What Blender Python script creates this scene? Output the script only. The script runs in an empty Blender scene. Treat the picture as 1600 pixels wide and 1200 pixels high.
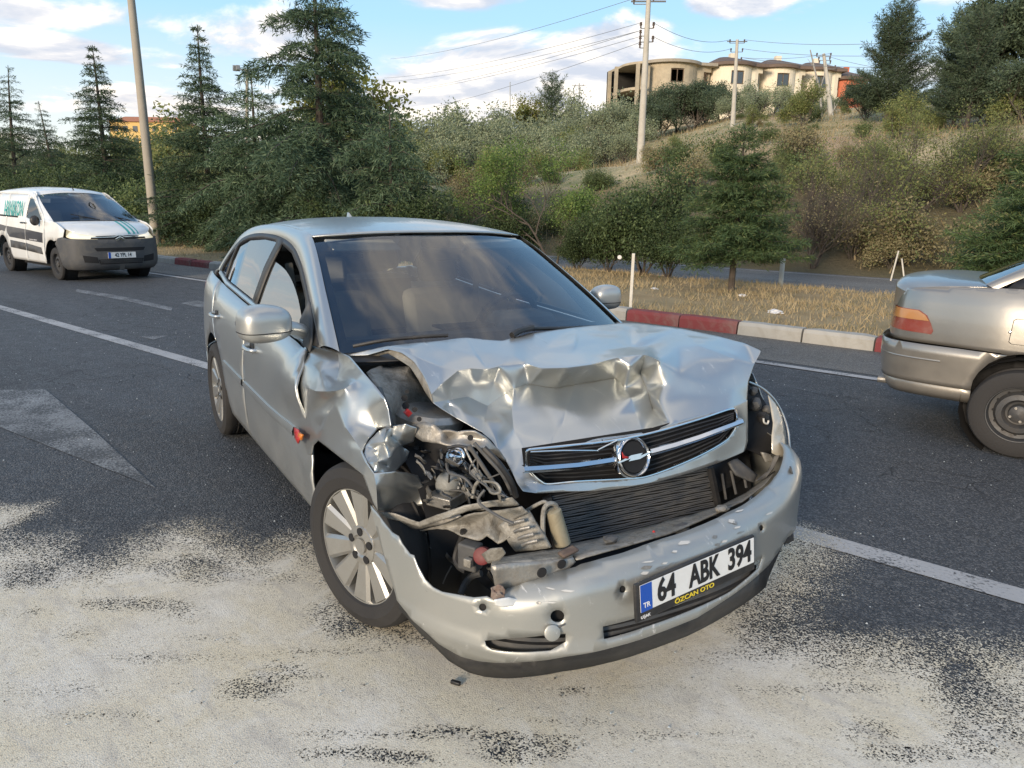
import bpy, bmesh, math, random
import numpy as np
from mathutils import Vector, Matrix, noise
from mathutils.geometry import delaunay_2d_cdt

D = bpy.data
SC = bpy.context.scene
COL = SC.collection
R_ = math.radians
rng = np.random.default_rng(7)
random.seed(7)

# ------------------------------------------------------------------ camera
CAM = np.array([2.4566, -1.7031, 1.5461]); YAW, PIT, ROL = 2.59256, .23546, .017334; FOC = 1152.4
_f = np.array([math.cos(YAW)*math.cos(PIT), math.sin(YAW)*math.cos(PIT), -math.sin(PIT)])
_r = np.cross(_f, [0, 0, 1]); _r /= np.linalg.norm(_r); _u = np.cross(_r, _f)
_c, _s = math.cos(ROL), math.sin(ROL)
_r, _u = _c*_r+_s*_u, -_s*_r+_c*_u
cd = D.cameras.new('camera'); cam = D.objects.new('camera', cd); COL.objects.link(cam)
cd.sensor_width = 36; cd.lens = 36*FOC/1600; cd.clip_start = .05; cd.clip_end = 3000
cam.matrix_world = Matrix(((_r[0], _u[0], -_f[0], CAM[0]), (_r[1], _u[1], -_f[1], CAM[1]), (_r[2], _u[2], -_f[2], CAM[2]), (0, 0, 0, 1)))
SC.camera = cam
# road coordinates: s along the road, t across it (away from the viewer)
TH = .33576
RU = np.array([math.cos(TH), math.sin(TH), 0]); RN = np.array([-math.sin(TH), math.cos(TH), 0])
AX = {'x': np.array([1., 0, 0]), 'y': np.array([0, 1., 0]), 'z': np.array([0, 0, 1.]), 't': RN, 's': RU}
def ray(px, py): return _f+_r*(px-800)/FOC-_u*(py-600)/FOC
def P(px, py, **k):
    """world point seen at a photo pixel and lying on a given plane"""
    d = ray(px, py); (a, v), = k.items()
    if a == 'd': return CAM+d*v
    ax = AX[a]; return CAM+d*((v-CAM@ax)/(d@ax))
def pj(q):
    d = np.asarray(q, float)-CAM; z = d@_f
    return np.array([800+FOC*(d@_r)/z, 600-FOC*(d@_u)/z])
def st(s, t, z=0.): return Vector(RU*s+RN*t+np.array([0, 0, z]))

# ------------------------------------------------------------------ sky, sun, exposure
SUN_EL, SUN_AZ = R_(15), R_(-62)      # azimuth measured from +x towards +y: low sun behind and left of the viewer
w = D.worlds.new("World"); SC.world = w; w.use_nodes = True
class NT:
    """tiny node-tree writer"""
    def __init__(s, tree): s.t = tree; s.n = tree.nodes; s.l = tree.links
    def new(s, typ, **k):
        o = s.n.new(typ)
        for a, b in k.items():
            if a == 'I':
                for i, v in b.items():
                    if hasattr(v, 'is_output') or isinstance(v, bpy.types.NodeSocket): s.l.new(v, o.inputs[i])
                    else: o.inputs[i].default_value = v
            else: setattr(o, a, b)
        return o
    def math(s, op, a, b=0., c=None, clamp=False):
        I = {0: a, 1: b}
        if c is not None: I[2] = c
        return s.new('ShaderNodeMath', operation=op, use_clamp=clamp, I=I).outputs[0]
    def mix(s, f, a, b, typ='MIX'):
        o = s.new('ShaderNodeMix', data_type='RGBA', blend_type=typ)
        for i, v in ((0, f), (6, a), (7, b)):
            if isinstance(v, bpy.types.NodeSocket): s.l.new(v, o.inputs[i])
            else: o.inputs[i].default_value = v if i == 0 or len(v) == 4 else (*v, 1)
        return o.outputs[2]
    def noise(s, vec, scale, detail=4, rough=.55, dist=0., out=0):
        n = s.new('ShaderNodeTexNoise', I={'Scale': scale, 'Detail': detail, 'Roughness': rough, 'Distortion': dist})
        if vec is not None: s.l.new(vec, n.inputs['Vector'])
        return n.outputs[out]
    def ramp(s, fac, stops, interp='LINEAR'):
        r = s.new('ShaderNodeValToRGB'); r.color_ramp.interpolation = interp
        e = r.color_ramp.elements
        while len(e) < len(stops): e.new(.5)
        for k, (p, c) in zip(e, stops):
            k.position = p; k.color = (c, c, c, 1) if isinstance(c, (int, float)) else (*c, 1)
        s.l.new(fac, r.inputs[0]); return r.outputs[0]
    def mapping(s, vec, scale=(1, 1, 1), loc=(0, 0, 0), rot=(0, 0, 0)):
        return s.new('ShaderNodeMapping', I={'Vector': vec, 'Scale': scale, 'Location': loc, 'Rotation': rot}).outputs[0]
nt = NT(w.node_tree); nt.n.clear()
sky = nt.new('ShaderNodeTexSky', sky_type='NISHITA', sun_disc=False, sun_elevation=SUN_EL, sun_rotation=R_(90)-SUN_AZ, altitude=900, air_density=1., dust_density=.6, ozone_density=1.6)
gv = nt.new('ShaderNodeTexCoord').outputs['Generated']
sep = nt.new('ShaderNodeSeparateXYZ', I={0: gv}); zx, zy, zz = sep.outputs
el = nt.math('ARCSINE', zz)
cy, sy = math.cos(YAW), math.sin(YAW)
az = nt.math('ARCTAN2', nt.math('SUBTRACT', nt.math('MULTIPLY', zy, cy), nt.math('MULTIPLY', zx, sy)), nt.math('ADD', nt.math('MULTIPLY', zx, cy), nt.math('MULTIPLY', zy, sy)))
# cloud layer: project the direction on a flat layer so clouds shrink towards the horizon
den = nt.math('ADD', nt.math('MAXIMUM', zz, 0.), .13)
comb = nt.new('ShaderNodeCombineXYZ', I={0: nt.math('DIVIDE', zx, den), 1: nt.math('DIVIDE', zy, den), 2: 0.}).outputs[0]
cn = nt.noise(nt.mapping(comb, (1, 1, 1), (3.1, 1.7, 0)), 1.15, 9, .58, .35)
def blob(a0, e0, wa, we, amp):
    d = nt.math('ADD', nt.math('POWER', nt.math('DIVIDE', nt.math('SUBTRACT', az, a0), wa), 2.), nt.math('POWER', nt.math('DIVIDE', nt.math('SUBTRACT', el, e0), we), 2.))
    return nt.math('MULTIPLY', nt.math('SUBTRACT', 1., d, clamp=True), amp)
def dirof(px, py):
    d = ray(px, py); d /= np.linalg.norm(d); return math.atan2(d[1]*cy-d[0]*sy, d[0]*cy+d[1]*sy), math.asin(d[2])
tot = nt.math('ADD', cn, nt.ramp(el, [(.45, 0.), (.75, .075)]))
for (px, py, wx, wy, amp) in [(830, 120, 230, 85, .26), (960, 60, 90, 40, .16), (720, 160, 160, 40, .18), (390, 60, 110, 40, .12), (150, 20, 110, 22, .16), (20, 20, 50, 20, .15), (1150, 5, 70, 16, .2), (700, 2, 110, 14, .15), (110, 80, 190, 13, .2), (220, 165, 330, 18, .12), (900, 150, 520, 30, .12), (1430, 110, 60, 40, .15)]:
    a0, e0 = dirof(px, py); a1, e1 = dirof(px+wx, py); a2, e2 = dirof(px, py-wy)
    tot = nt.math('ADD', tot, blob(a0, e0, abs(a1-a0)+.02, abs(e2-e0)+.01, amp))
cmask = nt.ramp(tot, [(.53, 0.), (.66, 1.)], 'EASE')
# thickness shading of the cloud bodies (sun side creamy, core blue grey)
cn2 = nt.noise(nt.mapping(comb, (1, 1, 1), (3.25, 1.62, 0)), 1.15, 9, .58, .35)
lit = nt.ramp(nt.math('ADD', nt.math('SUBTRACT', cn, cn2), .5), [(.44, (5.2, 5.5, 6.3)), (.5, (7.0, 6.9, 7.1)), (.56, (10.4, 9.5, 8.5))])
grad = nt.ramp(el, [(0., (9.2, 8.4, 7.0)), (.09, (7.6, 8.2, 8.3)), (.22, (4.1, 6.9, 9.3)), (.42, (3.0, 5.6, 8.7)), (.75, (2.0, 3.6, 6.2)), (1., (1.5, 2.8, 5.2))])
base = nt.mix(.78, sky.outputs[0], grad)
# warm band low down
warm = nt.ramp(el, [(0., 1.), (.16, 0.)])
cc = nt.mix(nt.math('MULTIPLY', warm, .6), lit, (9.2, 7.9, 6.5))
skyc = nt.mix(nt.math('MULTIPLY', cmask, .92), base, cc)
# below the horizon the far ground
gnd = nt.ramp(el, [(0., 1.), (.004, 0.)])
skyc = nt.mix(gnd, skyc, (1.2, 1.15, .95))
bg = nt.new('ShaderNodeBackground', I={'Color': skyc, 'Strength': .1})
nt.l.new(bg.outputs[0], nt.new('ShaderNodeOutputWorld').inputs[0])

sl = D.lights.new('sun', 'SUN'); sl.energy = 3.3; sl.angle = R_(14); sl.color = (1, .82, .62)
so = D.objects.new('sun', sl); COL.objects.link(so)
sd = Vector((math.cos(SUN_EL)*math.cos(SUN_AZ), math.cos(SUN_EL)*math.sin(SUN_AZ), math.sin(SUN_EL)))
so.rotation_euler = sd.to_track_quat('Z', 'Y').to_euler()
SC.view_settings.view_transform = 'Standard'; SC.view_settings.look = 'None'; SC.view_settings.gamma = 1
SC.view_settings.use_curve_mapping = False
SC.view_settings.exposure = .44
SC.cycles.max_bounces = 8; SC.cycles.transparent_max_bounces = 12; SC.cycles.use_denoising = True
SC.cycles.caustics_reflective = False; SC.cycles.caustics_refractive = False

# ------------------------------------------------------------------ materials
MATS = {}
def material(name, col, rough=.6, metal=0., bump=None, var=None, spec=.5, coat=0., trans=0., emit=None, dirt=None, alpha=None):
    """principled material; var=(scale, amount, second colour), bump=(scale, strength), dirt=(scale, amount, colour)"""
    if name in MATS: return MATS[name]
    m = D.materials.new(name); m.use_nodes = True; MATS[name] = m
    n = NT(m.node_tree); b = n.n['Principled BSDF']
    b.inputs['Base Color'].default_value = (*col, 1); b.inputs['Roughness'].default_value = rough
    b.inputs['Metallic'].default_value = metal; b.inputs['Specular IOR Level'].default_value = spec
    b.inputs['Coat Weight'].default_value = coat; b.inputs['Coat Roughness'].default_value = .04
    b.inputs['Transmission Weight'].default_value = trans
    tc = n.new('ShaderNodeTexCoord').outputs['Object']
    c = None
    if var:
        f = n.ramp(n.noise(tc, var[0], 5, .6), [(.35, 0.), (.65, 1.)])
        c = n.mix(n.math('MULTIPLY', f, var[1]), col, var[2])
    if dirt:
        f = n.ramp(n.noise(tc, dirt[0], 8, .7, .6), [(.45, 0.), (.7, 1.)])
        f = n.math('MULTIPLY', f, dirt[1])
        c = n.mix(f, c if c is not None else col, dirt[2])
        n.l.new(n.math('ADD', n.math('MULTIPLY', f, .5), rough, clamp=True), b.inputs['Roughness'])
    if c is not None: n.l.new(c, b.inputs['Base Color'])
    if bump:
        bb = n.new('ShaderNodeBump', I={'Strength': bump[1], 'Distance': bump[2] if len(bump) > 2 else .01, 'Height': n.noise(tc, bump[0], 6, .65)})
        n.l.new(bb.outputs[0], b.inputs['Normal'])
    if emit: b.inputs['Emission Color'].default_value = (*emit[0], 1); b.inputs['Emission Strength'].default_value = emit[1]
    return m

def leaf_material(name, col, col2, tip=None, tl=.35, rough=.6):
    if name in MATS: return MATS[name]
    m = D.materials.new(name); m.use_nodes = True; MATS[name] = m
    n = NT(m.node_tree); b = n.n['Principled BSDF']; out = n.n['Material Output']
    geo = n.new('ShaderNodeNewGeometry')
    rnd = geo.outputs['Random Per Island']
    pos = n.new('ShaderNodeTexCoord').outputs['Object']
    orr = n.new('ShaderNodeObjectInfo').outputs['Random']
    f = n.math('ADD', n.math('MULTIPLY', n.noise(pos, 1.3, 3), .8), n.math('MULTIPLY', rnd, .5))
    c = n.mix(n.ramp(f, [(.3, 0.), (.85, 1.)]), col, col2)
    if tip: c = n.mix(n.math('GREATER_THAN', rnd, .9), c, tip)
    c = n.mix(n.math('MULTIPLY', orr, .45), c, tuple(x*.62 for x in col))
    n.l.new(c, b.inputs['Base Color']); b.inputs['Roughness'].default_value = rough; b.inputs['Specular IOR Level'].default_value = .3
    t = n.new('ShaderNodeBsdfTranslucent', I={'Color': c})
    mx = n.new('ShaderNodeMixShader', I={0: tl, 1: b.outputs[0], 2: t.outputs[0]})
    n.l.new(mx.outputs[0], out.inputs[0])
    return m

# ------------------------------------------------------------------ mesh helpers
def link(name, me, mat=None, parent=None, **props):
    o = D.objects.new(name, me); COL.objects.link(o)
    if mat is not None:
        for m in (mat if isinstance(mat, (list, tuple)) else [mat]): me.materials.append(m)
    if parent is not None: o.parent = parent
    for k, v in props.items(): o[k] = v
    return o
def tag(o, label=None, cat=None, group=None, kind=None):
    if label: o['label'] = label
    if cat: o['category'] = cat
    if group: o['group'] = group
    if kind: o['kind'] = kind
    return o
def empty(name, loc=(0, 0, 0), rz=0., label=None, cat=None, group=None, parent=None):
    o = D.objects.new(name, None); COL.objects.link(o); o.location = loc; o.rotation_euler = (0, 0, rz); o.empty_display_size = .2
    if parent: o.parent = parent
    return tag(o, label, cat, group)
def np_mesh(name, V, F, k=4):
    """V (n,3), F (m,k) arrays -> mesh"""
    me = D.meshes.new(name); V = np.ascontiguousarray(V, dtype=np.float32); F = np.ascontiguousarray(F, dtype=np.int32)
    me.vertices.add(len(V)); me.vertices.foreach_set('co', V.ravel())
    me.loops.add(F.size); me.loops.foreach_set('vertex_index', F.ravel())
    me.polygons.add(len(F)); me.polygons.foreach_set('loop_start', np.arange(0, F.size, k, dtype=np.int32))
    me.polygons.foreach_set('loop_total', np.full(len(F), k, dtype=np.int32))
    me.update(calc_edges=True); return me
def smooth(me, ang=35):
    me.polygons.foreach_set('use_smooth', [True]*len(me.polygons))
    try: me.set_sharp_from_angle(angle=R_(ang))
    except Exception: pass
    return me
class MB:
    def __init__(s): s.v = []; s.f = []; s.m = []; s.cm = 0
    def add(s, vs, fs):
        o = len(s.v); s.v += [tuple(v) for v in vs]; s.f += [tuple(i+o for i in f) for f in fs]; s.m += [s.cm]*len(fs); return s
    def box(s, c, d, rot=None):
        hx, hy, hz = d[0]/2, d[1]/2, d[2]/2
        vs = [Vector((x*hx, y*hy, z*hz)) for x in (-1, 1) for y in (-1, 1) for z in (-1, 1)]
        if rot is not None: vs = [rot @ v for v in vs]
        c = Vector(c)
        return s.add([v+c for v in vs], [(0, 1, 3, 2), (4, 6, 7, 5), (0, 4, 5, 1), (2, 3, 7, 6), (0, 2, 6, 4), (1, 5, 7, 3)])
    def hexa(s, bot, top):
        """prism between two loops of the same length"""
        n = len(bot); return s.add(list(bot)+list(top), [tuple(range(n-1, -1, -1)), tuple(range(n, 2*n))]+[(i, (i+1) % n, n+(i+1) % n, n+i) for i in range(n)])
    def tube(s, pts, r, n=8, caps=True, flat=1.):
        pts = [Vector(p) for p in pts]; rs = r if isinstance(r, (list, tuple)) else [r]*len(pts)
        vs = []; fs = []; up = None
        for i, p in enumerate(pts):
            a = pts[max(i-1, 0)]; b = pts[min(i+1, len(pts)-1)]; t = (b-a)
            t = t.normalized() if t.length > 1e-9 else Vector((0, 0, 1))
            if up is None: up = Vector((0, 0, 1)) if abs(t.z) < .9 else Vector((1, 0, 0))
            x = t.cross(up).normalized(); y = x.cross(t).normalized(); up = y
            for k in range(n):
                a_ = 2*math.pi*k/n; vs.append(p+(x*math.cos(a_)+y*math.sin(a_)*flat)*rs[i])
        for i in range(len(pts)-1):
            for k in range(n): fs.append((i*n+k, i*n+(k+1) % n, (i+1)*n+(k+1) % n, (i+1)*n+k))
        if caps: fs.append(tuple(range(n-1, -1, -1))); fs.append(tuple((len(pts)-1)*n+k for k in range(n)))
        return s.add(vs, fs)
    def lathe(s, prof, o, ax, n=24, caps=False, sx=None):
        """prof: (radius, height along ax)"""
        o = Vector(o); ax = Vector(ax).normalized(); x = ax.orthogonal().normalized() if sx is None else Vector(sx).normalized(); y = ax.cross(x)
        vs = [o+ax*h+(x*math.cos(2*math.pi*k/n)+y*math.sin(2*math.pi*k/n))*r for r, h in prof for k in range(n)]
        fs = [(i*n+k, i*n+(k+1) % n, (i+1)*n+(k+1) % n, (i+1)*n+k) for i in range(len(prof)-1) for k in range(n)]
        if caps: fs += [tuple(range(n-1, -1, -1)), tuple((len(prof)-1)*n+k for k in range(n))]
        return s.add(vs, fs)
    def grid(s, rows):
        n = len(rows[0]); return s.add([p for r in rows for p in r], [(i*n+k, i*n+k+1, (i+1)*n+k+1, (i+1)*n+k) for i in range(len(rows)-1) for k in range(n-1)])
    def build(s, name, mat=None, parent=None, sm=35, bevel=0., **props):
        me = D.meshes.new(name); me.from_pydata([tuple(v) for v in s.v], [], s.f)
        me.polygons.foreach_set('material_index', s.m); me.update()
        if sm: smooth(me, sm)
        o = link(name, me, mat, parent, **props)
        if bevel:
            b = o.modifiers.new('b', 'BEVEL'); b.width = bevel; b.segments = 2; b.limit_method = 'ANGLE'; b.angle_limit = R_(40); b.harden_normals = False
        return o
def catmull(pts, n=8, closed=False):
    P_ = [np.array(p, float) for p in pts]; out = []; m = len(P_)
    rngk = range(m if closed else m-1)
    for i in rngk:
        if closed: a, b, c, d = P_[(i-1) % m], P_[i], P_[(i+1) % m], P_[(i+2) % m]
        else: a, b, c, d = P_[max(i-1, 0)], P_[i], P_[i+1], P_[min(i+2, m-1)]
        for k in range(n):
            t = k/n; out.append(.5*((2*b)+(-a+c)*t+(2*a-5*b+4*c-d)*t*t+(-a+3*b-3*c+d)*t**3))
    if not closed: out.append(P_[-1])
    return out
def inside(poly, x, y):
    n = len(poly); px = poly[:, 0]; py = poly[:, 1]; qx = np.roll(px, -1); qy = np.roll(py, -1)
    x = np.asarray(x)[:, None]; y = np.asarray(y)[:, None]
    c = ((py > y) != (qy > y)) & (x < (qx-px)*(y-py)/(qy-py+1e-12)+px)
    return c.sum(1) % 2 == 1
def resample(poly, step):
    out = []; n = len(poly)
    for i in range(n):
        a = np.array(poly[i], float); b = np.array(poly[(i+1) % n], float); k = max(1, int(math.ceil(np.linalg.norm(b-a)/step)))
        for j in range(k): out.append(a+(b-a)*j/k)
    return np.array(out)
def cdt(outline, step, holes=(), pts=(), lines=()):
    """triangulated region of the plane: outline, holes, grid points inside, extra points and crease lines"""
    loops = [resample(outline, step)]+[resample(h, step*.6) for h in holes]
    V = []; E = []
    for L in loops:
        o = len(V); V += list(L); E += [(o+i, o+(i+1) % len(L)) for i in range(len(L))]
    for ln in lines:
        o = len(V); V += [np.array(p, float) for p in ln]; E += [(o+i, o+i+1) for i in range(len(ln)-1)]
    V += [np.array(p, float) for p in pts]
    A = loops[0]; x0, y0 = A.min(0); x1, y1 = A.max(0)
    if step < 1e6:
        gx, gy = np.meshgrid(np.arange(x0+step/2, x1, step), np.arange(y0+step/2, y1, step)); gx[::2] += step/2
        gx = gx.ravel(); gy = gy.ravel(); ok = inside(A, gx, gy)
        for h in loops[1:]: ok &= ~inside(h, gx, gy)
        gx, gy = gx[ok], gy[ok]
        B = np.vstack(loops)
        for a, b in zip(gx, gy):
            if ((B[:, 0]-a)**2+(B[:, 1]-b)**2).min() > (step*.42)**2: V.append(np.array([a, b]))
    r = delaunay_2d_cdt([Vector((float(v[0]), float(v[1]))) for v in V], E, [], 0, 1e-6)
    W = np.array([(v.x, v.y) for v in r[0]]); T = np.array([f for f in r[2] if len(f) == 3])
    c = W[T].mean(1); ok = inside(A, c[:, 0], c[:, 1])
    for h in loops[1:]: ok &= ~inside(h, c[:, 0], c[:, 1])
    T = T[ok]
    ar = np.cross(W[T[:, 1]]-W[T[:, 0]], W[T[:, 2]]-W[T[:, 0]]); T = T[np.abs(ar) > 1e-10]
    return W, T
def panel(name, outline, f, mat, parent=None, step=.06, holes=(), thick=.003, sm=40, flip=False, bevel=0., ext=None, **props):
    W, T = cdt(outline, step, holes)
    V = np.array([f(a, b) for a, b in W])
    used = np.unique(T); mp = -np.ones(len(W), int); mp[used] = np.arange(len(used)); V = V[used]; T = mp[T]
    if flip: T = T[:, ::-1]
    cen = V[T].mean(1); nrm = np.cross(V[T[:, 1]]-V[T[:, 0]], V[T[:, 2]]-V[T[:, 0]])
    if (nrm*(cen-np.array([-1.35, 0, .45]))).sum() < 0: T = T[:, ::-1]
    me = np_mesh(name, V, T, 3); smooth(me, sm)
    o = link(name, me, mat, parent, **props)
    if thick:
        s = o.modifiers.new('s', 'SOLIDIFY'); s.thickness = thick; s.offset = -1; s.use_even_offset = False
    return o
def uvof(px, py, f, g, it=12):
    """parameters (u,v) at which surface f is seen at photo pixel (px,py)"""
    q = np.array(g, float); h = 1e-4
    for _ in range(it):
        e = pj(f(*q))-(px, py)
        J = np.array([(pj(f(q[0]+h, q[1]))-(px, py)-e)/h, (pj(f(q[0], q[1]+h))-(px, py)-e)/h]).T
        try: dq = np.linalg.solve(J.T@J+np.eye(2)*1.0, -J.T@e)
        except Exception: break
        m = np.abs(dq).max(); q = q+dq*min(1, .25/m if m > 0 else 1)
    return q
def uvs(pix, f, g):
    out = []
    for p in pix: g = uvof(p[0], p[1], f, g); out.append(g)
    return out
def text(name, body, size, mat, parent, mw, ext=.0006, sx=1., bold=0., align='CENTER'):
    c = D.curves.new(name, 'FONT'); c.body = body; c.size = size; c.extrude = ext; c.align_x = align; c.align_y = 'CENTER'; c.offset = bold; c.resolution_u = 3
    o = D.objects.new(name, c); COL.objects.link(o); c.materials.append(mat); o.parent = parent
    me = D.meshes.new_from_object(o); D.objects.remove(o); o = D.objects.new(name, me); COL.objects.link(o); o.parent = parent
    o.matrix_local = mw @ Matrix.Diagonal((sx, 1, 1, 1)); return o
def frame(o, x, y):
    """matrix with origin o, x axis x, y axis made perpendicular to x, z their normal"""
    x = Vector(x).normalized(); z = x.cross(Vector(y)).normalized(); y = z.cross(x)
    return Matrix(((x[0], y[0], z[0], o[0]), (x[1], y[1], z[1], o[1]), (x[2], y[2], z[2], o[2]), (0, 0, 0, 1)))
def copy_tree(o, parent=None):
    c = o.copy(); COL.objects.link(c)
    if parent is not None: c.parent = parent; c.matrix_parent_inverse = o.matrix_parent_inverse
    for ch in [k for k in o.children]: copy_tree(ch, c)
    return c
# ================================================================== GROUND
def sst(a): a = min(max(a, 0.), 1.); return a*a*(3-2*a)
_K = [(13, .1), (13.2, 0.0), (17.4, 0.0), (18.2, .15), (21, .75), (25, 2.4), (30, 4.35), (34, 4.75), (42, 5.7), (52, 8.0), (62, 9.7), (80, 11.4), (110, 13.2), (200, 15), (600, 10)]
def hill(s, t):
    z = float(np.interp(t, [k[0] for k in _K], [k[1] for k in _K]))
    if t > 18:
        # the ridge sinks towards the left of the view and rises to the right
        q = (s-1.758)/(t+2.417)
        a = float(np.interp(q, [-3.4, -1.6, -1.08, -.885, -.70, -.575, -.43, -.30, -.10, .3], [.35, .42, .47, .55, .68, .80, 1.0, 1.0, 1.05, 1.1]))
        z *= 1+(a-1)*sst((t-20)/14)
        k = sst((t-18)/8)
        z += k*(.55*noise.noise(Vector((s*.12, t*.12, 3)))+.25*noise.noise(Vector((s*.4, t*.4, 7)))+.9*noise.noise(Vector((s*.035, t*.035, 1)))*sst((t-25)/30))
    return z
def on(s, t, dz=0.): p = st(s, t); p.z = hill(s, t)+dz; return p
def road_obj(name, V, F, mat, k=4, **props):
    me = np_mesh(name, V, F, k); o = link(name, me, mat, **props); o.rotation_euler = (0, 0, TH); return o

def mat_asphalt(name, base, gravel, kind=0):
    m = D.materials.new(name); m.use_nodes = True; n = NT(m.node_tree); b = n.n['Principled BSDF']
    tc = n.new('ShaderNodeTexCoord').outputs['Object']
    fine = n.new('ShaderNodeTexVoronoi', feature='F1', I={'Vector': tc, 'Scale': 120., 'Randomness': 1.})
    stone = n.new('ShaderNodeSeparateColor', I={0: fine.outputs['Color']}).outputs[0]
    fd = fine.outputs['Distance']
    big = n.noise(n.mapping(tc, (.25, 1., 1.)), .9, 6, .62, .4)
    mid = n.noise(tc, 6., 5, .6)
    wear = n.ramp(big, [(.35, 0.), (.7, 1.)])
    c = n.mix(wear, base, tuple(x*1.9 for x in base))
    c = n.mix(n.ramp(stone, [(.72, 0.), (.8, .6)]), c, gravel)
    c = n.mix(n.ramp(stone, [(.1, .7), (.2, 0.)]), c, tuple(x*.45 for x in base))
    spk = n.noise(tc, 190., 2, .6)
    c = n.mix(n.ramp(spk, [(.62, 0.), (.70, .8)]), c, tuple(min(1, x*1.6) for x in gravel))
    c = n.mix(n.math('MULTIPLY', n.ramp(mid, [(.5, 0.), (.75, 1.)]), .3), c, tuple(x*1.9 for x in base))
    # narrow cracks
    wv = n.mapping(tc, (1, 1, 1)); dn = n.noise(tc, 2.5, 4, .6, 0., 1)
    wv = n.new('ShaderNodeVectorMath', operation='MULTIPLY_ADD', I={0: dn, 1: (.35, .35, .35), 2: wv}).outputs[0]
    cr = n.new('ShaderNodeTexVoronoi', feature='DISTANCE_TO_EDGE', I={'Vector': wv, 'Scale': 2.1}).outputs['Distance']
    crm = n.math('MULTIPLY', n.ramp(cr, [(.0, 1.), (.018, 0.)]), n.ramp(n.noise(tc, .45, 2), [(.5, 0.), (.58, .85)]))
    c = n.mix(crm, c, tuple(x*.3 for x in base))
    n.l.new(c, b.inputs['Base Color'])
    n.l.new(n.ramp(mid, [(.3, .62), (.7, .85)]), b.inputs['Roughness']); b.inputs['Specular IOR Level'].default_value = .45
    hgt = n.math('SUBTRACT', n.math('ADD', n.math('MULTIPLY', fd, -1.2), n.math('MULTIPLY', mid, .6)), n.math('MULTIPLY', crm, 1.2))
    n.l.new(n.new('ShaderNodeBump', I={'Strength': .7, 'Distance': .006, 'Height': hgt}).outputs[0], b.inputs['Normal'])
    return m
M_ASPH = mat_asphalt('asphalt', (.036, .040, .045), (.17, .17, .17))
M_ASPH2 = mat_asphalt('asphalt_old', (.088, .086, .080), (.26, .25, .23))
def strip(name, s0, s1, t0, t1, z, mat, ns=1, ntt=1, **props):
    S = np.linspace(s0, s1, ns+1); T = np.linspace(t0, t1, ntt+1)
    V = [(a, b, z) for a in S for b in T]; F = [(i*(ntt+1)+k, (i+1)*(ntt+1)+k, (i+1)*(ntt+1)+k+1, i*(ntt+1)+k+1) for i in range(ns) for k in range(ntt)]
    return road_obj(name, V, F, mat, **props)
# one sheet to the horizon
M_EARTH = material('earth', (.17, .145, .10), .95, bump=(8, .5, .05), var=(.6, .8, (.115, .12, .07)))
BANK = [(-9, -.02), (-13, .1), (-20, 1.5), (-32, 5.5), (-55, 9), (-70, 8)]  # unseen bank added behind the viewer, dark so the car reflections gain contrast
BS = np.arange(-90, 91, 3.)
bank_v = [(a, t_, z_+(.8*noise.noise(Vector((a*.15, t_*.15, 0))) if z_ > .2 else 0)) for a in BS for t_, z_ in BANK]
g = MB(); g.add([(-900, -900, -.30), (900, -900, -.30), (900, 900, -.30), (-900, 900, -.30)], [(0, 1, 2, 3)])
g.build('ground', M_EARTH, kind='structure')
strip('road', -420, 90, -9, 6.68, 0., M_ASPH, kind='structure')
strip('gutter_strip', -420, 90, 5.3, 6.68, .004, M_ASPH2, kind='structure')
strip('service_road', -420, 120, 13.1, 17.2, .03, M_ASPH2, kind='structure')
strip('roadside_verge', -420, 90, -60, -9, -.03, M_EARTH, kind='structure')
smooth(road_obj('reflection_bank', bank_v, [(i*6+k, i*6+k+1, (i+1)*6+k+1, (i+1)*6+k) for i in range(len(BS)-1) for k in range(5)], material('reflection_bank_dark', (.075, .075, .045), .95, bump=(1.5, 1., .3), var=(.5, .9, (.14, .12, .07))), kind='structure').data, 80)

def mat_paint(name, col, keep):
    m = D.materials.new(name); m.use_nodes = True; n = NT(m.node_tree); b = n.n['Principled BSDF']
    tc = n.new('ShaderNodeTexCoord').outputs['Object']
    a = n.noise(tc, 75., 4, .7); bb = n.noise(tc, 3.2, 4, .6)
    f = n.math('ADD', n.math('MULTIPLY', a, .8), n.math('MULTIPLY', bb, .45))
    c = n.mix(n.ramp(f, [(keep, 0.), (keep+.09, 1.)]), col, (.05, .053, .056))
    c = n.mix(n.math('MULTIPLY', n.ramp(n.noise(tc, 1.1, 5), [(.4, 0.), (.7, 1.)]), .3), c, (.13, .13, .13))
    n.l.new(c, b.inputs['Base Color']); b.inputs['Roughness'].default_value = .75
    n.l.new(n.new('ShaderNodeBump', I={'Strength': .5, 'Distance': .004, 'Height': a}).outputs[0], b.inputs['Normal'])
    return m
M_LINE = mat_paint('road_paint', (.40, .40, .40), .655); M_WORN = mat_paint('road_paint_worn', (.24, .25, .255), .57)
M_FAINT = mat_paint('road_paint_faint', (.26, .27, .28), .56)
strip('lane_line', -300, 60, 1.03, 1.18, .004, M_LINE, kind='structure')
strip('edge_line', -300, 60, 5.05, 5.17, .008, M_LINE, kind='structure')
strip('service_road_line', -300, 90, 16.75, 16.87, .034, M_LINE, kind='structure')
def ground_poly(name, pix, z, mat, **props):
    V = []
    for p in pix:
        q = P(p[0], p[1], z=0.); V.append((q@RU, q@RN, z))
    return road_obj(name, V, [list(range(len(V)))], mat, len(V), **props)
ground_poly('road_arrow', [(-160, 612), (71, 609), (150, 676), (243, 763), (0, 668), (-160, 620)][:5]+[(-160, 640)], .004, M_WORN, kind='structure')
ground_poly('road_arrow', [(281, 474), (309, 470), (345, 478), (345, 484), (309, 480)], .004, M_WORN, kind='structure')
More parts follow.
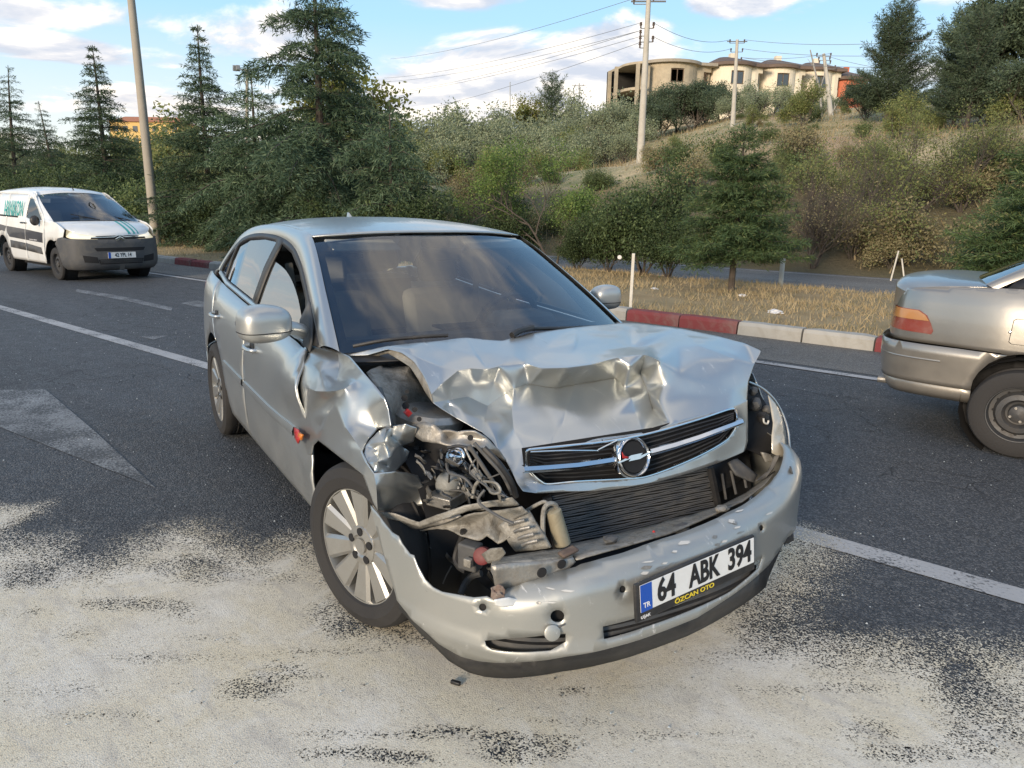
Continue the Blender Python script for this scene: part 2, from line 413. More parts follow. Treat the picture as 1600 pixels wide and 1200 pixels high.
ground_poly('skid_mark', [(120, 452), (190, 463), (270, 481), (268, 486), (185, 468), (118, 456)], .004, M_FAINT, kind='structure')
ground_poly('skid_mark', [(216, 526), (262, 525), (240, 531)], .004, M_FAINT, kind='structure')

# absorbent granules thrown over the road
def poly_sd(poly, X, Y):
    poly = np.array(poly, float); d = np.full(len(X), 1e9); n = len(poly)
    for i in range(n):
        a = poly[i]; b = poly[(i+1) % n]; e = b-a; t = np.clip(((X-a[0])*e[0]+(Y-a[1])*e[1])/(e@e), 0, 1)
        d = np.minimum(d, np.hypot(X-a[0]-t*e[0], Y-a[1]-t*e[1]))
    return np.where(inside(poly, X, Y), d, -d)
S_ = np.arange(-3.8, 3.6, .035); T_ = np.arange(-4.2, 1.9, .035)
gs, gt = np.meshgrid(S_, T_, indexing='ij'); W3 = gs.ravel()[:, None]*RU+gt.ravel()[:, None]*RN
dd = W3-CAM; zc = dd@_f; px = np.where(zc > .2, 800+FOC*(dd@_r)/np.maximum(zc, .2), -5000); py = np.where(zc > .2, 600-FOC*(dd@_u)/np.maximum(zc, .2), 5000)
Gp = lambda *pp: [(lambda q: (q@RU, q@RN))(P(a, b, z=0.)) for a, b in pp]
main = Gp((0, 846), (87, 852), (110, 876), (175, 880), (197, 858), (262, 836), (306, 826), (341, 852), (394, 862), (437, 850), (490, 842), (600, 900), (900, 860), (1180, 850), (1262, 835), (1290, 870), (1240, 940), (1225, 985), (1290, 1004), (1319, 1004), (1403, 1012), (1470, 1034), (1515, 1010), (1600, 1024), (1760, 1020))+[(3.5, -4.15), (-3.7, -4.15), (-3.7, -1.6)]
sd = poly_sd(main, gs.ravel(), gt.ravel())
pat = poly_sd(Gp((-90, 790), (30, 792), (78, 787), (45, 812), (0, 836), (-90, 840)), gs.ravel(), gt.ravel())
cov = np.clip(.48+sd*2.2, 0, 1.16); cov = np.maximum(cov, np.clip(.45+pat*5, 0, .95))
for (a, b, ra, rb, k) in [(300, 895, 75, 26, .34), (200, 945, 95, 14, .36), (110, 990, 60, 20, .2), (40, 905, 60, 25, .28), (400, 1078, 75, 22, .38), (440, 1050, 60, 16, .3), (500, 1060, 30, 8, .2), (640, 1150, 190, 10, .34), (560, 1180, 120, 12, .42), (640, 1192, 60, 12, .3), (820, 1172, 100, 30, .42), (700, 1140, 60, 8, .3), (1350, 1145, 60, 26, .3), (1560, 1130, 80, 70, .34), (1500, 1060, 40, 30, .25), (1120, 1030, 60, 16, .2), (895, 1082, 32, 10, .35), (640, 985, 130, 34, .3), (530, 965, 60, 34, .35), (1190, 1000, 40, 60, .15), (300, 960, 50, 20, .22), (20, 960, 60, 12, .2), (1480, 1120, 40, 60, .2), (1130, 1100, 120, 12, .12), (250, 1030, 160, 9, .2), (60, 1080, 120, 14, .16), (180, 1120, 140, 8, .2), (520, 1020, 120, 7, .22), (350, 1000, 120, 8, .16), (1250, 1080, 170, 10, .22), (1050, 1150, 160, 9, .22), (1420, 1180, 120, 16, .3), (900, 1130, 90, 8, .2), (1000, 1075, 110, 7, .16), (420, 905, 60, 16, .22)]:
    cov -= 1.25*k*np.clip(1.25-((px-a)/ra)**2-((py-b)/rb)**2, 0, 1)  # thins the cover; the patch at the front wheel stands for its shadow
me = np_mesh('granules', np.c_[gs.ravel(), gt.ravel(), np.full(gs.size, .006)], [(i*len(T_)+k, (i+1)*len(T_)+k, (i+1)*len(T_)+k+1, i*len(T_)+k+1) for i in range(len(S_)-1) for k in range(len(T_)-1)])
at = me.attributes.new('cover', 'FLOAT', 'POINT'); at.data.foreach_set('value', cov.astype(np.float32))
m = D.materials.new('granules'); m.use_nodes = True; n = NT(m.node_tree); b = n.n['Principled BSDF']
tc = n.new('ShaderNodeTexCoord').outputs['Object']
cv = n.new('ShaderNodeAttribute', attribute_name='cover').outputs['Fac']
gr = n.new('ShaderNodeTexVoronoi', feature='F1', I={'Vector': tc, 'Scale': 210., 'Randomness': 1.})
gcol = n.new('ShaderNodeSeparateColor', I={0: gr.outputs['Color']}).outputs
n1 = n.noise(tc, 2.6, 9, .7, 1.4); n2 = n.noise(n.mapping(tc, (1.4, 4.5, 1), rot=(0, 0, .35)), 3.0, 6, .6, .6)
dens = n.math('ADD', cv, n.math('MULTIPLY', n.math('SUBTRACT', n.math('ADD', n.math('MULTIPLY', n1, .6), n.math('MULTIPLY', n2, .4)), .5), 1.25))
n3 = n.noise(tc, 95., 3, .7)
al = n.math('MULTIPLY_ADD', n.math('SUBTRACT', dens, n.math('ADD', n.math('MULTIPLY', gcol[0], .85), n.math('MULTIPLY', n3, .34))), 3.2, .5, clamp=True)
ctone = n.mix(n.ramp(n.noise(tc, 1.6, 5, .6, .5), [(.35, 0.), (.7, 1.)]), (.74, .66, .49), (.78, .74, .65))
c = n.mix(n.math('MULTIPLY', gcol[1], .45), ctone, (.42, .36, .27))
c = n.mix(n.ramp(gcol[2], [(.93, 0.), (.96, .6)]), c, (.22, .20, .17))
c = n.mix(n.math('MULTIPLY', n.ramp(n2, [(.5, 0.), (.72, 1.)]), .55), c, (.42, .39, .35))
c = n.mix(n.math('MULTIPLY', n.ramp(n1, [(.52, 0.), (.7, 1.)]), .5), c, (.80, .77, .70))
n.l.new(c, b.inputs['Base Color']); b.inputs['Roughness'].default_value = .95; b.inputs['Specular IOR Level'].default_value = .15
n.l.new(n.new('ShaderNodeBump', I={'Strength': .35, 'Distance': .003, 'Height': n.math('ADD', n.math('MULTIPLY', gr.outputs['Distance'], -1.), n.math('MULTIPLY', n1, .6))}).outputs[0], b.inputs['Normal'])
mx = n.new('ShaderNodeMixShader', I={0: al, 1: n.new('ShaderNodeBsdfTransparent').outputs[0], 2: b.outputs[0]})
n.l.new(mx.outputs[0], n.n['Material Output'].inputs[0])
o = link('granules', me, m, kind='stuff'); o.rotation_euler = (0, 0, TH)
tag(o, 'pale absorbent granules spread over the road around the crashed car')

# loose grit and broken glass
def shards(name, n_, s0, s1, t0, t1, r0, r1, mat, seed, label):
    g_ = np.random.default_rng(seed); V = []; F = []
    for i in range(n_):
        c = np.array([g_.uniform(s0, s1), g_.uniform(t0, t1), .008]); r = r0*(r1/r0)**(g_.random()**2.2)
        a = g_.random()*6.28
        v = [c+r*np.array([math.cos(a+k*2.09)*g_.uniform(.6, 1), math.sin(a+k*2.09)*g_.uniform(.6, 1), 0]) for k in range(3)]+[c+np.array([0, 0, r*g_.uniform(.5, 1.)])]
        k = len(V); V += v; F += [(k, k+1, k+3), (k+1, k+2, k+3), (k+2, k, k+3)]
    o = road_obj(name, V, F, mat, 3, kind='stuff'); tag(o, label); return o
shards('glass_fragments', 5200, -9, 4.5, -2.6, 5, .0015, .0080, material('glass_bits', (.62, .66, .66), .25, spec=.8), 3, 'tiny glass and plastic fragments scattered over the dark asphalt')
shards('gravel', 900, -3.6, 3.5, -4.1, 1.6, .0025, .006, material('dark_grit', (.05, .048, .045), .9), 4, 'dark grit lying among the pale granules')

# median: soil with dry grass between kerb and service road
M_DRY = material('dry_grass_soil', (.27, .20, .105), .95, bump=(30, .8, .03), var=(2.2, .9, (.36, .28, .155)), dirt=(.9, .6, (.17, .15, .075)))
def zmed(s, t): return .13+.04*noise.noise(Vector((s*.7, t*.7, 0)))*min(1, (t-6.8)*2)-.1*sst((t-12)/1.2)
S1 = np.arange(-60, 8.2, .4); T1 = np.arange(6.8, 13.41, .3)
road_obj('median_ground', [(a, b, zmed(a, b)) for a in S1 for b in T1], [(i*len(T1)+k, (i+1)*len(T1)+k, (i+1)*len(T1)+k+1, i*len(T1)+k+1) for i in range(len(S1)-1) for k in range(len(T1)-1)], M_DRY, kind='structure')
strip('median_ground', 8, 90, 6.8, 13.4, .10, M_DRY, kind='structure'); strip('median_ground', -420, -60.2, 6.8, 13.4, .10, M_DRY, kind='structure')
# hillside
HS = np.r_[np.arange(-420, -60, 6.), np.arange(-60, 60, 1.5), np.arange(60, 300, 12.)]; HT = np.r_[np.arange(17.2, 60, .9), np.arange(60, 130, 4.), np.arange(130, 620, 40.)]
m = D.materials.new('hill_grass'); m.use_nodes = True; n = NT(m.node_tree); b = n.n['Principled BSDF']
tc = n.new('ShaderNodeTexCoord').outputs['Object']
big = n.noise(tc, .09, 5, .6, .6); md = n.noise(tc, .55, 6, .65, .4); fn = n.noise(tc, 7., 6, .7)
c = n.mix(n.ramp(md, [(.4, 0.), (.62, 1.)]), (.66, .54, .32), (.30, .31, .14))
c = n.mix(n.ramp(big, [(.5, 0.), (.62, .8)]), c, (.58, .40, .25))
c = n.mix(n.math('MULTIPLY', n.ramp(fn, [(.45, 0.), (.7, 1.)]), .55), c, (.13, .10, .06))
sepn = n.new('ShaderNodeSeparateXYZ', I={0: tc}).outputs
low = n.math('MULTIPLY', n.ramp(n.math('DIVIDE', n.math('SUBTRACT', sepn[1], 17.), 9.5), [(0., 1.), (.8, 1.), (1., 0.)]), .88)
c = n.mix(low, c, (.135, .115, .062))
n.l.new(c, b.inputs['Base Color']); b.inputs['Roughness'].default_value = .95
n.l.new(n.new('ShaderNodeBump', I={'Strength': 1., 'Distance': .25, 'Height': n.math('ADD', fn, md)}).outputs[0], b.inputs['Normal'])
road_obj('hillside', [(a, b_, hill(a, b_)) for a in HS for b_ in HT], [(i*len(HT)+k, (i+1)*len(HT)+k, (i+1)*len(HT)+k+1, i*len(HT)+k+1) for i in range(len(HS)-1) for k in range(len(HT)-1)], m, kind='structure')
smooth(D.objects['hillside'].data, 80)

# kerb: separate stones, two red, two white
KR = material('kerb_red', (.19, .038, .040), .85, bump=(60, .4, .01), dirt=(4, .65, (.22, .17, .15)))
KW = material('kerb_white', (.36, .35, .32), .85, bump=(60, .5, .01), dirt=(3, .7, (.26, .24, .20)))
kerb = empty('kerb', st(0, 6.74), TH); kerb['kind'] = 'structure'
kms = []
for kk in range(6):
    b_ = bmesh.new(); g_ = random.Random(kk)
    for i in range(7):
        x = -.40+.80*i/6
        for (y, z) in [(-.085, -.05), (-.075, .125), (-.045, .165), (.10, .17), (.11, -.05)]:
            j = g_.uniform(-.003, .003)+(g_.uniform(-.012, .0) if i in (0, 6) and z > .1 else 0)
            b_.verts.new((x, y+abs(j)*(1 if y < 0 else -1), z+j))
    b_.verts.ensure_lookup_table()
    for i in range(6):
        for k in range(4): b_.faces.new([b_.verts[i*5+k], b_.verts[(i+1)*5+k], b_.verts[(i+1)*5+k+1], b_.verts[i*5+k+1]])
    b_.faces.new([b_.verts[k] for k in range(5)][::-1]); b_.faces.new([b_.verts[30+k] for k in range(5)])
    bmesh.ops.recalc_face_normals(b_, faces=b_.faces)
    pair = []
    for mt in (KR, KW):
        me = D.meshes.new('kerb_stone'); b_.to_mesh(me); me.materials.append(mt); pair.append(me)
    kms.append(pair); b_.free()
x = -48.0; i = 0
base_i = int(round((-3.6+48.0)/.82))
k = 0
while x < 7:
    white = ((k-base_i) // 2) % 2 == 1
    o = D.objects.new('kerb_stone', kms[(k*7) % 6][1 if white else 0]); COL.objects.link(o); o.parent = kerb
    o.location = (-3.6+(k-base_i)*.82+.41, random.uniform(-.006, .006), random.uniform(-.006, .004)); o.rotation_euler = (random.uniform(-.01, .01), 0, random.uniform(-.006, .006))
    x += .82; k += 1

# grass blades
def blades(name, n_, fn, h0, h1, wd, mat, seed, label):
    g_ = np.random.default_rng(seed); C = fn(g_, n_); n_ = len(C)
    a = g_.random(n_)*6.283; h = h0+(h1-h0)*g_.random(n_)**1.6; ln = g_.normal(0, .45, (n_, 2))*h[:, None]
    sx = np.c_[np.cos(a), np.sin(a), np.zeros(n_)]*wd*(.6+g_.random(n_))[:, None]
    V = np.empty((n_, 3, 3)); V[:, 0] = C-sx; V[:, 1] = C+sx; V[:, 2] = C+np.c_[ln, h]
    me = np_mesh(name, V.reshape(-1, 3), np.arange(3*n_).reshape(-1, 3), 3); o = link(name, me, mat, kind='stuff'); o.rotation_euler = (0, 0, TH); return tag(o, label)
M_STRAW = leaf_material('straw', (.40, .30, .16), (.52, .41, .24), (.22, .20, .10), .3)
M_STRAW2 = leaf_material('straw_brown', (.30, .23, .13), (.48, .38, .22), (.16, .17, .07), .3)
def fm(g_, n_):
    S = g_.uniform(-36, 3.5, n_*2); T = 6.85+6.3*g_.random(n_*2)
    keep = np.array([noise.noise(Vector((s*.8, t*.8, 5)))+.35*noise.noise(Vector((s*3, t*3, 5))) for s, t in zip(S, T)]) > -.12+.25*g_.standard_normal(n_*2)
    keep &= (S > -9) | (g_.random(n_*2) < .35)
    S, T = S[keep][:n_], T[keep][:n_]
    return np.c_[S, T, [zmed(s, t) for s, t in zip(S, T)]]
blades('dry_grass', 42000, fm, .03, .13, .006, M_STRAW, 1, 'short dry yellow grass on the median between kerb and service road')
def fh(g_, n_):
    T = 17.5+50*g_.random(n_)**.9
    S = -1.9*T+2.2*T*g_.random(n_)
    keep = np.array([noise.noise(Vector((s*.25, t*.25, 9))) for s, t in zip(S, T)]) > -.05+.2*g_.standard_normal(n_)
    keep &= (T > 31) | (g_.random(n_) < .22)
    S, T = S[keep], T[keep]
    return np.c_[S, T, [hill(s, t) for s, t in zip(S, T)]]
blades('hill_grass', 60000, fh, .12, .5, .02, M_STRAW2, 2, 'tall dry grass covering the hillside behind the service road')
# ================================================================== VEGETATION
def rot_axis(v, ax, a):
    ax = ax/np.linalg.norm(ax); return v*math.cos(a)+np.cross(ax, v)*math.sin(a)+ax*(ax@v)*(1-math.cos(a))
def needles(C, Dr, L, W, g_):
    """thin diamond blades: centres C, directions Dr, lengths L, widths W"""
    n_ = len(C); Dr = Dr/np.linalg.norm(Dr, axis=1)[:, None]; r = g_.standard_normal((n_, 3)); X = np.cross(Dr, r); X /= np.linalg.norm(X, axis=1)[:, None]+1e-9
    L = np.broadcast_to(L, n_)[:, None]; W = np.broadcast_to(W, n_)[:, None]
    V = np.empty((n_, 4, 3)); V[:, 0] = C; V[:, 1] = C+Dr*L*.45+X*W; V[:, 2] = C+Dr*L; V[:, 3] = C+Dr*L*.45-X*W
    return V.reshape(-1, 3)
def leaves(C, size, g_, flat=.0):
    n_ = len(C); a = g_.standard_normal((n_, 3)); a[:, 2] *= 1-flat; a /= np.linalg.norm(a, axis=1)[:, None]
    b_ = np.cross(a, g_.standard_normal((n_, 3))); b_ /= np.linalg.norm(b_, axis=1)[:, None]+1e-9
    s_ = (size*(.6+.8*g_.random(n_)))[:, None]; V = np.empty((n_, 4, 3)); V[:, 0] = C-a*s_; V[:, 1] = C+b_*s_*.5; V[:, 2] = C+a*s_; V[:, 3] = C-b_*s_*.5
    return V.reshape(-1, 3)
M_BARK = material('bark', (.062, .050, .040), .95, bump=(25, 1., .03), var=(6, .8, (.12, .10, .085)))
M_BARKG = material('bark_pale', (.34, .33, .30), .9, bump=(25, .8, .02), var=(6, .7, (.2, .18, .15)))
L_CEDAR = leaf_material('cedar_needles', (.052, .092, .050), (.125, .185, .10), (.23, .30, .17), .22)
L_SPRUCE = leaf_material('spruce_needles', (.045, .080, .044), (.095, .14, .070), (.16, .21, .10), .2)
L_CEDAR2 = leaf_material('cedar_needles_dark', (.045, .085, .038), (.10, .15, .055), (.20, .24, .09), .25)
L_PINE = leaf_material('pine_needles', (.055, .085, .052), (.12, .16, .09), None, .25)
L_GREY = leaf_material('grey_green_leaves', (.18, .215, .12), (.32, .36, .22), (.44, .46, .31), .3)
L_GREEN = leaf_material('green_leaves', (.10, .17, .045), (.21, .30, .085), (.32, .38, .11), .4)
L_DARK = leaf_material('dark_leaves', (.035, .060, .024), (.095, .135, .052), (.16, .21, .085), .25)
L_YEL = leaf_material('yellow_green_leaves', (.17, .19, .045), (.28, .28, .07), None, .4)
L_LOC = leaf_material('locust_leaves', (.14, .18, .06), (.28, .30, .11), (.40, .36, .14), .4)
L_BROWN = leaf_material('brown_scrub_leaves', (.21, .185, .095), (.36, .31, .17), (.18, .23, .09), .3)

def conifer(name, H, R, mat, seed, wh=26, nb=6, droop=.35, up0=.35, skirt=.04, dens=1., tuft=.13, tw=.016, p=.85, irr=.25, leader=.0, lean=0., gap=.0, tip_thin=.5):
    g_ = np.random.default_rng(seed); root = empty(name)
    tr = MB(); n_ = 9; pts = []; rad = []
    for i in range(n_+1):
        t = i/n_; pts.append((lean*t*t*H*.1, .03*H*.1*math.sin(t*5+seed), H*t)); rad.append(.018*H*(1-t)**.8+.008)
    tr.tube(pts, rad, 8); tr.build('trunk', M_BARK, root, kind='')
    br = MB(); C = []; Dn = []; Ln = []
    for k in range(wh):
        u = skirt+(1-skirt)*(k+g_.random()*.6)/wh
        if u > .985: continue
        h = H*u
        for j in range(nb if u < .9 else 4):
            if g_.random() < gap: continue
            az_ = 6.283*(j/nb)+k*2.4+g_.normal(0, .3)
            Lb = R*((1-u)**p)*(1+g_.normal(0, irr))+.10*H*.1
            if Lb < .08: continue
            el_ = up0*(.2+u)+g_.normal(0, .10)
            d0 = np.array([math.cos(az_)*math.cos(el_), math.sin(az_)*math.cos(el_), math.sin(el_)])
            m_ = 7; pp = []
            for q in range(m_+1):
                t = q/m_; pp.append(np.array([lean*u*u*H*.1, 0, h])+d0*Lb*t+np.array([0, 0, -droop*Lb*t**2.0]))
            br.tube([tuple(x) for x in pp[::2]+([pp[-1]] if m_ % 2 else [])], [max(.004, .013*Lb*(1-i/4.2)) for i in range(len(pp[::2])+(1 if m_ % 2 else 0))], 4, False)
            pp = np.array(pp); tw_ = tw*.62; nt_ = int((8+15*Lb)*dens*(1 if u < .8 else tip_thin))
            for q in range(nt_):
                t = .10+.9*(q+g_.random())/nt_; x = t*m_; i0 = min(int(x), m_-1); b0 = pp[i0]+(pp[i0+1]-pp[i0])*(x-i0); bd = pp[i0+1]-pp[i0]; bd = bd/np.linalg.norm(bd)
                sd_ = 1 if q % 2 else -1; side = np.cross(bd, [0, 0, 1]); side /= np.linalg.norm(side)+1e-9
                tl_ = (.32*Lb*(1-t)**.6*(.6+.6*g_.random())+.07+.05*Lb)*(1.0)
                td = bd*.62+side*sd_*.75+np.array([0, 0, -.10-droop*.55+g_.normal(0, .18)]); td /= np.linalg.norm(td)
                mm = max(4, int(tl_/tuft*3.9)); s_ = np.linspace(.0, 1, mm)
                cc_ = b0+td*tl_*s_[:, None]+np.array([0, 0, -1.])*(droop*.35*tl_*s_**2)[:, None]+g_.normal(0, .012, (mm, 3))
                C.append(cc_); Dn.append(td*.8+g_.normal(0, .55, (mm, 3))); Ln.append(tuft*(.7+.6*g_.random(mm)))
    # leader
    mm = 24; C.append(np.c_[np.full(mm, lean*H*.1), np.zeros(mm), H*(.93+.07*g_.random(mm))]); Dn.append(g_.normal(0, .6, (mm, 3))+[0, 0, .6]); Ln.append(np.full(mm, tuft))
    br.build('branch', M_BARK, root, kind='stuff')
    C = np.vstack(C); Dn = np.vstack(Dn); Ln = np.concatenate(Ln)
    V = needles(C, Dn, Ln, tw*.62*(.7+.6*g_.random(len(C))), g_)
    link('crown', np_mesh('crown', V, np.arange(len(V)).reshape(-1, 4)), mat, root)
    root['n'] = len(C); return root

def broadleaf(name, H, mat, seed, trunk_h=.25, spread=.55, stems=1, levels=4, leaf=.045, nl=9000, sig=.16, bark=None, top=.0, r0=None, clump=1.0, ang=.6, lim=(3, 4), flat=.0, up=.25, twigs=True, cut=0.):
    """limbs fork recursively; leaves gather round the ends"""
    g_ = np.random.default_rng(seed); root = empty(name); tr = MB(); ends = []
    r0 = r0 or .022*H
    def grow(p, d, L, r, lv):
        n_ = 4; pts = [p]; q = p.copy(); dd_ = d.copy()
        for i in range(n_):
            dd_ = dd_+g_.normal(0, .11, 3)+np.array([0, 0, up*.12]); dd_ /= np.linalg.norm(dd_); q = q+dd_*L/n_; pts.append(q.copy())
        if twigs or lv < levels-1: tr.tube([tuple(x) for x in pts], [r*(1-.45*i/n_) for i in range(n_+1)], 6 if lv < 2 else 3, False)
        if lv >= levels: ends.append((pts[-1], L)); ends.append((pts[2], L)); return
        k = int(g_.integers(lim[0], lim[1]+1))
        for j in range(k):
            a = g_.random()*6.283; o_ = np.cross(dd_, [math.cos(a), math.sin(a), .3]); o_ /= np.linalg.norm(o_)+1e-9
            d2 = dd_*math.cos(ang)+o_*math.sin(ang)*(1+g_.normal(0, .25))+np.array([0, 0, up*.3]); d2 /= np.linalg.norm(d2)
            st_ = pts[-1] if j < 2 else pts[int(g_.integers(2, 4))]
            grow(st_, d2, L*spread*(1.05+g_.normal(0, .15))*(1.15 if lv else 1.2), r*.58, lv+1)
    for s_ in range(stems):
        a = 6.283*s_/stems+g_.random(); d = np.array([math.cos(a)*.5, math.sin(a)*.5, 1.]) if stems > 1 else np.array([.04, .02, 1.]); d /= np.linalg.norm(d)
        grow(np.array([.03*math.cos(a), .03*math.sin(a), -.05*H*.1]), d, H*trunk_h*(1+.2*g_.normal()), r0/(stems**.4), 0)
    E_ = np.array([e[0] for e in ends]); top_ = E_[:, 2].max(); k = H/top_
    for i in range(len(tr.v)): v = tr.v[i]; tr.v[i] = (v[0]*k, v[1]*k, v[2]*k)
    E_ *= k
    tr.build('trunk', bark or M_BARK, root)
    if nl:
        w_ = g_.random(len(E_))**1.2+.1
        if cut: w_[g_.random(len(E_)) < cut] = 0
        idx = g_.choice(len(E_), nl, p=w_/w_.sum())
        C = E_[idx]+g_.normal(0, sig*clump, (nl, 3))*[1, 1, .75]
        C[:, 2] = np.maximum(C[:, 2], .05)
        V = leaves(C, leaf, g_, flat)
        link('crown', np_mesh('crown', V, np.arange(len(V)).reshape(-1, 4)), mat, root)
    return root

def put(root, s, t, z=None, sc=1., rz=0., label=None, cat='tree', group=None, tilt=0., sz=1.):
    p = st(s, t); z = (zmed(s, t) if t < 13.2 else hill(s, t)) if z is None else z
    root.location = (p.x, p.y, z-.03); root.rotation_euler = (tilt, 0, rz); root.scale = (sc, sc, sc*sz)
    return tag(root, label, cat, group)
def s_at(px, t):
    q = P(px, 330, t=t); return float(q@RU)
def z_at(px, py, t): return float(P(px, py, t=t)[2])

# --- median: conifers one can tell apart
c = conifer('cedar_tree', 8.6, 3.2, L_CEDAR, 11, wh=19, nb=6, droop=.46, up0=.55, skirt=.06, dens=1.7, tuft=.17, tw=.021, p=.80, irr=.30)
put(c, s_at(505, 11.3), 11.3, sc=1.0, rz=.6, label='tall bluish green cedar with drooping branches, its top leaving the picture')
c = conifer('cedar_tree', 5.2, 2.4, L_CEDAR, 12, wh=13, nb=6, droop=.5, up0=.55, skirt=.05, dens=1.3, tuft=.17, tw=.021, p=.6, irr=.3)
put(c, s_at(405, 10.6), 10.6, rz=2.2, label='shorter drooping cedar growing left of the tall cedar behind the crashed car roof')
c = conifer('cedar_tree', 3.9, 1.9, L_CEDAR, 13, wh=11, nb=6, droop=.5, up0=.5, skirt=.05, dens=1.3, tuft=.16, tw=.020, p=.6, irr=.3)
put(c, s_at(612, 11.0), 11.0, rz=1.1, label='low drooping cedar at the right foot of the tall cedar')
thin = conifer('spruce_tree', 7.0, 2.35, L_SPRUCE, 14, wh=28, nb=6, droop=.22, up0=.25, skirt=.06, dens=1.1, tuft=.14, tw=.019, p=1.1, irr=.25, tip_thin=.8)
put(thin, s_at(330, 10.6), 10.6, sc=.98, rz=.4, label='dark spruce with a sparse pointed leader right of the concrete lamp pole')
c = copy_tree(thin); put(c, s_at(172, 11.0), 11.0, sc=1.04, rz=2.4, label='dark pointed spruce left of the concrete lamp pole')
c = conifer('cedar_tree', 7.6, 2.4, L_SPRUCE, 15, wh=24, nb=6, droop=.40, up0=.55, skirt=.05, dens=.95, tuft=.15, tw=.018, p=.9, irr=.4, gap=.2, lean=.5)
put(c, s_at(30, 12.2), 12.2, sc=1.08, rz=2.0, label='ragged open cedar at the far left above the white van')
c2 = copy_tree(c); put(c2, s_at(92, 12.4), 12.4, sc=.80, rz=4.4, label='smaller leaning cedar between the ragged cedar and the pointed spruce')
c2 = copy_tree(c); put(c2, s_at(-50, 11.8), 11.8, sc=.85, rz=1.4, label='ragged cedar cut by the left edge of the picture')
small = conifer('cedar_tree', 2.95, 1.22, L_CEDAR2, 16, wh=19, nb=7, droop=.10, up0=.26, skirt=.19, dens=2.1, tuft=.085, tw=.011, p=.72, irr=.18)
put(small, -3.75, 10.6, rz=.8, label='small dark conifer with a bare lower trunk standing in the dry grass of the median')
c = copy_tree(small); put(c, s_at(1640, 10.2), 10.2, sc=1.0, rz=2.9, label='dark conifer partly hidden behind the beige saloon at the right edge')
bush = broadleaf('evergreen_shrub', 2.45, L_DARK, 21, trunk_h=.22, stems=6, levels=3, leaf=.032, nl=26000, sig=.17, spread=.62, ang=.55)
put(bush, s_at(1010, 12.2), 12.2, sz=1.08, rz=1., label='dense dark evergreen shrub behind the white marker post', cat='shrub')
c = copy_tree(bush); put(c, s_at(1050, 12.0), 12.0, sc=.72, rz=2.4, label='lower dark shrub at the right side of the dense evergreen shrub', cat='shrub')
c = copy_tree(bush); put(c, s_at(955, 12.3), 12.3, sc=.62, rz=4.0, label='low dark shrub at the left side of the dense evergreen shrub', cat='shrub')
c = copy_tree(bush); put(c, s_at(905, 12.6), 12.6, sc=.55, rz=5.0, label='small dark shrub under the light green tree', cat='shrub')
acacia = broadleaf('locust_tree', 3.1, L_GREEN, 22, trunk_h=.30, stems=2, levels=4, leaf=.030, nl=15000, sig=.14, spread=.60, ang=.6, cut=.25, r0=.045)
put(acacia, s_at(868, 12.7), 12.7, rz=.3, label='light green young tree with a thin forked trunk behind the windscreen of the crashed car')
c = copy_tree(bush); put(c, s_at(800, 12.8), 12.8, sc=.80, rz=2.0, label='dark shrub beside the left of the light green young tree', cat='shrub')
# hedge-like growth behind the van and under the cedars
hedge = broadleaf('evergreen_shrub', 2.5, L_DARK, 23, trunk_h=.2, stems=7, levels=3, leaf=.05, nl=15000, sig=.26, spread=.62, ang=.6)
L_HEDGE = leaf_material('hedge_leaves', (.08, .12, .045), (.17, .22, .085), (.26, .30, .12), .3)
hedge2 = broadleaf('evergreen_shrub', 2.4, L_HEDGE, 24, trunk_h=.2, stems=7, levels=3, leaf=.055, nl=13000, sig=.28, spread=.62, ang=.6)
gsh = 'shrubs forming the hedge behind the van'
i = 0
for px_ in list(range(-60, 300, 24))+[300, 340, 380, 430, 480, 540, 590, 640, 655]:
    for row in (0, 1):
        t_ = (10.7 if row == 0 else 12.5)+random.uniform(-.3, .4)
        if row == 1 and px_ > 420: continue
        src = hedge if (i*7) % 3 else hedge2
        c = src if i in (0, 1) else copy_tree(src)
        if i == 0: c = hedge2
        if i == 1: c = hedge
        sc_ = (random.uniform(.84, 1.0)+(.3 if row else 0))*(1 if px_ < 230 else .72)
        put(c, s_at(px_+random.uniform(-8, 8), t_), t_, sc=sc_, rz=random.uniform(0, 6), label='dark green shrub of the hedge', cat='shrub', group=gsh); i += 1

# --- hillside
olive = broadleaf('oleaster_tree', 3.4, L_GREY, 31, trunk_h=.2, stems=4, levels=3, leaf=.075, nl=6500, sig=.30, spread=.66, ang=.6)
olive2 = broadleaf('oleaster_tree', 3.0, L_GREY, 32, trunk_h=.18, stems=5, levels=3, leaf=.07, nl=6000, sig=.30, spread=.64, ang=.65)
greenb = broadleaf('hillside_tree', 3.6, L_LOC, 33, trunk_h=.22, stems=3, levels=3, leaf=.075, nl=6500, sig=.30, spread=.66, ang=.6)
yel = broadleaf('poplar_tree', 5.0, L_YEL, 34, trunk_h=.25, stems=1, levels=4, leaf=.08, nl=5000, sig=.26, spread=.6, ang=.5)
pineA = broadleaf('pine_tree', 8.0, L_PINE, 35, trunk_h=.22, stems=1, levels=4, leaf=.085, nl=26000, sig=.26, spread=.72, ang=.55, lim=(3, 4), up=.55)
pineC = conifer('pine_tree', 8.0, 2.7, L_PINE, 44, wh=26, nb=6, droop=-.15, up0=.75, skirt=.10, dens=1.05, tuft=.27, tw=.032, p=.5, irr=.28, gap=.10)
pineB = conifer('pine_tree', 6.5, 2.3, L_PINE, 36, wh=20, nb=6, droop=-.12, up0=.7, skirt=.1, dens=.9, tuft=.24, tw=.03, p=.55, irr=.35, gap=.1)
darkb = broadleaf('pine_tree', 4.2, L_PINE, 37, trunk_h=.2, stems=3, levels=4, leaf=.075, nl=16000, sig=.24, spread=.66, ang=.55, up=.4)
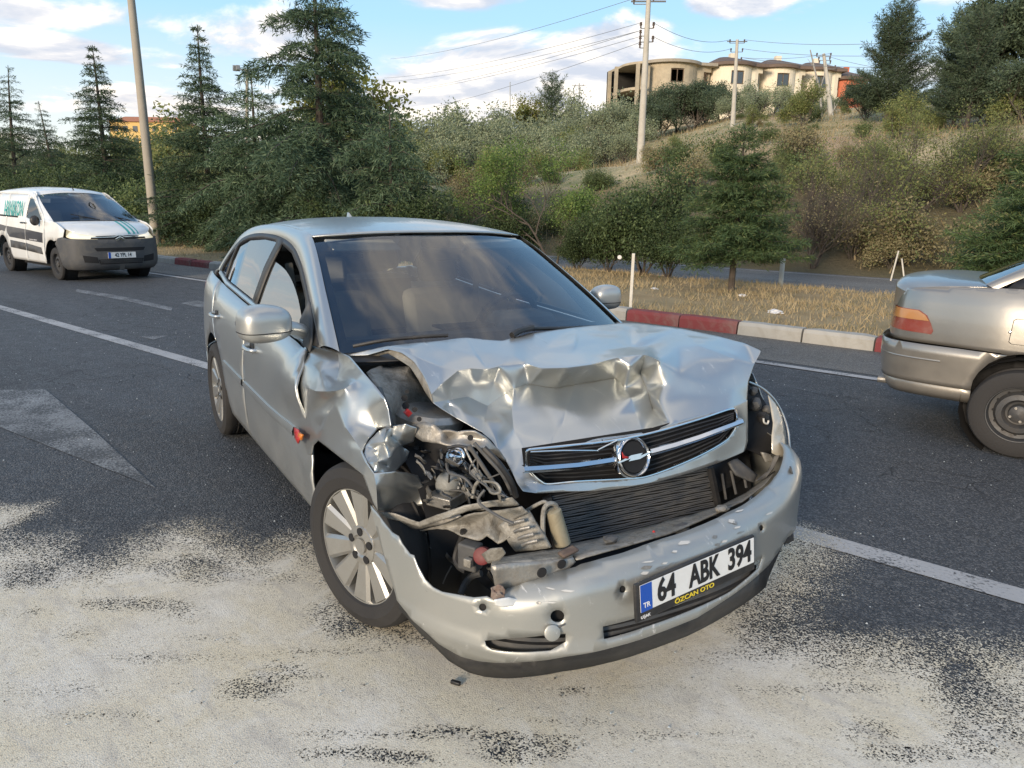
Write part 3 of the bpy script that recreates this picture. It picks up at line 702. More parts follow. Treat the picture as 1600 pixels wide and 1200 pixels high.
scrub = broadleaf('dry_bush', 1.5, L_BROWN, 38, trunk_h=.2, stems=7, levels=3, leaf=.035, nl=4500, sig=.16, spread=.7, ang=.6)
scrub2 = broadleaf('dry_bush', 1.3, L_HEDGE, 39, trunk_h=.2, stems=7, levels=3, leaf=.035, nl=4500, sig=.16, spread=.7, ang=.6)
first = {}
def inst(src, px_, t_, top_py, label, cat='tree', group=None, hgt=1., rz=None, jit=0, sz=1.):
    """place a tree so its top reaches photo row top_py when given"""
    s_ = s_at(px_, t_); z0 = hill(s_, t_) if t_ > 13.2 else zmed(s_, t_)
    c = src if src.name not in first else copy_tree(src); first[src.name] = 1
    sc_ = (z_at(px_, top_py, t_)-z0)/hgt/sz if top_py is not None else hgt
    sc_ = max(sc_, .25)
    return put(c, s_, t_, z0, sc=sc_, rz=random.uniform(0, 6.28) if rz is None else rz, label=label, cat=cat, group=group, sz=sz)
# row of silvery trees on the slope, centre of the picture
gr_ = 'silvery green trees in a row on the hillside'
for (px_, t_, top) in [(668, 46, 186), (690, 50, 178), (712, 52, 172), (730, 46, 192), (752, 54, 176), (772, 50, 178), (792, 46, 196), (812, 56, 172), (838, 48, 196), (858, 42, 206), (880, 52, 180), (905, 58, 160), (925, 62, 150), (946, 56, 160), (968, 58, 152), (985, 50, 180), (915, 44, 200), (945, 44, 204), (690, 40, 212), (740, 40, 216), (800, 40, 218), (880, 40, 215), (970, 42, 206), (645, 44, 190), (620, 48, 180), (590, 50, 180)]:
    inst(random.choice([olive, olive2]), px_, t_, top, 'silvery green rounded tree on the slope', group=gr_, hgt=3.3, sz=random.uniform(.9, 1.05))
for (px_, t_, top) in [(700, 38, 232), (765, 37, 236), (830, 37, 238), (905, 36, 236), (640, 36, 232), (660, 38, 228), (560, 38, 220)]:
    inst(greenb, px_, t_, top, 'olive green bush below the silvery trees', 'shrub', 'olive green bushes below the silvery trees', 3.4)
inst(yel, 822, 60, 150, 'yellow green tree rising above the silvery row', hgt=4.9)
inst(yel, 560, 20, 82, 'broad olive green tree showing right behind the tall cedar', hgt=4.9).name = 'hillside_tree'
inst(pineB, 857, 62, 118, 'slim dark pine sticking up above the silvery row in the middle', hgt=6.5)
# dark trees below the houses
gd = 'dark green trees in front of the hill houses'
for (px_, t_, top) in [(1028, 66, 142), (1050, 62, 132), (1072, 60, 126), (1092, 66, 130), (1115, 60, 140), (1012, 58, 160)]:
    inst(darkb, px_, t_, top, 'dark green bushy pine under the houses', group=gd, hgt=4.2)
gl = 'light green trees below the houses'
for (px_, t_, top) in [(1130, 56, 150), (1150, 60, 140), (1172, 58, 132), (1195, 62, 138), (1215, 66, 138), (1235, 60, 146), (1252, 64, 138), (1268, 58, 152), (1285, 66, 150), (1165, 48, 168), (1225, 50, 172), (1262, 48, 176), (1300, 52, 178)]:
    inst(random.choice([greenb, olive, greenb]), px_, t_, top, 'mid green tree below the cream houses', group=gl, hgt=3.4)
# pines at the right
inst(pineC, 1366, 44, 12, 'tall open crowned pine standing alone right of the houses', hgt=7.9, rz=.5, sz=1.0)
inst(darkb, 1335, 46, 130, 'dark pine thicket at the left foot of the tall lone pine', hgt=4.2, sz=1.)
inst(darkb, 1395, 44, 150, 'dark pine thicket at the right foot of the tall lone pine', hgt=4.2, sz=1.)
inst(pineB, 1490, 36, 22, 'yellowish green pointed pine in front of the big dark pines', hgt=6.4)
for (px_, t_, top, lb) in [(1470, 42, 20, 'dark pine directly left of the yellowish pointed pine'), (1540, 40, -25, 'biggest dark pine reaching the top edge near the right corner'), (1590, 38, -10, 'dark pine cut by the right edge of the picture'), (1640, 40, -20, 'dark pine just beyond the right edge')]:
    inst(pineC if px_ != 1540 else pineA, px_, t_, top, lb, hgt=7.9, sz=1.)
for (px_, t_, top) in [(1520, 36, 110), (1580, 34, 90), (1620, 36, 80)]:
    inst(darkb, px_, t_, top, 'dense dark young pine under the big pines', group='young pines under the big pines', hgt=4.2)
# scrubby locusts on the near slope, right half
loc = broadleaf('locust_tree', 4.2, L_LOC, 41, trunk_h=.25, stems=3, levels=4, leaf=.040, nl=4600, sig=.17, spread=.66, ang=.55, cut=.45)
bare = broadleaf('leafless_tree', 4.4, L_BROWN, 42, trunk_h=.22, stems=4, levels=5, leaf=.03, nl=2200, sig=.2, spread=.70, ang=.45, up=.5, cut=.6, r0=.13)
inst(bare, 1280, 17.9, 225, 'nearly leafless thin branched tree beyond the service road', hgt=4.3)
inst(bare, 780, 19.6, 262, 'small leafless tree behind the light green young tree', hgt=4.3)
for (px_, t_, top, lb) in [(1430, 22.5, 165, 'broad olive locust tree on the slope right of the leafless tree'), (1500, 23, 150, 'open locust tree above the rear of the beige saloon'), (1350, 24, 200, 'thin locust tree between the leafless tree and the broad locust'), (1560, 26, 160, 'locust tree near the right edge above the beige saloon window'), (1400, 19.5, 185, 'tall feathery locust directly beyond the service road'), (1250, 21, 215, 'slim locust just left of the leafless tree'), (1210, 24, 225, 'locust tree on the slope behind the small dark conifer'), (1380, 33, 180, 'locust tree on the upper slope below the lone pine')]:
    inst(loc, px_, t_, top, lb, hgt=4.1)
gb = 'dry bushes on the embankment'
for k in range(58):
    px_ = random.uniform(690, 1620); t_ = random.uniform(18.0, 27.5)
    src = scrub if random.random() < .42 else scrub2
    inst(src, px_, t_, None, 'dry looking bush beyond the service road', 'bush', gb, random.uniform(.65, 1.25))
gb2 = 'low bushes on the grassy slope'
for k in range(34):
    px_ = random.uniform(640, 1640); t_ = random.uniform(30, 58)
    inst(random.choice([scrub2, scrub, greenb]), px_, t_, None, 'low bush on the grassy slope', 'bush', gb2, random.uniform(.25, .5) if random.random() < .75 else random.uniform(.5, .8))
# far dense growth at the left, behind the hedge
gf = 'distant trees behind the hedge at the left'
for px_ in range(-40, 660, 26):
    t_ = random.uniform(24, 36); inst(random.choice([greenb, olive]), px_, t_, random.uniform(205, 240), 'olive green tree over the hedge', group=gf, hgt=3.4)
inst(greenb, 262, 20, 185, 'light green tree seen just right of the lamp pole', hgt=3.4)
inst(loc, 285, 19, 215, 'yellowish loose tree between lamp pole and dark spruce', hgt=4.1)

# ================================================================== HOUSES ON THE HILL
M_CONC = material('raw_concrete', (.50, .42, .30), .9, bump=(3, .4, .05), var=(.5, .7, (.30, .26, .19)), dirt=(.8, .4, (.2, .17, .13)))
M_CREAM = material('cream_render', (.74, .66, .52), .85, bump=(8, .2, .02), dirt=(.5, .25, (.45, .38, .28)))
M_REDW = material('red_render', (.50, .15, .08), .85, bump=(8, .2, .02))
M_ROOF = material('brown_roof_tiles', (.115, .082, .066), .8, bump=(12, .6, .05), var=(2, .6, (.17, .12, .09)))
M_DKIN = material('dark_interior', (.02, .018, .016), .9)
M_GLASSH = material('house_glass', (.05, .06, .07), .1, spec=.8)
M_FRAME = material('brown_window_frame', (.13, .09, .06), .6)
def villa(name, px0, px1, top, t_, wallm, roofm, label, raw=False, storeys=3, rz=.42):
    """curved bay on the left, flat wing on the right; width taken from the photo columns"""
    s0, s1 = s_at(px0, t_), s_at(px1, t_); W = (s1-s0); zt = z_at((px0+px1)/2, top, t_); base = hill((s0+s1)/2, t_)-1.
    # local axes: x along the facade (to the right), y away from the viewer
    vd = st(s_at((px0+px1)/2, t_), t_)-Vector(CAM); vd.z = 0; dist = vd.length; vd.normalize()
    c0 = Vector(P(px0, 120, d=dist*.9)); ax = Vector((vd.y, -vd.x, 0)); 
    wpx = (px1-px0)*dist/FOC; W = wpx
    mid = Vector(CAM)+vd*dist; org = mid-ax*W/2
    root = empty(name, (org.x, org.y, base), math.atan2(ax.y, ax.x)+rz, label, 'house')
    H = zt-base; fh_ = 3.0; n_ = int(H//fh_)
    Rb = W*.42; wall = MB(); th = .25
    # plan of the facade: bay semicircle then a wing set back
    plan = [(0, Rb*1.1)]+[(Rb-Rb*math.cos(a), Rb-Rb*math.sin(a)) for a in np.linspace(0, math.pi*.80, 14)]
    x_e, y_e = plan[-1]; plan += [(W*.82, y_e), (W*.83, y_e), (W, y_e+.3), (W, Rb+6), (0, Rb+6)]
    wins = []
    ztops = H-.5
    # walls as segments with openings
    L = [0]
    for a, b in zip(plan, plan[1:]): L.append(L[-1]+math.hypot(b[0]-a[0], b[1]-a[1]))
    def at(l):
        for i in range(len(plan)-1):
            if l <= L[i+1]+1e-6: f_ = (l-L[i])/(L[i+1]-L[i]); return (plan[i][0]+(plan[i+1][0]-plan[i][0])*f_, plan[i][1]+(plan[i+1][1]-plan[i][1])*f_)
        return plan[-1]
    tot_ = L[-1]; cells = sorted(set([round(x, 2) for x in L]+[round(x, 2) for x in np.arange(0, L[-3], .8)]))
    lb = L[14]; 
    wopen = []
    for k in range(n_):
        z0 = ztops-(k+1)*fh_+.9; z1 = z0+1.5
        wopen += [(lb*.52, lb*.52+1.6, z0, z1), (lb+.9, lb+2.3, z0, z1), (L[16]+.6, L[16]+1.8, z0-.8, z1)]
        if raw: wopen += [(L[1]*.1, lb*.22, z0-.8, z1+.3)]
    ls = sorted(set(cells+[round(w_[i], 2) for w_ in wopen for i in (0, 1)])); zs = sorted(set([0, ztops]+[round(w_[i], 3) for w_ in wopen for i in (2, 3)]))
    for a, b in zip(ls, ls[1:]):
        if b-a < .01: continue
        p, q = at(a), at(b)
        for z0, z1 in zip(zs, zs[1:]):
            lc, zc_ = (a+b)/2, (z0+z1)/2
            if any(w_[0] < lc < w_[1] and w_[2] < zc_ < w_[3] for w_ in wopen): continue
            nx, ny = (q[1]-p[1]), -(q[0]-p[0]); nl = math.hypot(nx, ny); nx, ny = -nx/nl*th, -ny/nl*th
            wall.hexa([(p[0], p[1], z0), (q[0], q[1], z0), (q[0]+nx, q[1]+ny, z0), (p[0]+nx, p[1]+ny, z0)], [(p[0], p[1], z1), (q[0], q[1], z1), (q[0]+nx, q[1]+ny, z1), (p[0]+nx, p[1]+ny, z1)])
    wall.build('wall', wallm, root, sm=30)
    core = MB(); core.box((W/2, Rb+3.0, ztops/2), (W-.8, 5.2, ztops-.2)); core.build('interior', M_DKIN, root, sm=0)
    for w_ in wopen:
        p, q = at(w_[0]+.02), at(w_[1]-.02); d = Vector((q[0]-p[0], q[1]-p[1], 0)).normalized(); nn = Vector((-d.y, d.x, 0)); nn = nn if nn.y > 0 else -nn
        m_ = MB()
        A = Vector((p[0], p[1], 0))+nn*.1; B = Vector((q[0], q[1], 0))+nn*.1; z0, z1 = w_[2]+.02, w_[3]-.02
        for (u0, u1, v0, v1) in [(0, 1, z0, z0+.09), (0, 1, z1-.09, z1)]:
            m_.hexa([A.lerp(B, u0)+Vector((0, 0, v0)), A.lerp(B, u1)+Vector((0, 0, v0)), A.lerp(B, u1)+nn*.08+Vector((0, 0, v0)), A.lerp(B, u0)+nn*.08+Vector((0, 0, v0))], [A.lerp(B, u0)+Vector((0, 0, v1)), A.lerp(B, u1)+Vector((0, 0, v1)), A.lerp(B, u1)+nn*.08+Vector((0, 0, v1)), A.lerp(B, u0)+nn*.08+Vector((0, 0, v1))])
        for u0 in (0, .47, .94):
            u1 = u0+.06; m_.hexa([A.lerp(B, u0)+Vector((0, 0, z0+.09)), A.lerp(B, u1)+Vector((0, 0, z0+.09)), A.lerp(B, u1)+nn*.07+Vector((0, 0, z0+.09)), A.lerp(B, u0)+nn*.07+Vector((0, 0, z0+.09))], [A.lerp(B, u0)+Vector((0, 0, z1-.09)), A.lerp(B, u1)+Vector((0, 0, z1-.09)), A.lerp(B, u1)+nn*.07+Vector((0, 0, z1-.09)), A.lerp(B, u0)+nn*.07+Vector((0, 0, z1-.09))])
        if not raw or w_[0] > lb*.4:
            wo = m_.build('window', M_FRAME, root, sm=0)
        if not raw:
            gm = MB(); gm.add([A+nn*.04+Vector((0, 0, z0)), B+nn*.04+Vector((0, 0, z0)), B+nn*.04+Vector((0, 0, z1)), A+nn*.04+Vector((0, 0, z1))], [(0, 1, 2, 3)]); gm.build('pane', M_GLASSH, wo, sm=0)
    # roof: overhanging slab with curved front, then low hips
    ov = .5
    front = [(-ov, Rb+6.3)]+[(Rb-(Rb+ov)*math.cos(a), Rb-(Rb+ov)*math.sin(a)) for a in np.linspace(0, math.pi*.78, 16)]+[(W+.4, y_e-.5), (W+.4, Rb+6.3)]
    rf = MB(); rf.hexa([(x, y, ztops) for x, y in front], [(x, y, ztops+.32) for x, y in front])
    if raw:
        rf.build('roof', material('concrete_slab', (.34, .30, .24), .9, dirt=(2, .5, (.2, .17, .14))), root, sm=20)
        for k in range(1, n_+1):
            fl = MB(); fr = [(-.5, Rb+4)]+[(Rb-(Rb+.35)*math.cos(a), Rb-(Rb+.35)*math.sin(a)) for a in np.linspace(-.1, math.pi*.35, 8)]+[(Rb, Rb+4)]
            fl.hexa([(x-Rb*.62, y, ztops-k*fh_) for x, y in fr], [(x-Rb*.62, y, ztops-k*fh_+.3) for x, y in fr]); fl.build('floor_slab', M_CONC, root, sm=0)
        fl = MB(); fr = [(x-Rb*.62, y) for x, y in fr]
        fl.hexa([(x, y, ztops-.25) for x, y in fr], [(x, y, ztops-.003) for x, y in fr]); fl.build('floor_slab', M_CONC, root, sm=0)
        for (cx, cy) in [(-Rb*.95, Rb*.9), (-Rb*.45, Rb*.15), (-Rb*.05, Rb*.25), (-Rb*.9, Rb+2.5)]:
            cm = MB(); cm.box((cx, cy, ztops/2-.15), (.35, .35, ztops-.3)); cm.build('column', M_CONC, root, sm=0)
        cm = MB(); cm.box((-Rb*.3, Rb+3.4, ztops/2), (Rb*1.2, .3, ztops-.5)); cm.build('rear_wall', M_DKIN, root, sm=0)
    else:
        cx = sum(p[0] for p in front)/len(front); 
        ap = [(cx+(x-cx)*.25, Rb+1.5+(y-Rb-1.5)*.25, ztops+1.35) for x, y in front]
        rf.hexa([(x, y, ztops+.325) for x, y in front], ap); rf.build('roof', roofm, root, sm=25)
        ch = MB(); ch.box((W*.6, Rb+2.2, ztops+1.5), (.7, .7, 1.2)); ch.build('chimney', wallm, root, sm=0)
    return root
villa('unfinished_house', 1010, 1112, 88, 78, M_CONC, M_CONC, 'unfinished raw concrete house with open floors and a curved bay, leftmost on the hill', raw=True)
villa('hill_house', 1108, 1184, 93, 84, M_CREAM, M_ROOF, 'cream house with a round bay and brown roof right next to the unfinished one')
villa('hill_house', 1180, 1246, 98, 90, M_CREAM, M_ROOF, 'middle cream house with round bay, third building along the hilltop')
villa('hill_house', 1240, 1298, 103, 96, M_CREAM, M_ROOF, 'cream house with round bay nearest to the red house')
villa('hill_house', 1290, 1338, 118, 100, M_REDW, M_ROOF, 'red rendered house at the right end of the row, half hidden by the pine')
# far yellow block seen between lamp pole and spruce
r = empty('apartment_block', st(s_at(185, 90), 90), YAW-math.pi/2, 'yellowish distant apartment block seen through the trees beside the lamp pole', 'building'); r.location.z = 0
m_ = MB(); wbl = 19.; zt = z_at(240, 172, 90)-1.2; m_.box((wbl*.5, 6, zt/2), (wbl, 12, zt)); m_.build('wall', material('yellow_render', (.62, .42, .16), .85), r, sm=0)
m_ = MB(); m_.hexa([(-.6, -.6, zt), (wbl+.6, -.6, zt), (wbl+.6, 12.6, zt), (-.6, 12.6, zt)], [(2, 5, zt+1.8), (wbl-2, 5, zt+1.8), (wbl-2, 7, zt+1.8), (2, 7, zt+1.8)]); m_.build('roof', material('orange_tiles', (.40, .16, .08), .8), r, sm=0)
for i in range(7):
    for k in range(2):
        m_ = MB(); m_.box((1.6+i*2.65, -.03, zt-1.8-k*3), (1.3, .06, 1.4)); m_.build('window', M_GLASSH, r, sm=0)

# ================================================================== POLES AND WIRES
M_POLE = material('concrete_pole', (.36, .32, .26), .85, bump=(20, .5, .01), var=(1.5, .5, (.28, .25, .20)))
M_POLE2 = material('weathered_pole', (.47, .44, .38), .85, bump=(20, .5, .01), dirt=(1.5, .6, (.30, .27, .22)))
M_INS = material('insulator', (.10, .07, .05), .3); M_STEEL = material('galvanised_steel', (.33, .34, .34), .5, .7); M_WIRE = material('wire', (.20, .21, .22), .6)
def bottom_top(pxb, t_, pxt, pyt, extra=0.):
    s_ = s_at(pxb, t_); z0 = hill(s_, t_) if t_ > 13.2 else zmed(s_, t_); b_ = st(s_, t_); b_.z = z0
    tp = Vector(P(pxt, pyt, t=t_)); return b_, tp+(tp-b_).normalized()*extra
# lamp pole at the left (its lantern is above the picture)
b_, tp = bottom_top(240, 9.0, 205, 0, 2.2)
r = empty('street_lamp', b_, 0, 'thick leaning concrete lamp pole rising behind the white van', 'street lamp')
v = tp-b_; m_ = MB(); m_.tube([(0, 0, -.2), tuple(v*.5), tuple(v)], [.155, .125, .095], 20); m_.build('pole', M_POLE, r)
m_ = MB(); e_ = v+Vector(RN)*-1.6+Vector((0, 0, .5)); m_.tube([tuple(v), tuple(v+Vector((0, 0, .35))), tuple(e_)], [.05, .045, .035], 8); m_.build('arm', M_STEEL, r)
m_ = MB(); m_.box(e_+Vector(RN)*-.25, (.28, .6, .12), Matrix.Rotation(TH, 3, 'Z')); m_.build('lamp_head', M_STEEL, r, bevel=.03)
# far street lamp over the cedars
b_, tp = bottom_top(386, 22, 386, 108)
r = empty('street_lamp', b_, 0, 'small double headed street lamp showing above the cedars', 'street lamp'); v = tp-b_
m_ = MB(); m_.tube([(0, 0, -.2), tuple(v)], [.12, .08], 10); m_.build('pole', M_POLE, r)
m_ = MB(); sd_ = Vector(-_r); m_.tube([tuple(v-Vector((0, 0, .05))), tuple(v+sd_*.6)], .04, 6); m_.build('arm', M_STEEL, r)
for k, dz in ((.62, 0.), (.45, .12)):
    m_ = MB(); m_.box(v+sd_*(k+.05)+Vector((0, 0, .05)), (.30, .22, .16), Matrix.Rotation(.6*k*5, 3, 'Y')); m_.build('lamp_head', M_WIRE, r, bevel=.02)
tops = {}
def utility(key, pxb, t_, pxt, pyt, r0, label, ins, extra=0., mat=None, arms=()):
    b_, tp = bottom_top(pxb, t_, pxt, pyt, extra); v = tp-b_; r = empty('utility_pole', b_, 0, label, 'utility pole')
    m_ = MB(); m_.tube([(0, 0, -.3), tuple(v*.5), tuple(v)], [r0, r0*.8, r0*.58], 12); m_.build('pole', mat or M_POLE2, r)
    ax = Vector(_r); k = 0
    for (f_, w_) in arms:
        p = v*f_; m_ = MB(); m_.tube([tuple(p-ax*w_), tuple(p+ax*w_)], r0*.22, 6); m_.build('crossarm', M_STEEL, r)
    for (f_, o_) in ins:
        p = v*f_+ax*o_; m_ = MB(); sc_ = r0/.16
        m_.lathe([(0, -.10*sc_), (.035*sc_, -.10*sc_), (.03*sc_, 0), (.06*sc_, .01*sc_), (.06*sc_, .04*sc_), (.035*sc_, .06*sc_), (.055*sc_, .08*sc_), (.05*sc_, .12*sc_), (0, .14*sc_)], p, (0, 0, 1), 8); m_.build('insulator', M_INS, r)
        m_ = MB(); m_.tube([tuple(v*f_-Vector((0, 0, .1*sc_))), tuple(p-Vector((0, 0, .1*sc_)))], .022*sc_, 5); m_.build('bracket', M_STEEL, r)
        tops[(key, k)] = b_+p+Vector((0, 0, .1*sc_)); k += 1
    return r
utility('A', 996, 34, 1013, 8, .21, 'nearest weathered concrete utility pole with insulators in front of the unfinished house', [(.985, -.75), (1.0, .25), (.845, -.33), (.845, .33), (.80, -.33), (.765, -.33), (.765, .33), (.73, -.33)], .3, arms=((.985, .9),))
utility('B', 1134, 50, 1152, 62, .17, 'thinner utility pole in front of the cream houses', [(.98, -.5), (.98, .5), (.88, -.4), (.88, .4), (.78, .35)], 0, arms=((.98, .7),))
utility('C', 1283, 56, 1287, 84, .18, 'utility pole beside the dead tree below the houses', [(.98, -.5), (.98, .5), (.92, -.4), (.92, .4), (.86, -.4), (.86, .4), (.78, .7)], 0)
utility('D', 903, 78, 905, 130, .14, 'distant small utility pole above the silvery trees', [(.97, -.5), (.97, .5)], 0, arms=((.97, .8), (.86, .6)), mat=M_STEEL)
utility('E', 796, 74, 797, 128, .10, 'thin distant mast above the silvery tree row', [], 0, mat=M_STEEL)
def wire(a, b, sag, rad=.013):
    a = Vector(a); b = Vector(b); pts = [a.lerp(b, i/14)-Vector((0, 0, sag*4*(i/14)*(1-i/14))) for i in range(15)]
    m_ = MB(); m_.tube([tuple(p) for p in pts], rad, 4, False); o = m_.build('power_line', M_WIRE)
    return o
wl = []
for k, (px_, py_, t_) in enumerate([(610, 92, 60), (600, 122, 60), (596, 128, 60), (590, 148, 60), (600, 145, 60), (600, 182, 62)]):
    wl.append((tops[('A', [0, 2, 4, 5, 4, 7][k])], Vector(P(px_, py_, t=t_)), .5, 'cable running from the nearest utility pole down to the left, number %d from the top'))
labs = ['topmost cable running left from the nearest pole', 'second cable from the top running left from the nearest pole', 'third cable running left from the nearest pole, close under the second', 'fourth cable running left from the nearest pole towards the low clouds', 'fifth cable running left from the nearest pole, just below the fourth', 'lowest and steepest cable running left from the nearest pole']
for (a, b, sg, _), lb in zip(wl, labs): tag(wire(a, b, sg), lb, 'power line')
for (a, b, lb) in [(('A', 3), ('B', 0), 'upper cable between the nearest pole and the thinner pole'), (('A', 6), ('B', 2), 'lower cable between the nearest pole and the thinner pole')]:
    tag(wire(tops[a], tops[b], .45), lb, 'power line')
for (a, px_, py_, t_, lb) in [(('B', 1), 1620, 42, 40, 'upper cable crossing the sky in front of the right pines'), (('B', 3), 1620, 68, 40, 'second cable crossing the sky to the right pines'), (('B', 4), 1620, 92, 42, 'third cable sagging towards the right pines'), (('C', 3), 1620, 112, 42, 'lowest cable from the pole beside the dead tree to the right edge')]:
    tag(wire(tops[a], P(px_, py_, t=t_), .5), lb, 'power line')
tag(wire(tops[('B', 4)], tops[('C', 1)], .2), 'short cable between the thinner pole and the pole by the dead tree', 'power line')
# dead white tree beside pole C
r = empty('dead_tree', on(s_at(1283, 52), 52), 0, 'bare whitish dead tree with a forked trunk below the houses', 'tree'); o_ = Vector(r.location)
m_ = MB()
for path, r0 in [([(1283, 228), (1284, 180), (1281, 140), (1272, 105), (1266, 78)], .17), ([(1284, 215), (1291, 190), (1303, 172), (1313, 154)], .12), ([(1281, 140), (1288, 118), (1290, 96)], .08), ([(1303, 172), (1304, 160)], .05), ([(1272, 105), (1262, 92)], .04)]:
    m_.tube([tuple(Vector(P(a, b, t=52))-o_) for a, b in path], [.55*r0*(1-.75*i/len(path)) for i in range(len(path))], 6)
m_.build('trunk', M_BARKG, r)
# marker posts and stakes
M_POST = material('white_post', (.60, .57, .50), .8, dirt=(6, .5, (.35, .30, .24)))
def post(name, pxb, pyb, pxt, pyt, rad, label, cat, mat=M_POST, cap=None, sq=False):
    b_ = Vector(P(pxb, pyb, z=.12 if pyb > 445 else .1)); t__ = float(np.array(b_)@RN); tp = Vector(P(pxt, pyt, t=t__)); v = tp-b_
    r = empty(name, b_, 0, label, cat); m_ = MB()
    m_.tube([(0, 0, -.1), tuple(v)], rad, 4 if sq else 10); m_.build('post', mat, r, bevel=.003)
    if cap:
        m_ = MB(); m_.tube([tuple(v*.93), tuple(v*1.02)], rad*1.25, 8); m_.build('post_cap', cap, r)
    return r
post('marker_post', 985, 483, 990, 396, .030, 'white marker post standing in dry grass behind the crashed car mirror', 'post', sq=True)
post('marker_post', 1220, 442, 1224, 400, .050, 'pale bollard with a dark red cap by the service road', 'bollard', cap=material('dark_red_cap', (.16, .05, .04), .7))
for (a, b, c_, d, lb) in [(1392, 434, 1404, 392, 'thin leaning whitish stake beyond the service road'), (1414, 432, 1409, 404, 'short thin stake beside the leaning one')]:
    post('stake', a, b, c_, d, .018, lb, 'stake')
# litter on the median
for (px_, py_, sz_, lb) in [(1211, 488, .095, 'crumpled white plastic bag lying on the dry grass behind the kerb'), (1022, 452, .07, 'small white litter scrap under the dark evergreen shrub'), (1160, 462, .06, 'white paper scrap right of the small conifer trunk')]:
    b_ = bmesh.new(); bmesh.ops.create_icosphere(b_, subdivisions=3, radius=sz_)
    for v_ in b_.verts:
        k = 1+.45*noise.noise(v_.co*22+Vector((px_, 0, 0)))+.2*noise.noise(v_.co*60); v_.co = Vector((v_.co.x*k*1.2, v_.co.y*k*.8, max(-.01, v_.co.z*k*.45)))
    me = D.meshes.new('litter'); b_.to_mesh(me); b_.free(); o = link('plastic_bag' if sz_ > .1 else 'paper_scrap', me, material('white_plastic', (.58, .58, .58), .6)); q = P(px_, py_, z=.15); o.location = q; tag(o, lb, 'litter')
# reflector plate hanging in the dark shrub
m_ = MB(); m_.lathe([(0, 0), (.045, 0), (.045, .01), (0, .01)], P(968, 402, t=11.4), -Vector(_f), 14); tag(m_.build('reflector', material('reflector', (.75, .72, .70), .4)), 'small round pale reflector hanging in the dark shrub left of the marker post', 'reflector')
# ================================================================== VEHICLES: shared pieces
def paint(name, col, rough=.30, metal=.85, coat=.5, dust=(.32, .29, .24), dustamt=.35, scuff=0., orange=.0):
    m = D.materials.new(name); m.use_nodes = True; n = NT(m.node_tree); b = n.n['Principled BSDF']
    tc = n.new('ShaderNodeTexCoord').outputs['Object']
    fl = n.noise(tc, 900., 2, .5)
    c = n.mix(n.math('MULTIPLY', n.ramp(fl, [(.4, 0.), (.6, 1.)]), .12), col, tuple(min(1, x*1.35) for x in col))
    z = n.new('ShaderNodeSeparateXYZ', I={0: tc}).outputs[2]
    film = n.math('MULTIPLY', n.ramp(n.noise(tc, 3.5, 8, .7, .5), [(.35, .25), (.75, 1.)]), n.ramp(z, [(.15, 1.), (.55, .35), (1., .12)]))
    film = n.math('MULTIPLY', film, dustamt)
    rg = n.math('ADD', n.math('MULTIPLY', film, .7), rough)
    mt = n.math('MULTIPLY', n.math('SUBTRACT', 1., film), metal)
    c = n.mix(film, c, dust)
    if scuff:
        sv = n.mapping(tc, (3., 26., 9.), rot=(0, 0, .5)); s1 = n.noise(sv, 2.2, 7, .75, .5)
        s2 = n.noise(tc, 5., 5, .6)
        sc_ = n.math('MULTIPLY', n.ramp(s1, [(.60, 0.), (.63, 1.)]), n.ramp(s2, [(.47, 0.), (.56, 1.)]))
        sc_ = n.math('MULTIPLY', sc_, scuff)
        c = n.mix(sc_, c, (.72, .72, .71)); rg = n.math('ADD', rg, n.math('MULTIPLY', sc_, .25)); mt = n.math('MULTIPLY', mt, n.math('SUBTRACT', 1., n.math('MULTIPLY', sc_, .5)))
        dk = n.ramp(n.noise(n.mapping(tc, (2., 40., 30.), rot=(0, 0, .3)), 1.7, 5, .7), [(.70, 0.), (.73, .7*scuff)])
        c = n.mix(dk, c, (.12, .12, .12))
    n.l.new(c, b.inputs['Base Color']); n.l.new(rg, b.inputs['Roughness']); n.l.new(mt, b.inputs['Metallic'])
    b.inputs['Coat Weight'].default_value = coat; b.inputs['Coat Roughness'].default_value = .06
    bp = n.new('ShaderNodeBump', I={'Strength': .12, 'Distance': .004, 'Height': n.noise(tc, 14., 3, .5)})
    n.l.new(bp.outputs[0], b.inputs['Normal'])
    return m
def glass(name, tint=(.42, .46, .46), ior=1.9, base=.02):
    m = D.materials.new(name); m.use_nodes = True; n = NT(m.node_tree)
    t = n.new('ShaderNodeBsdfTransparent', I={'Color': (*tint, 1)}); g_ = n.new('ShaderNodeBsdfGlossy', I={'Color': (.95, .97, 1, 1), 'Roughness': .015})
    fr = n.new('ShaderNodeFresnel', I={'IOR': ior}).outputs[0]
    tc = n.new('ShaderNodeTexCoord').outputs['Object']
    sm_ = n.math('MULTIPLY', n.ramp(n.noise(tc, 3., 6, .65), [(.45, 0.), (.8, 1.)]), .025)
    mx = n.new('ShaderNodeMixShader', I={0: n.math('ADD', fr, base, clamp=True), 1: t.outputs[0], 2: g_.outputs[0]})
    d = n.new('ShaderNodeBsdfDiffuse', I={'Color': (.5, .5, .47, 1)})
    m2 = n.new('ShaderNodeMixShader', I={0: sm_, 1: mx.outputs[0], 2: d.outputs[0]})
    n.l.new(m2.outputs[0], n.n['Material Output'].inputs[0]); return m
M_SIL = paint('silver_paint', (.47, .485, .475), .31, .85, .4, dustamt=.30)
M_SILC = paint('silver_paint_scuffed', (.50, .515, .505), .33, .85, .22, dustamt=.14, scuff=.5)
M_SILB = paint('silver_bumper', (.42, .43, .41), .33, .75, .3, dust=(.24, .22, .185), dustamt=.55, scuff=.7)
M_BEIGE = paint('beige_silver_paint', (.37, .345, .305), .30, .8, .5, dustamt=.35)
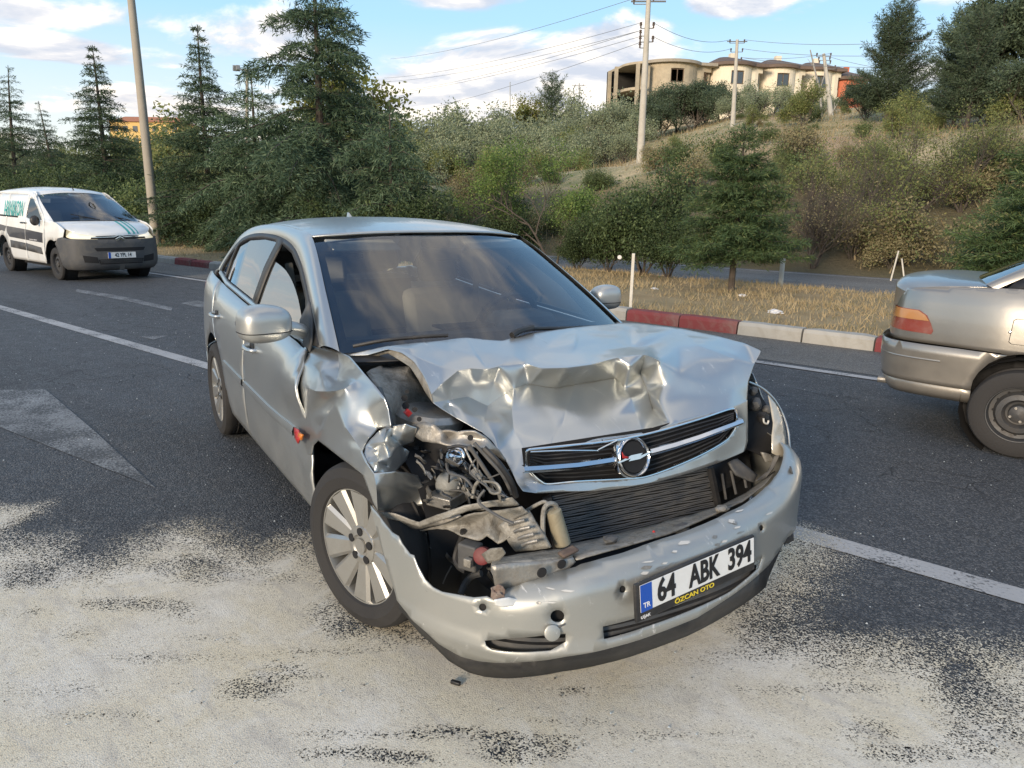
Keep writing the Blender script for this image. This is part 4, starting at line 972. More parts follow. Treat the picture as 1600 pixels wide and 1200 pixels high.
M_GLS = glass('car_glass'); M_WS = glass('windscreen_glass', (.74, .80, .80), 1.8, .02); M_SIDE = glass('side_glass', (.30, .34, .33), 2.6, .10)
M_BLK = material('black_plastic', (.018, .018, .019), .45, bump=(60, .2, .003), dirt=(5, .35, (.12, .11, .095)))
M_BLKM = material('matt_black', (.010, .010, .011), .8)
M_GREYP = material('grey_plastic', (.07, .072, .074), .55, dirt=(6, .5, (.20, .185, .16)))
M_RUB = material('tyre_rubber', (.022, .021, .021), .75, bump=(90, .25, .004), dirt=(5, .4, (.06, .055, .05)))
M_ALLOY = material('alloy', (.43, .42, .39), .33, .75, dirt=(6, .35, (.20, .17, .13)), coat=.2)
M_CHR = material('chrome', (.72, .73, .74), .10, 1., dirt=(9, .25, (.35, .33, .30)))
M_STL = material('bare_metal', (.30, .29, .27), .42, .75, bump=(30, .6, .006), dirt=(7, .7, (.20, .17, .13)), var=(9, .6, (.42, .41, .38)))
M_PRIM = material('dusty_metal', (.25, .24, .21), .55, .35, bump=(25, .8, .010), dirt=(14, .85, (.10, .085, .065)), var=(9, .6, (.42, .40, .36)))
M_RED = material('red_plastic', (.45, .03, .03), .4); M_ORG = material('orange_plastic', (.65, .20, .03), .4)
M_SEAT = material('seat_fabric', (.26, .25, .22), .9, bump=(200, .3, .002)); M_DASH = material('dashboard', (.085, .085, .085), .7, bump=(150, .3, .002))
M_WHITEP = material('white_paint', (.70, .71, .70), .3, coat=.5, dirt=(2, .30, (.42, .38, .31)))
M_PLATE = material('plate_white', (.72, .73, .72), .4, dirt=(20, .2, (.5, .48, .45))); M_BLUE = material('plate_blue', (.01, .08, .42), .4)
M_INK = material('black_ink', (.012, .012, .013), .5); M_WINK = material('white_ink', (.78, .78, .78), .5); M_YINK = material('yellow_ink', (.75, .58, .04), .5)
M_STEELW = material('steel_wheel', (.07, .072, .075), .55, .4, dirt=(7, .5, (.13, .11, .09)))

def patch(net, n=6, n2=None):
    """smooth surface through a net of points; returns MB grid rows"""
    rows = [catmull(r, n) for r in net]; cols = [catmull([r[k] for r in rows], n2 or n) for k in range(len(rows[0]))]
    return [[c[i] for c in cols] for i in range(len(cols[0]))]
def sheet(name, net, mat, parent, n=6, n2=None, thick=.004, sm=50, **props):
    m_ = MB(); m_.grid(patch(net, n, n2)); o = m_.build(name, mat, parent, sm=sm, **props)
    if thick: s_ = o.modifiers.new('s', 'SOLIDIFY'); s_.thickness = thick; s_.offset = 0
    return o
def mirrored(half):
    """half rows go centre -> edge at positive y; returns full rows"""
    return [[(p[0], -p[1], p[2]) for p in r[::-1]]+[tuple(p) for p in r[1:]] for r in half]

def wheel(name, parent, c, r, w_, rr, spokes, mat, side=-1, steer=0., steel=False, label=None):
    """wheel part with tyre, rim and hub cap as sub-parts; axis along y"""
    root = D.objects.new(name, None); COL.objects.link(root); root.parent = parent; root.location = c; root.rotation_euler = (0, 0, steer)
    if label: root['label'] = label
    s = side; t = MB(); hw = w_/2
    prof = [(rr*.97, -hw*.82), (rr*1.02, -hw*.98), (r*.84, -hw*1.06), (r*.95, -hw*.96), (r*.985, -hw*.80), (r, -hw*.6)]
    nb_ = 4
    for k in range(nb_): 
        x0 = -hw*.6+k*hw*1.2/nb_; 
        if k: prof += [(r*.975, x0-.003), (r*.975, x0+.003), (r, x0+.006)]
    prof += [(r, hw*.6), (r*.985, hw*.80), (r*.95, hw*.96), (r*.84, hw*1.06), (rr*1.02, hw*.98), (rr*.97, hw*.82)]
    t.lathe(prof, (0, 0, 0), (0, 1, 0), 56); t.build('tyre', M_RUB, root, sm=30)
    m_ = MB(); y0 = s*hw*.80     # outer face position
    m_.lathe([(rr*1.03, y0), (rr*1.02, y0+s*.012), (rr*.975, y0+s*.010), (rr*.955, y0-s*.01), (rr*.93, y0-s*.05), (rr*.90, -s*hw*.7)], (0, 0, 0), (0, 1, 0), 56)
    if steel:
        m_.lathe([(rr*.93, y0-s*.045), (rr*.80, y0-s*.05), (rr*.70, y0-s*.018), (rr*.52, y0-s*.012), (rr*.42, y0-s*.05), (rr*.34, y0-s*.055), (rr*.30, y0-s*.01), (rr*.2, y0), (0, y0+s*.004)], (0, 0, 0), (0, 1, 0), 40)
    else:
        for k in range(spokes):
            a = 2*math.pi*(k+.5)/spokes; ca, sa = math.cos(a), math.sin(a)
            def pt(rad, off, dy): return (ca*rad-sa*off, y0+s*dy, sa*rad+ca*off)
            w0, w1 = rr*.13, rr*.228
            A = [pt(rr*.30, -w0, -.016), pt(rr*.30, w0, -.016), pt(rr*.97, w1, .000), pt(rr*.97, -w1, .000)]
            Bt = [pt(rr*.30, -w0*.62, -.006), pt(rr*.30, w0*.62, -.006), pt(rr*.955, w1*.72, .010), pt(rr*.955, -w1*.72, .010)]
            C_ = [pt(rr*.30, -w0, -.05), pt(rr*.30, w0, -.05), pt(rr*.95, w1, -.05), pt(rr*.95, -w1, -.05)]
            m_.hexa(C_, A); m_.hexa(A, Bt)
        m_.lathe([(rr*.36, y0-s*.05), (rr*.36, y0-s*.012), (rr*.33, y0-s*.002), (rr*.20, y0+s*.003), (rr*.17, y0-s*.004), (0, y0-s*.002)], (0, 0, 0), (0, 1, 0), 36)
    m_.build('rim', mat, root, sm=30)
    bk = MB(); bk.lathe([(rr*.94, -s*hw*.2), (rr*.5, -s*hw*.1), (0, -s*hw*.1)], (0, 0, 0), (0, 1, 0), 30)
    bk.lathe([(rr*.62, y0-s*.09), (rr*.62, y0-s*.075), (rr*.2, y0-s*.07), (0, y0-s*.07)], (0, 0, 0), (0, 1, 0), 30); bk.build('brake_disc', material('brake_disc', (.06, .055, .05), .5, .5), root, sm=30)
    nlug = 4 if steel else 5
    for k in range(nlug):
        a = 2*math.pi*(k+.25)/nlug; q = (math.cos(a)*rr*.25, y0+s*.0045, math.sin(a)*rr*.25); l = MB()
        if steel: l.tube([(q[0], y0, q[2]), (q[0], y0+s*.012, q[2])], .009, 6)
        else: l.tube([(q[0], y0-s*.001, q[2]), (q[0], y0+s*.0035, q[2])], rr*.072, 14)
        l.build('wheel_bolt', M_BLKM if not steel else M_STL, root, sm=0)
    if steel:
        for k in range(12):
            a = 2*math.pi*k/12; l = MB(); l.tube([(math.cos(a)*rr*.80, y0-s*.052, math.sin(a)*rr*.80), (math.cos(a)*rr*.79, y0-s*.045, math.sin(a)*rr*.79)], rr*.05, 8); l.build('vent_hole', M_BLKM, root, sm=0)
    else:
        l = MB(); l.lathe([(rr*.135, y0-s*.002), (rr*.13, y0+s*.004), (rr*.10, y0+s*.003), (0, y0+s*.005)], (0, 0, 0), (0, 1, 0), 24); l.build('centre_cap', M_ALLOY, root)
    return root

def crumple(name, outline, interior, creases, mat, parent, it=3, smooth_it=3, amp=.0, freq=12., thick=.0015, sm=38, off=0., seed=0, corner=True, sf=.5, **props):
    """beaten sheet metal: control points (photo px, py, axis, value) -> triangulated, subdivided, softened except along creases"""
    key = lambda p: (round(float(p[0]), 2), round(float(p[1]), 2))
    pos = {}
    for p in list(outline)+list(interior)+[q for c in creases for q in c]:
        if len(p) >= 4: pos[key(p)] = P(p[0], p[1], **{p[2]: p[3]})
    pts = list(dict.fromkeys([key(p) for p in interior]+[key(q) for c in creases for q in c]))
    ol = [key(p) for p in outline]
    V = list(dict.fromkeys(ol+pts)); ix = {k: i for i, k in enumerate(V)}
    E = [(ix[a], ix[b]) for a, b in zip(ol, ol[1:]+ol[:1])]+[(ix[key(a)], ix[key(b)]) for c in creases for a, b in zip(c, c[1:])]
    r = delaunay_2d_cdt([Vector(v) for v in V], E, [], 0, 1e-6)
    W = [(round(v.x, 2), round(v.y, 2)) for v in r[0]]; A = np.array(ol, float)
    T = [f for f in r[2] if len(f) == 3]; c = np.array([[(W[i][0]+W[j][0]+W[k][0])/3, (W[i][1]+W[j][1]+W[k][1])/3] for i, j, k in T]); ok = inside(A, c[:, 0], c[:, 1]); T = [t for t, o in zip(T, ok) if o]
    X = []
    for w_ in W:
        if w_ in pos: X.append(pos[w_])
        else:
            best = sorted(pos, key=lambda k: (k[0]-w_[0])**2+(k[1]-w_[1])**2)[:2]; X.append((pos[best[0]]+pos[best[1]])/2)
    X = np.array(X); cre = set()
    for e_ in r[1]: pass
    Wi = {k: i for i, k in enumerate(W)}
    for c_ in creases:
        for a, b in zip(c_, c_[1:]):
            if key(a) in Wi and key(b) in Wi: cre.add(tuple(sorted((Wi[key(a)], Wi[key(b)]))))
    pin = set(range(len(X))) if corner else set()
    for step in range(it):
        mid = {}; X = list(X); nT = []; nc = set()
        cnt = {}
        for t in T:
            for a, b in ((t[0], t[1]), (t[1], t[2]), (t[2], t[0])): k = (min(a, b), max(a, b)); cnt[k] = cnt.get(k, 0)+1
        for k in cnt: mid[k] = len(X); X.append((X[k[0]]+X[k[1]])/2)
        for k in cre:
            if k in mid: nc |= {tuple(sorted((k[0], mid[k]))), tuple(sorted((mid[k], k[1])))}
        for a, b, c_ in T:
            ab, bc, ca = mid[(min(a, b), max(a, b))], mid[(min(b, c_), max(b, c_))], mid[(min(c_, a), max(c_, a))]
            nT += [(a, ab, ca), (ab, b, bc), (ca, bc, c_), (ab, bc, ca)]
        T = nT; cre = nc; X = np.array(X)
        cnt = {}
        for t in T:
            for a, b in ((t[0], t[1]), (t[1], t[2]), (t[2], t[0])): k = (min(a, b), max(a, b)); cnt[k] = cnt.get(k, 0)+1
        bd = {k for k, v in cnt.items() if v == 1}
        Ea = np.array([k for k in cnt]); hard = bd | cre; Eh = np.array(list(hard)) if hard else np.zeros((0, 2), int)
        hv = np.zeros(len(X), bool); hv[Eh.ravel()] = True
        for _ in range(smooth_it[step] if isinstance(smooth_it, tuple) else smooth_it):
            S = np.zeros_like(X); N_ = np.zeros(len(X)); np.add.at(S, Ea[:, 0], X[Ea[:, 1]]); np.add.at(S, Ea[:, 1], X[Ea[:, 0]]); np.add.at(N_, Ea.ravel(), 1)
            Sh = np.zeros_like(X); Nh = np.zeros(len(X)); np.add.at(Sh, Eh[:, 0], X[Eh[:, 1]]); np.add.at(Sh, Eh[:, 1], X[Eh[:, 0]]); np.add.at(Nh, Eh.ravel(), 1)
            Y = X+(S/N_[:, None]-X)*sf; Y[hv] = X[hv]+(Sh[hv]/Nh[hv][:, None]-X[hv])*(.10 if step else 0.)
            X = Y
    if amp:
        for i in range(len(X)):
            v = Vector(X[i]*freq)+Vector((seed, 0, 0)); d = noise.noise(v)+.5*noise.noise(v*2.3)
            X[i] += np.array([.6, -.2, .75])*amp*d
    X = X+np.array([off, 0, 0])
    # face towards the viewer
    X0 = X[T[0][0]]; 
    nn = np.zeros(3)
    for t in T[::7]: nn += np.cross(X[t[1]]-X[t[0]], X[t[2]]-X[t[0]])
    if nn@(CAM-X.mean(0)) < 0: T = [(a, c_, b) for a, b, c_ in T]
    me = np_mesh(name, X, np.array(T), 3); smooth(me, sm); o = link(name, me, mat, parent, **props)
    if thick: s_ = o.modifiers.new('s', 'SOLIDIFY'); s_.thickness = thick; s_.offset = -1
    return o
def pipe(name, pts, r, mat, parent, n=8, k=5, **props):
    """tube through photo-anchored or explicit points"""
    q = [P(p[0], p[1], **{p[2]: p[3]}) if len(p) == 4 else p for p in pts]
    m_ = MB(); m_.tube([tuple(x) for x in catmull(q, k)], r, n); return m_.build(name, mat, parent, **props)

# ================================================================== THE CRASHED CAR
OP = empty('crashed_car', (0, 0, 0), 0, 'silver saloon with crushed bonnet and torn front bumper in the foreground', 'car')
PLAN = np.array(catmull([(.935, 0), (.925, -.3), (.87, -.55), (.74, -.74), (.50, -.845), (.2, -.882), (-.3, -.893), (-.9, -.898), (-1.5, -.899), (-2.1, -.897), (-2.7, -.890), (-3.1, -.868), (-3.35, -.825), (-3.52, -.73), (-3.61, -.55), (-3.655, -.28), (-3.665, 0)], 10))
PL = np.r_[0, np.cumsum(np.linalg.norm(np.diff(PLAN, axis=0), axis=1))]
_i0 = np.argmin(np.abs(PLAN[:, 0]))
PL = PL-np.interp(0, -PLAN[:, 0], PL)
def belt(x): return float(np.interp(-x, [.3, .6, 1.8, 2.7, 3.2], [.93, .935, .985, 1.05, 1.08]))
def inset(z, x):
    k = belt(x)-.95; zz = z-k*max(0., min(1., (z-.5)/.45))
    return float(np.interp(zz, [.12, .17, .22, .30, .42, .52, .60, .70, .78, .85, .89, .92, .937, .95, .98, 1.2], [.10, .065, .034, .014, .002, 0, .000, .006, .016, .033, .048, .064, .082, .099, .108, .14]))
def plan_at(s):
    x = np.interp(s, PL, PLAN[:, 0]); y = np.interp(s, PL, PLAN[:, 1]); e = .02
    tx = np.interp(s+e, PL, PLAN[:, 0])-np.interp(s-e, PL, PLAN[:, 0]); ty = np.interp(s+e, PL, PLAN[:, 1])-np.interp(s-e, PL, PLAN[:, 1]); l = math.hypot(tx, ty)
    return x, y, ty/l, -tx/l
def fS(s, z, m=1):
    x, y, nx, ny = plan_at(s)
    if ny > 0: nx, ny = -nx, -ny
    if x > 0 and nx < 0: nx = -nx
    i = inset(z, x); return np.array([x-nx*i, (y-ny*i)*m, z])
def s_of(x): return float(np.interp(-x, -PLAN[:, 0], PL))
def fSR(s, z): return fS(s, z, 1)
def fSL(s, z): return fS(s, z, -1)
def X_(lst): return [(s_of(a), b) for a, b in lst]
def fG(x, z, m=1):
    zb = belt(x); d = z-zb; return np.array([x, -m*(.800-.36*d-.16*max(0, d)**2-max(0., -x-2.55)*.10), z])
def arch(cx, r, z0, n=16, a0=0., a1=180., cz=.33): return [(cx+r*math.cos(R_(a0+(a1-a0)*i/n)), cz+r*math.sin(R_(a0+(a1-a0)*i/n))) for i in range(n+1)]
gap = .004
AR = .372
rear_arch = [(x, z) for x, z in arch(-2.70, AR, 0) if z > .24]
# undamaged side panels for both sides; the right front is rebuilt below from the crash
zb = lambda x, d=0.: belt(x)-d
def side_panels(m):
    f = (lambda s, z: fS(s, z, m)); fl = m < 0; S = 'right' if m > 0 else 'left'
    # rear door follows the wheel arch at its rear
    rd_rear = [(-2.27, .25), (-2.285, .40)]+[(x, z) for x, z in arch(-2.70, AR+.02, 0, 16, 12, 62)]+[(-2.60, .72), (-2.68, .85), (-2.72, zb(-2.72, .012))]
    rd = [(-1.72-gap, .25)]+rd_rear+[(-2.4, zb(-2.4, .012)), (-2.05, zb(-2.05, .012)), (-1.72-gap, zb(-1.72, .012))]
    rdo = panel('rear_door', X_(rd), f, M_SIL, OP, .09, flip=fl, thick=.012)
    q = [(-2.72-gap*2, zb(-2.74, .012)), (-2.68-gap*2, .85), (-2.60-gap*2, .72)]+[(x, z) for x, z in arch(-2.70, AR, 0, 20, 66, 166)][0:]+[(-3.09, .33), (-3.10, .50), (-3.3, .50)]
    qs = [(s_of(a), b) for a, b in q]+[(s_of(-3.60), .52), (s_of(-3.60), .80), (s_of(-3.58), .97), (s_of(-3.45), 1.04), (s_of(-3.2), zb(-3.2, .012)), (s_of(-3.0), zb(-3., .012))]
    panel('rear_wing', qs, f, M_SIL, OP, .07, flip=fl, thick=.006)
    fd = [(-.64, .25), (-1.72+gap, .25), (-1.72+gap, zb(-1.72, .012)), (-1.2, zb(-1.2, .012)), (-.64, zb(-.64, .014))]
    if m < 0:
        fdo = panel('front_door', X_(fd), f, M_SIL, OP, .09, flip=fl, thick=.012)
        fe = [(-.64+gap, .25), (-.64+gap, zb(-.64, .014)), (-.40, .93), (.05, .895), (.33, .86), (.40, .70), (.42, .52)]+[(x, z) for x, z in arch(0, AR, 0, 20, 30, 195)]+[(-.37, .25)]
        panel('front_wing', X_(fe), f, M_SIL, OP, .06, flip=fl, thick=.004)
    sl_ = [(-.40, .17), (-2.30, .17), (-2.27, .245), (-.37, .245)]
    panel('sill', X_(sl_), lambda s, z: f(s, z)*[1, 1, 1]-[0, -m*.02, 0], M_GREYP, OP, .12, flip=fl, thick=.02)
    # door handles
    for (hx, hz) in ((-2.52, .845), (-1.52, .80)):
        px_ = s_of(hx); m_ = MB(); pts = [f(px_+k*.01, hz+.0)+np.array([0, -m*b_, 0]) for k, b_ in ((-9, -.004), (-8, .022), (-4, .034), (0, .036), (4, .034), (8, .022), (9, -.004))]
        m_.tube([tuple(p) for p in catmull(pts, 3)], .011, 8); h_ = m_.build('door_handle', M_SIL, OP)
        m_ = MB(); c_ = f(px_, hz-.006); m_.lathe([(.0, .001), (.03, .001), (.036, .003), (.040, .0005)], tuple(c_), (0, -m, 0), 20); m_.build('handle_recess', M_BLK, OP)
    return rdo
side_panels(1); side_panels(-1)
# front right door: straight rear part, folded front corner
fd_pix = [(397.5, 478.5), (425, 503), (455, 530), (477, 551), (487, 575), (491, 607), (484, 650), (478, 690), (476, 730), (479, 782), (430, 726), (388, 675)]
g0 = (s_of(-1.72), .98); fdo = uvs(fd_pix[:1], fSR, g0)
pts_ = [(s_of(-1.72+gap), .25), (s_of(-1.72+gap), zb(-1.72, .012)), (s_of(-1.4), zb(-1.4, .012)), (s_of(-1.1), zb(-1.1, .012)), (s_of(-.86), zb(-.86, .012)), (s_of(-.70), .925), (s_of(-.60), .88), (s_of(-.56), .80), (s_of(-.52), .66), (s_of(-.47), .50), (s_of(-.45), .36), (s_of(-.43), .25)]
def fdent(s, z):
    p = fS(s, z, 1); x = p[0]
    k = max(0., min(1., (x+1.15)/.5)); k = k*k*(3-2*k)
    b_ = max(0, 1-abs(z-.80)/.16)
    p[1] += -.045*k*b_+.02*k*max(0, 1-abs(z-.60)/.15)+.004*noise.noise(Vector((x*9, z*9, 0)))*k
    return p
panel('front_door', pts_, fdent, M_SIL, OP, .05, thick=.010)
# trim strips
def strip_on(name, f, pts, w_, h_, mat, parent, m=1):
    m_ = MB(); rows = []
    for s, z in pts:
        a = f(s, z-w_/2); b_ = f(s, z+w_/2); o_ = np.array([0, -m*h_, 0]); rows.append([a, a+o_*.8, (a+b_)/2+o_*1.3, b_+o_*.8, b_])
    m_.grid([[tuple(p) for p in r] for r in rows]); return m_.build(name, mat, parent)
for m, f in ((1, fdent), (-1, fSL)):
    strip_on('trim_strip', f, [(s_of(x), .555+(-.7-x)*.012) for x in np.linspace(-.74, -1.70, 14)], .040, .008, M_SIL, OP, m)
    strip_on('trim_strip', fSR if m > 0 else fSL, [(s_of(x), .567+(-1.7-x)*.012) for x in np.linspace(-1.74, -2.29, 9)], .040, .008, M_SIL, OP, m)
# torn end of the strip: red clip and orange repeater
crumple('broken_clip', [(459, 668, 'y', -.905), (466, 672, 'y', -.92), (468, 684, 'y', -.93), (465, 693, 'y', -.925), (460, 684, 'y', -.90)], [], [], M_RED, OP, 1, 0, thick=.006)
crumple('side_repeater', [(466, 676, 'y', -.925), (471, 680, 'y', -.935), (470, 688, 'y', -.93), (465, 686, 'y', -.92)], [], [], M_ORG, OP, 1, 0, thick=.01)

# greenhouse -----------------------------------------------------------
dlo_pix = [(343.5, 432), (346, 425), (349, 412), (355, 396), (362, 379), (371, 366), (387, 355), (404, 350), (425, 351), (444, 355), (457, 366), (467, 384), (475, 411), (479, 442), (482, 470), (484, 500), (484, 528), (480, 553)]
dlo = uvs(dlo_pix, fG, (-2.9, 1.06))
dlo = [tuple(q) for q in dlo]
# clean the visible outline into a regular curve in side view
TOPB = [(-.60, .950), (-.78, 1.045), (-.98, 1.145), (-1.20, 1.245), (-1.42, 1.318), (-1.68, 1.358), (-2.0, 1.372), (-2.35, 1.358), (-2.62, 1.305), (-2.85, 1.215), (-3.02, 1.13), (-3.10, 1.075)]
TB = np.array(catmull(TOPB, 5))
def topz(x): return float(np.interp(-x, -TB[:, 0], TB[:, 1]))
def greenhouse(m):
    f = lambda x, z: fG(x, z, m); fl = m < 0
    outer = [(x, z) for x, z in TB]+[(-2.8, belt(-2.8)), (-2.4, belt(-2.4)), (-1.9, belt(-1.9)), (-1.3, belt(-1.3)), (-.8, belt(-.8))]
    d_ = .022
    wf = [(-.80, belt(-.8)+.02), (-.99, topz(-.99)-.035), (-1.22, topz(-1.22)-.032), (-1.45, topz(-1.45)-.03), (-1.69, topz(-1.69)-.03), (-1.74, 1.2), (-1.76, belt(-1.76)+.02), (-1.2, belt(-1.2)+.02)]
    wr = [(-1.86, belt(-1.86)+.02), (-1.85, 1.2), (-1.80, topz(-1.8)-.03), (-2.1, topz(-2.1)-.03), (-2.40, topz(-2.4)-.03), (-2.60, topz(-2.6)-.035), (-2.66, 1.18), (-2.68, belt(-2.68)+.02), (-2.3, belt(-2.3)+.02)]
    wq = [(-2.72, belt(-2.72)+.02), (-2.71, 1.16), (-2.66, topz(-2.66)-.04), (-2.82, topz(-2.82)-.035), (-2.98, belt(-2.98)+.018)]
    panel('window_frame', outer, f, M_BLK, OP, .08, holes=[wf, wr, wq], flip=fl, thick=.012)
    g = lambda x, z: f(x, z)+np.array([0, m*.010, 0])
    ex = lambda w_: w_
    panel('side_window', wr, g, M_SIDE, OP, .2, flip=fl, thick=0)
    panel('quarter_window', wq, g, M_SIDE, OP, .2, flip=fl, thick=0)
    if m > 0:   # driver opposite side window wound half down
        half = [(-.86, .965), (-.98, 1.03), (-1.12, 1.10), (-1.30, 1.165), (-1.50, 1.21), (-1.735, 1.235), (-1.76, belt(-1.76)+.0), (-1.2, belt(-1.2)), (-.82, belt(-.82))]
        panel('side_window', catmull_poly(half), g, M_SIDE, OP, .2, flip=fl, thick=0)
    else: panel('side_window', wf, g, M_SIDE, OP, .2, flip=fl, thick=0)
    # chrome-less waist moulding
    strip_on('waist_moulding', f, [(x, belt(x)+.006) for x in np.linspace(-.80, -1.70, 12)], .022, .010, M_SIL, OP, m)
    strip_on('waist_moulding', f, [(x, belt(x)+.006) for x in np.linspace(-1.74, -2.98, 12)], .022, .010, M_SIL, OP, m)
def catmull_poly(p): return [tuple(q) for q in catmull(p[:6], 4)]+p[6:]
greenhouse(1); greenhouse(-1)
# roof side arch (A pillar, rail, C pillar)
A3 = np.array(catmull([(-.46, .755, .955), (-.80, .695, 1.155), (-1.25, .612, 1.378), (-1.55, .592, 1.412), (-2.0, .585, 1.425), (-2.45, .590, 1.400), (-2.74, .603, 1.345), (-2.98, .640, 1.225), (-3.20, .680, 1.10)], 6))
B3 = np.array(catmull([tuple(fG(x, z, -1)) for x, z in TOPB], 5))
def resamp(c, n):
    l = np.r_[0, np.cumsum(np.linalg.norm(np.diff(c, axis=0), axis=1))]; t = np.linspace(0, l[-1], n); return np.c_[np.interp(t, l, c[:, 0]), np.interp(t, l, c[:, 1]), np.interp(t, l, c[:, 2])]
A3, B3 = resamp(A3, 48), resamp(B3, 48)
for m in (-1, 1):
    rows = []
    for a, b_ in zip(A3, B3):
        out = np.array([0.08, .62, .78]); out /= np.linalg.norm(out); r_ = []
        for k in range(9):
            t = k/8; p = a+(b_-a)*t+out*.022*4*t*(1-t); r_.append((p[0], p[1]*m, p[2]))
        rows.append(r_)
    m_ = MB(); m_.grid(rows); o = m_.build('roof_rail', M_SIL, OP, sm=50)
    # scuttle corner / rear shelf corner fill
def edge(i, m=1): return A3[i]
roof_x = [(12, -1.14, 1.408)]
def rrow(i, cx, cz, b_=.55):
    a = A3[i]; return [(cx+(a[0]-cx)*(y**2.2), a[1]*y, cz+(a[2]-.003-cz)*(y**2.6)) for y in (0, .3, .6, .85, 1.)]
def idx(x): return int(np.argmin(np.abs(A3[:, 0]-x)))
rr_ = [rrow(idx(-1.25), -1.105, 1.412), rrow(idx(-1.5), -1.42, 1.446), rrow(idx(-1.9), -1.85, 1.466), rrow(idx(-2.25), -2.22, 1.463), rrow(idx(-2.5), -2.5, 1.445), rrow(idx(-2.70), -2.68, 1.415)]
sheet('roof', mirrored(rr_), M_SIL, OP, 5, thick=.01)
ws = [rrow(idx(-.46), -.235, .985), rrow(idx(-.66), -.47, 1.105), rrow(idx(-.9), -.73, 1.228), rrow(idx(-1.1), -.94, 1.330), rrow(idx(-1.24), -1.095, 1.404)]
inner = [[(p[0]-.004, p[1]*.992, p[2]-.006) for p in r] for r in ws]
sheet('windscreen', mirrored(inner), M_WS, OP, 5, thick=0)
rg = [rrow(idx(-2.715), -2.70, 1.408), rrow(idx(-2.9), -2.93, 1.30), rrow(idx(-3.18), -3.26, 1.125)]
sheet('rear_window', mirrored([[(p[0], p[1]*.99, p[2]-.008) for p in r] for r in rg]), M_GLS, OP, 5, thick=0)
# black band round the windscreen
full = mirrored(inner); pw = patch(full, 5); nr, ncn = len(pw), len(pw[0]); m_ = MB()
def wsn(i, j): p = pw[i][j]; return (p[0]-.003, p[1], p[2]-.004)
for i in range(nr-1):
    for j in range(ncn-1):
        if i < 2 or i >= nr-2 or j < 2 or j >= ncn-2: m_.add([wsn(i, j), wsn(i, j+1), wsn(i+1, j+1), wsn(i+1, j)], [(0, 1, 2, 3)])
m_.build('windscreen_border', M_BLKM, OP)
m_ = MB(); m_.box((-1.12, 0, 1.355), (.10, .13, .05)); m_.build('mirror_base', M_BLKM, OP, bevel=.01)
m_ = MB(); m_.box((-1.06, .0, 1.30), (.03, .24, .065), Matrix.Rotation(.15, 3, 'Y')); m_.build('interior_mirror', M_BLKM, OP, bevel=.02)
for y in (-.38, .38):
    m_ = MB(); m_.box((-1.17, y, 1.345), (.14, .36, .015), Matrix.Rotation(.35, 3, 'Y')); m_.build('sun_visor', material('visor', (.32, .32, .29), .9), OP, bevel=.006)
# aerial
m_ = MB(); q = Vector((-2.45, 0, 1.452)); m_.hexa([q+Vector(v) for v in ((.03, -.012, 0), (-.03, -.014, 0), (-.03, .014, 0), (.03, .012, 0))], [q+Vector(v) for v in ((-.015, -.004, .035), (-.035, -.005, .04), (-.035, .005, .04), (-.015, .004, .035))]); m_.build('aerial', M_SIL, OP)
# rear: boot lid, rear bumper, lights
bt = [[(-3.26, 0, 1.125), (-3.26, .25, 1.122), (-3.24, .5, 1.112), (-3.2, .68, 1.095)], [(-3.45, 0, 1.125), (-3.45, .25, 1.12), (-3.43, .5, 1.10), (-3.38, .70, 1.06)], [(-3.62, 0, 1.11), (-3.61, .25, 1.10), (-3.58, .5, 1.07), (-3.52, .70, 1.02)], [(-3.655, 0, 1.02), (-3.65, .25, 1.0), (-3.62, .5, .97), (-3.56, .69, .95)], [(-3.665, 0, .75), (-3.66, .25, .75), (-3.63, .5, .75), (-3.565, .69, .75)]]
sheet('boot_lid', mirrored(bt), M_SIL, OP, 5, thick=.01)
for m in (1, -1):
    f = lambda s, z: fS(s, z, m); e_ = PL[-1]
    panel('rear_bumper', [(s_of(-3.10), .20), (s_of(-3.10), .49), (s_of(-3.3), .49), (s_of(-3.59), .515), (s_of(-3.62), .72), (e_, .72), (e_, .20)], lambda s, z: f(s, z)*np.array([1, 1, 1]), M_SIL, OP, .09, flip=m < 0, thick=.006)
    panel('tail_light', [(s_of(-3.36), .78), (s_of(-3.36), .985), (s_of(-3.56), .96), (s_of(-3.625), .93), (s_of(-3.625), .74), (s_of(-3.5), .74)], lambda s, z: f(s, z)+np.array([-.006, -m*.006, 0]), material('tail_lamp', (.28, .02, .02), .15, coat=.5), OP, .06, flip=m < 0, thick=.01)
# cabin floor, engine bulkhead, dark wells so no daylight leaks through
def dark_box(name, c, d, mat=M_BLKM, b_=.0): m_ = MB(); m_.box(c, d); return m_.build(name, mat, OP, sm=0, bevel=b_)
dark_box('floor_pan', (-1.55, 0, .22), (3.1, 1.50, .08)); dark_box('bulkhead', (-.52, 0, .58), (.06, 1.42, .74)); dark_box('boot_floor', (-3.1, 0, .45), (.9, 1.1, .4))
dark_box('rear_shelf', (-3.0, 0, 1.0), (.5, 1.25, .03), M_SEAT)
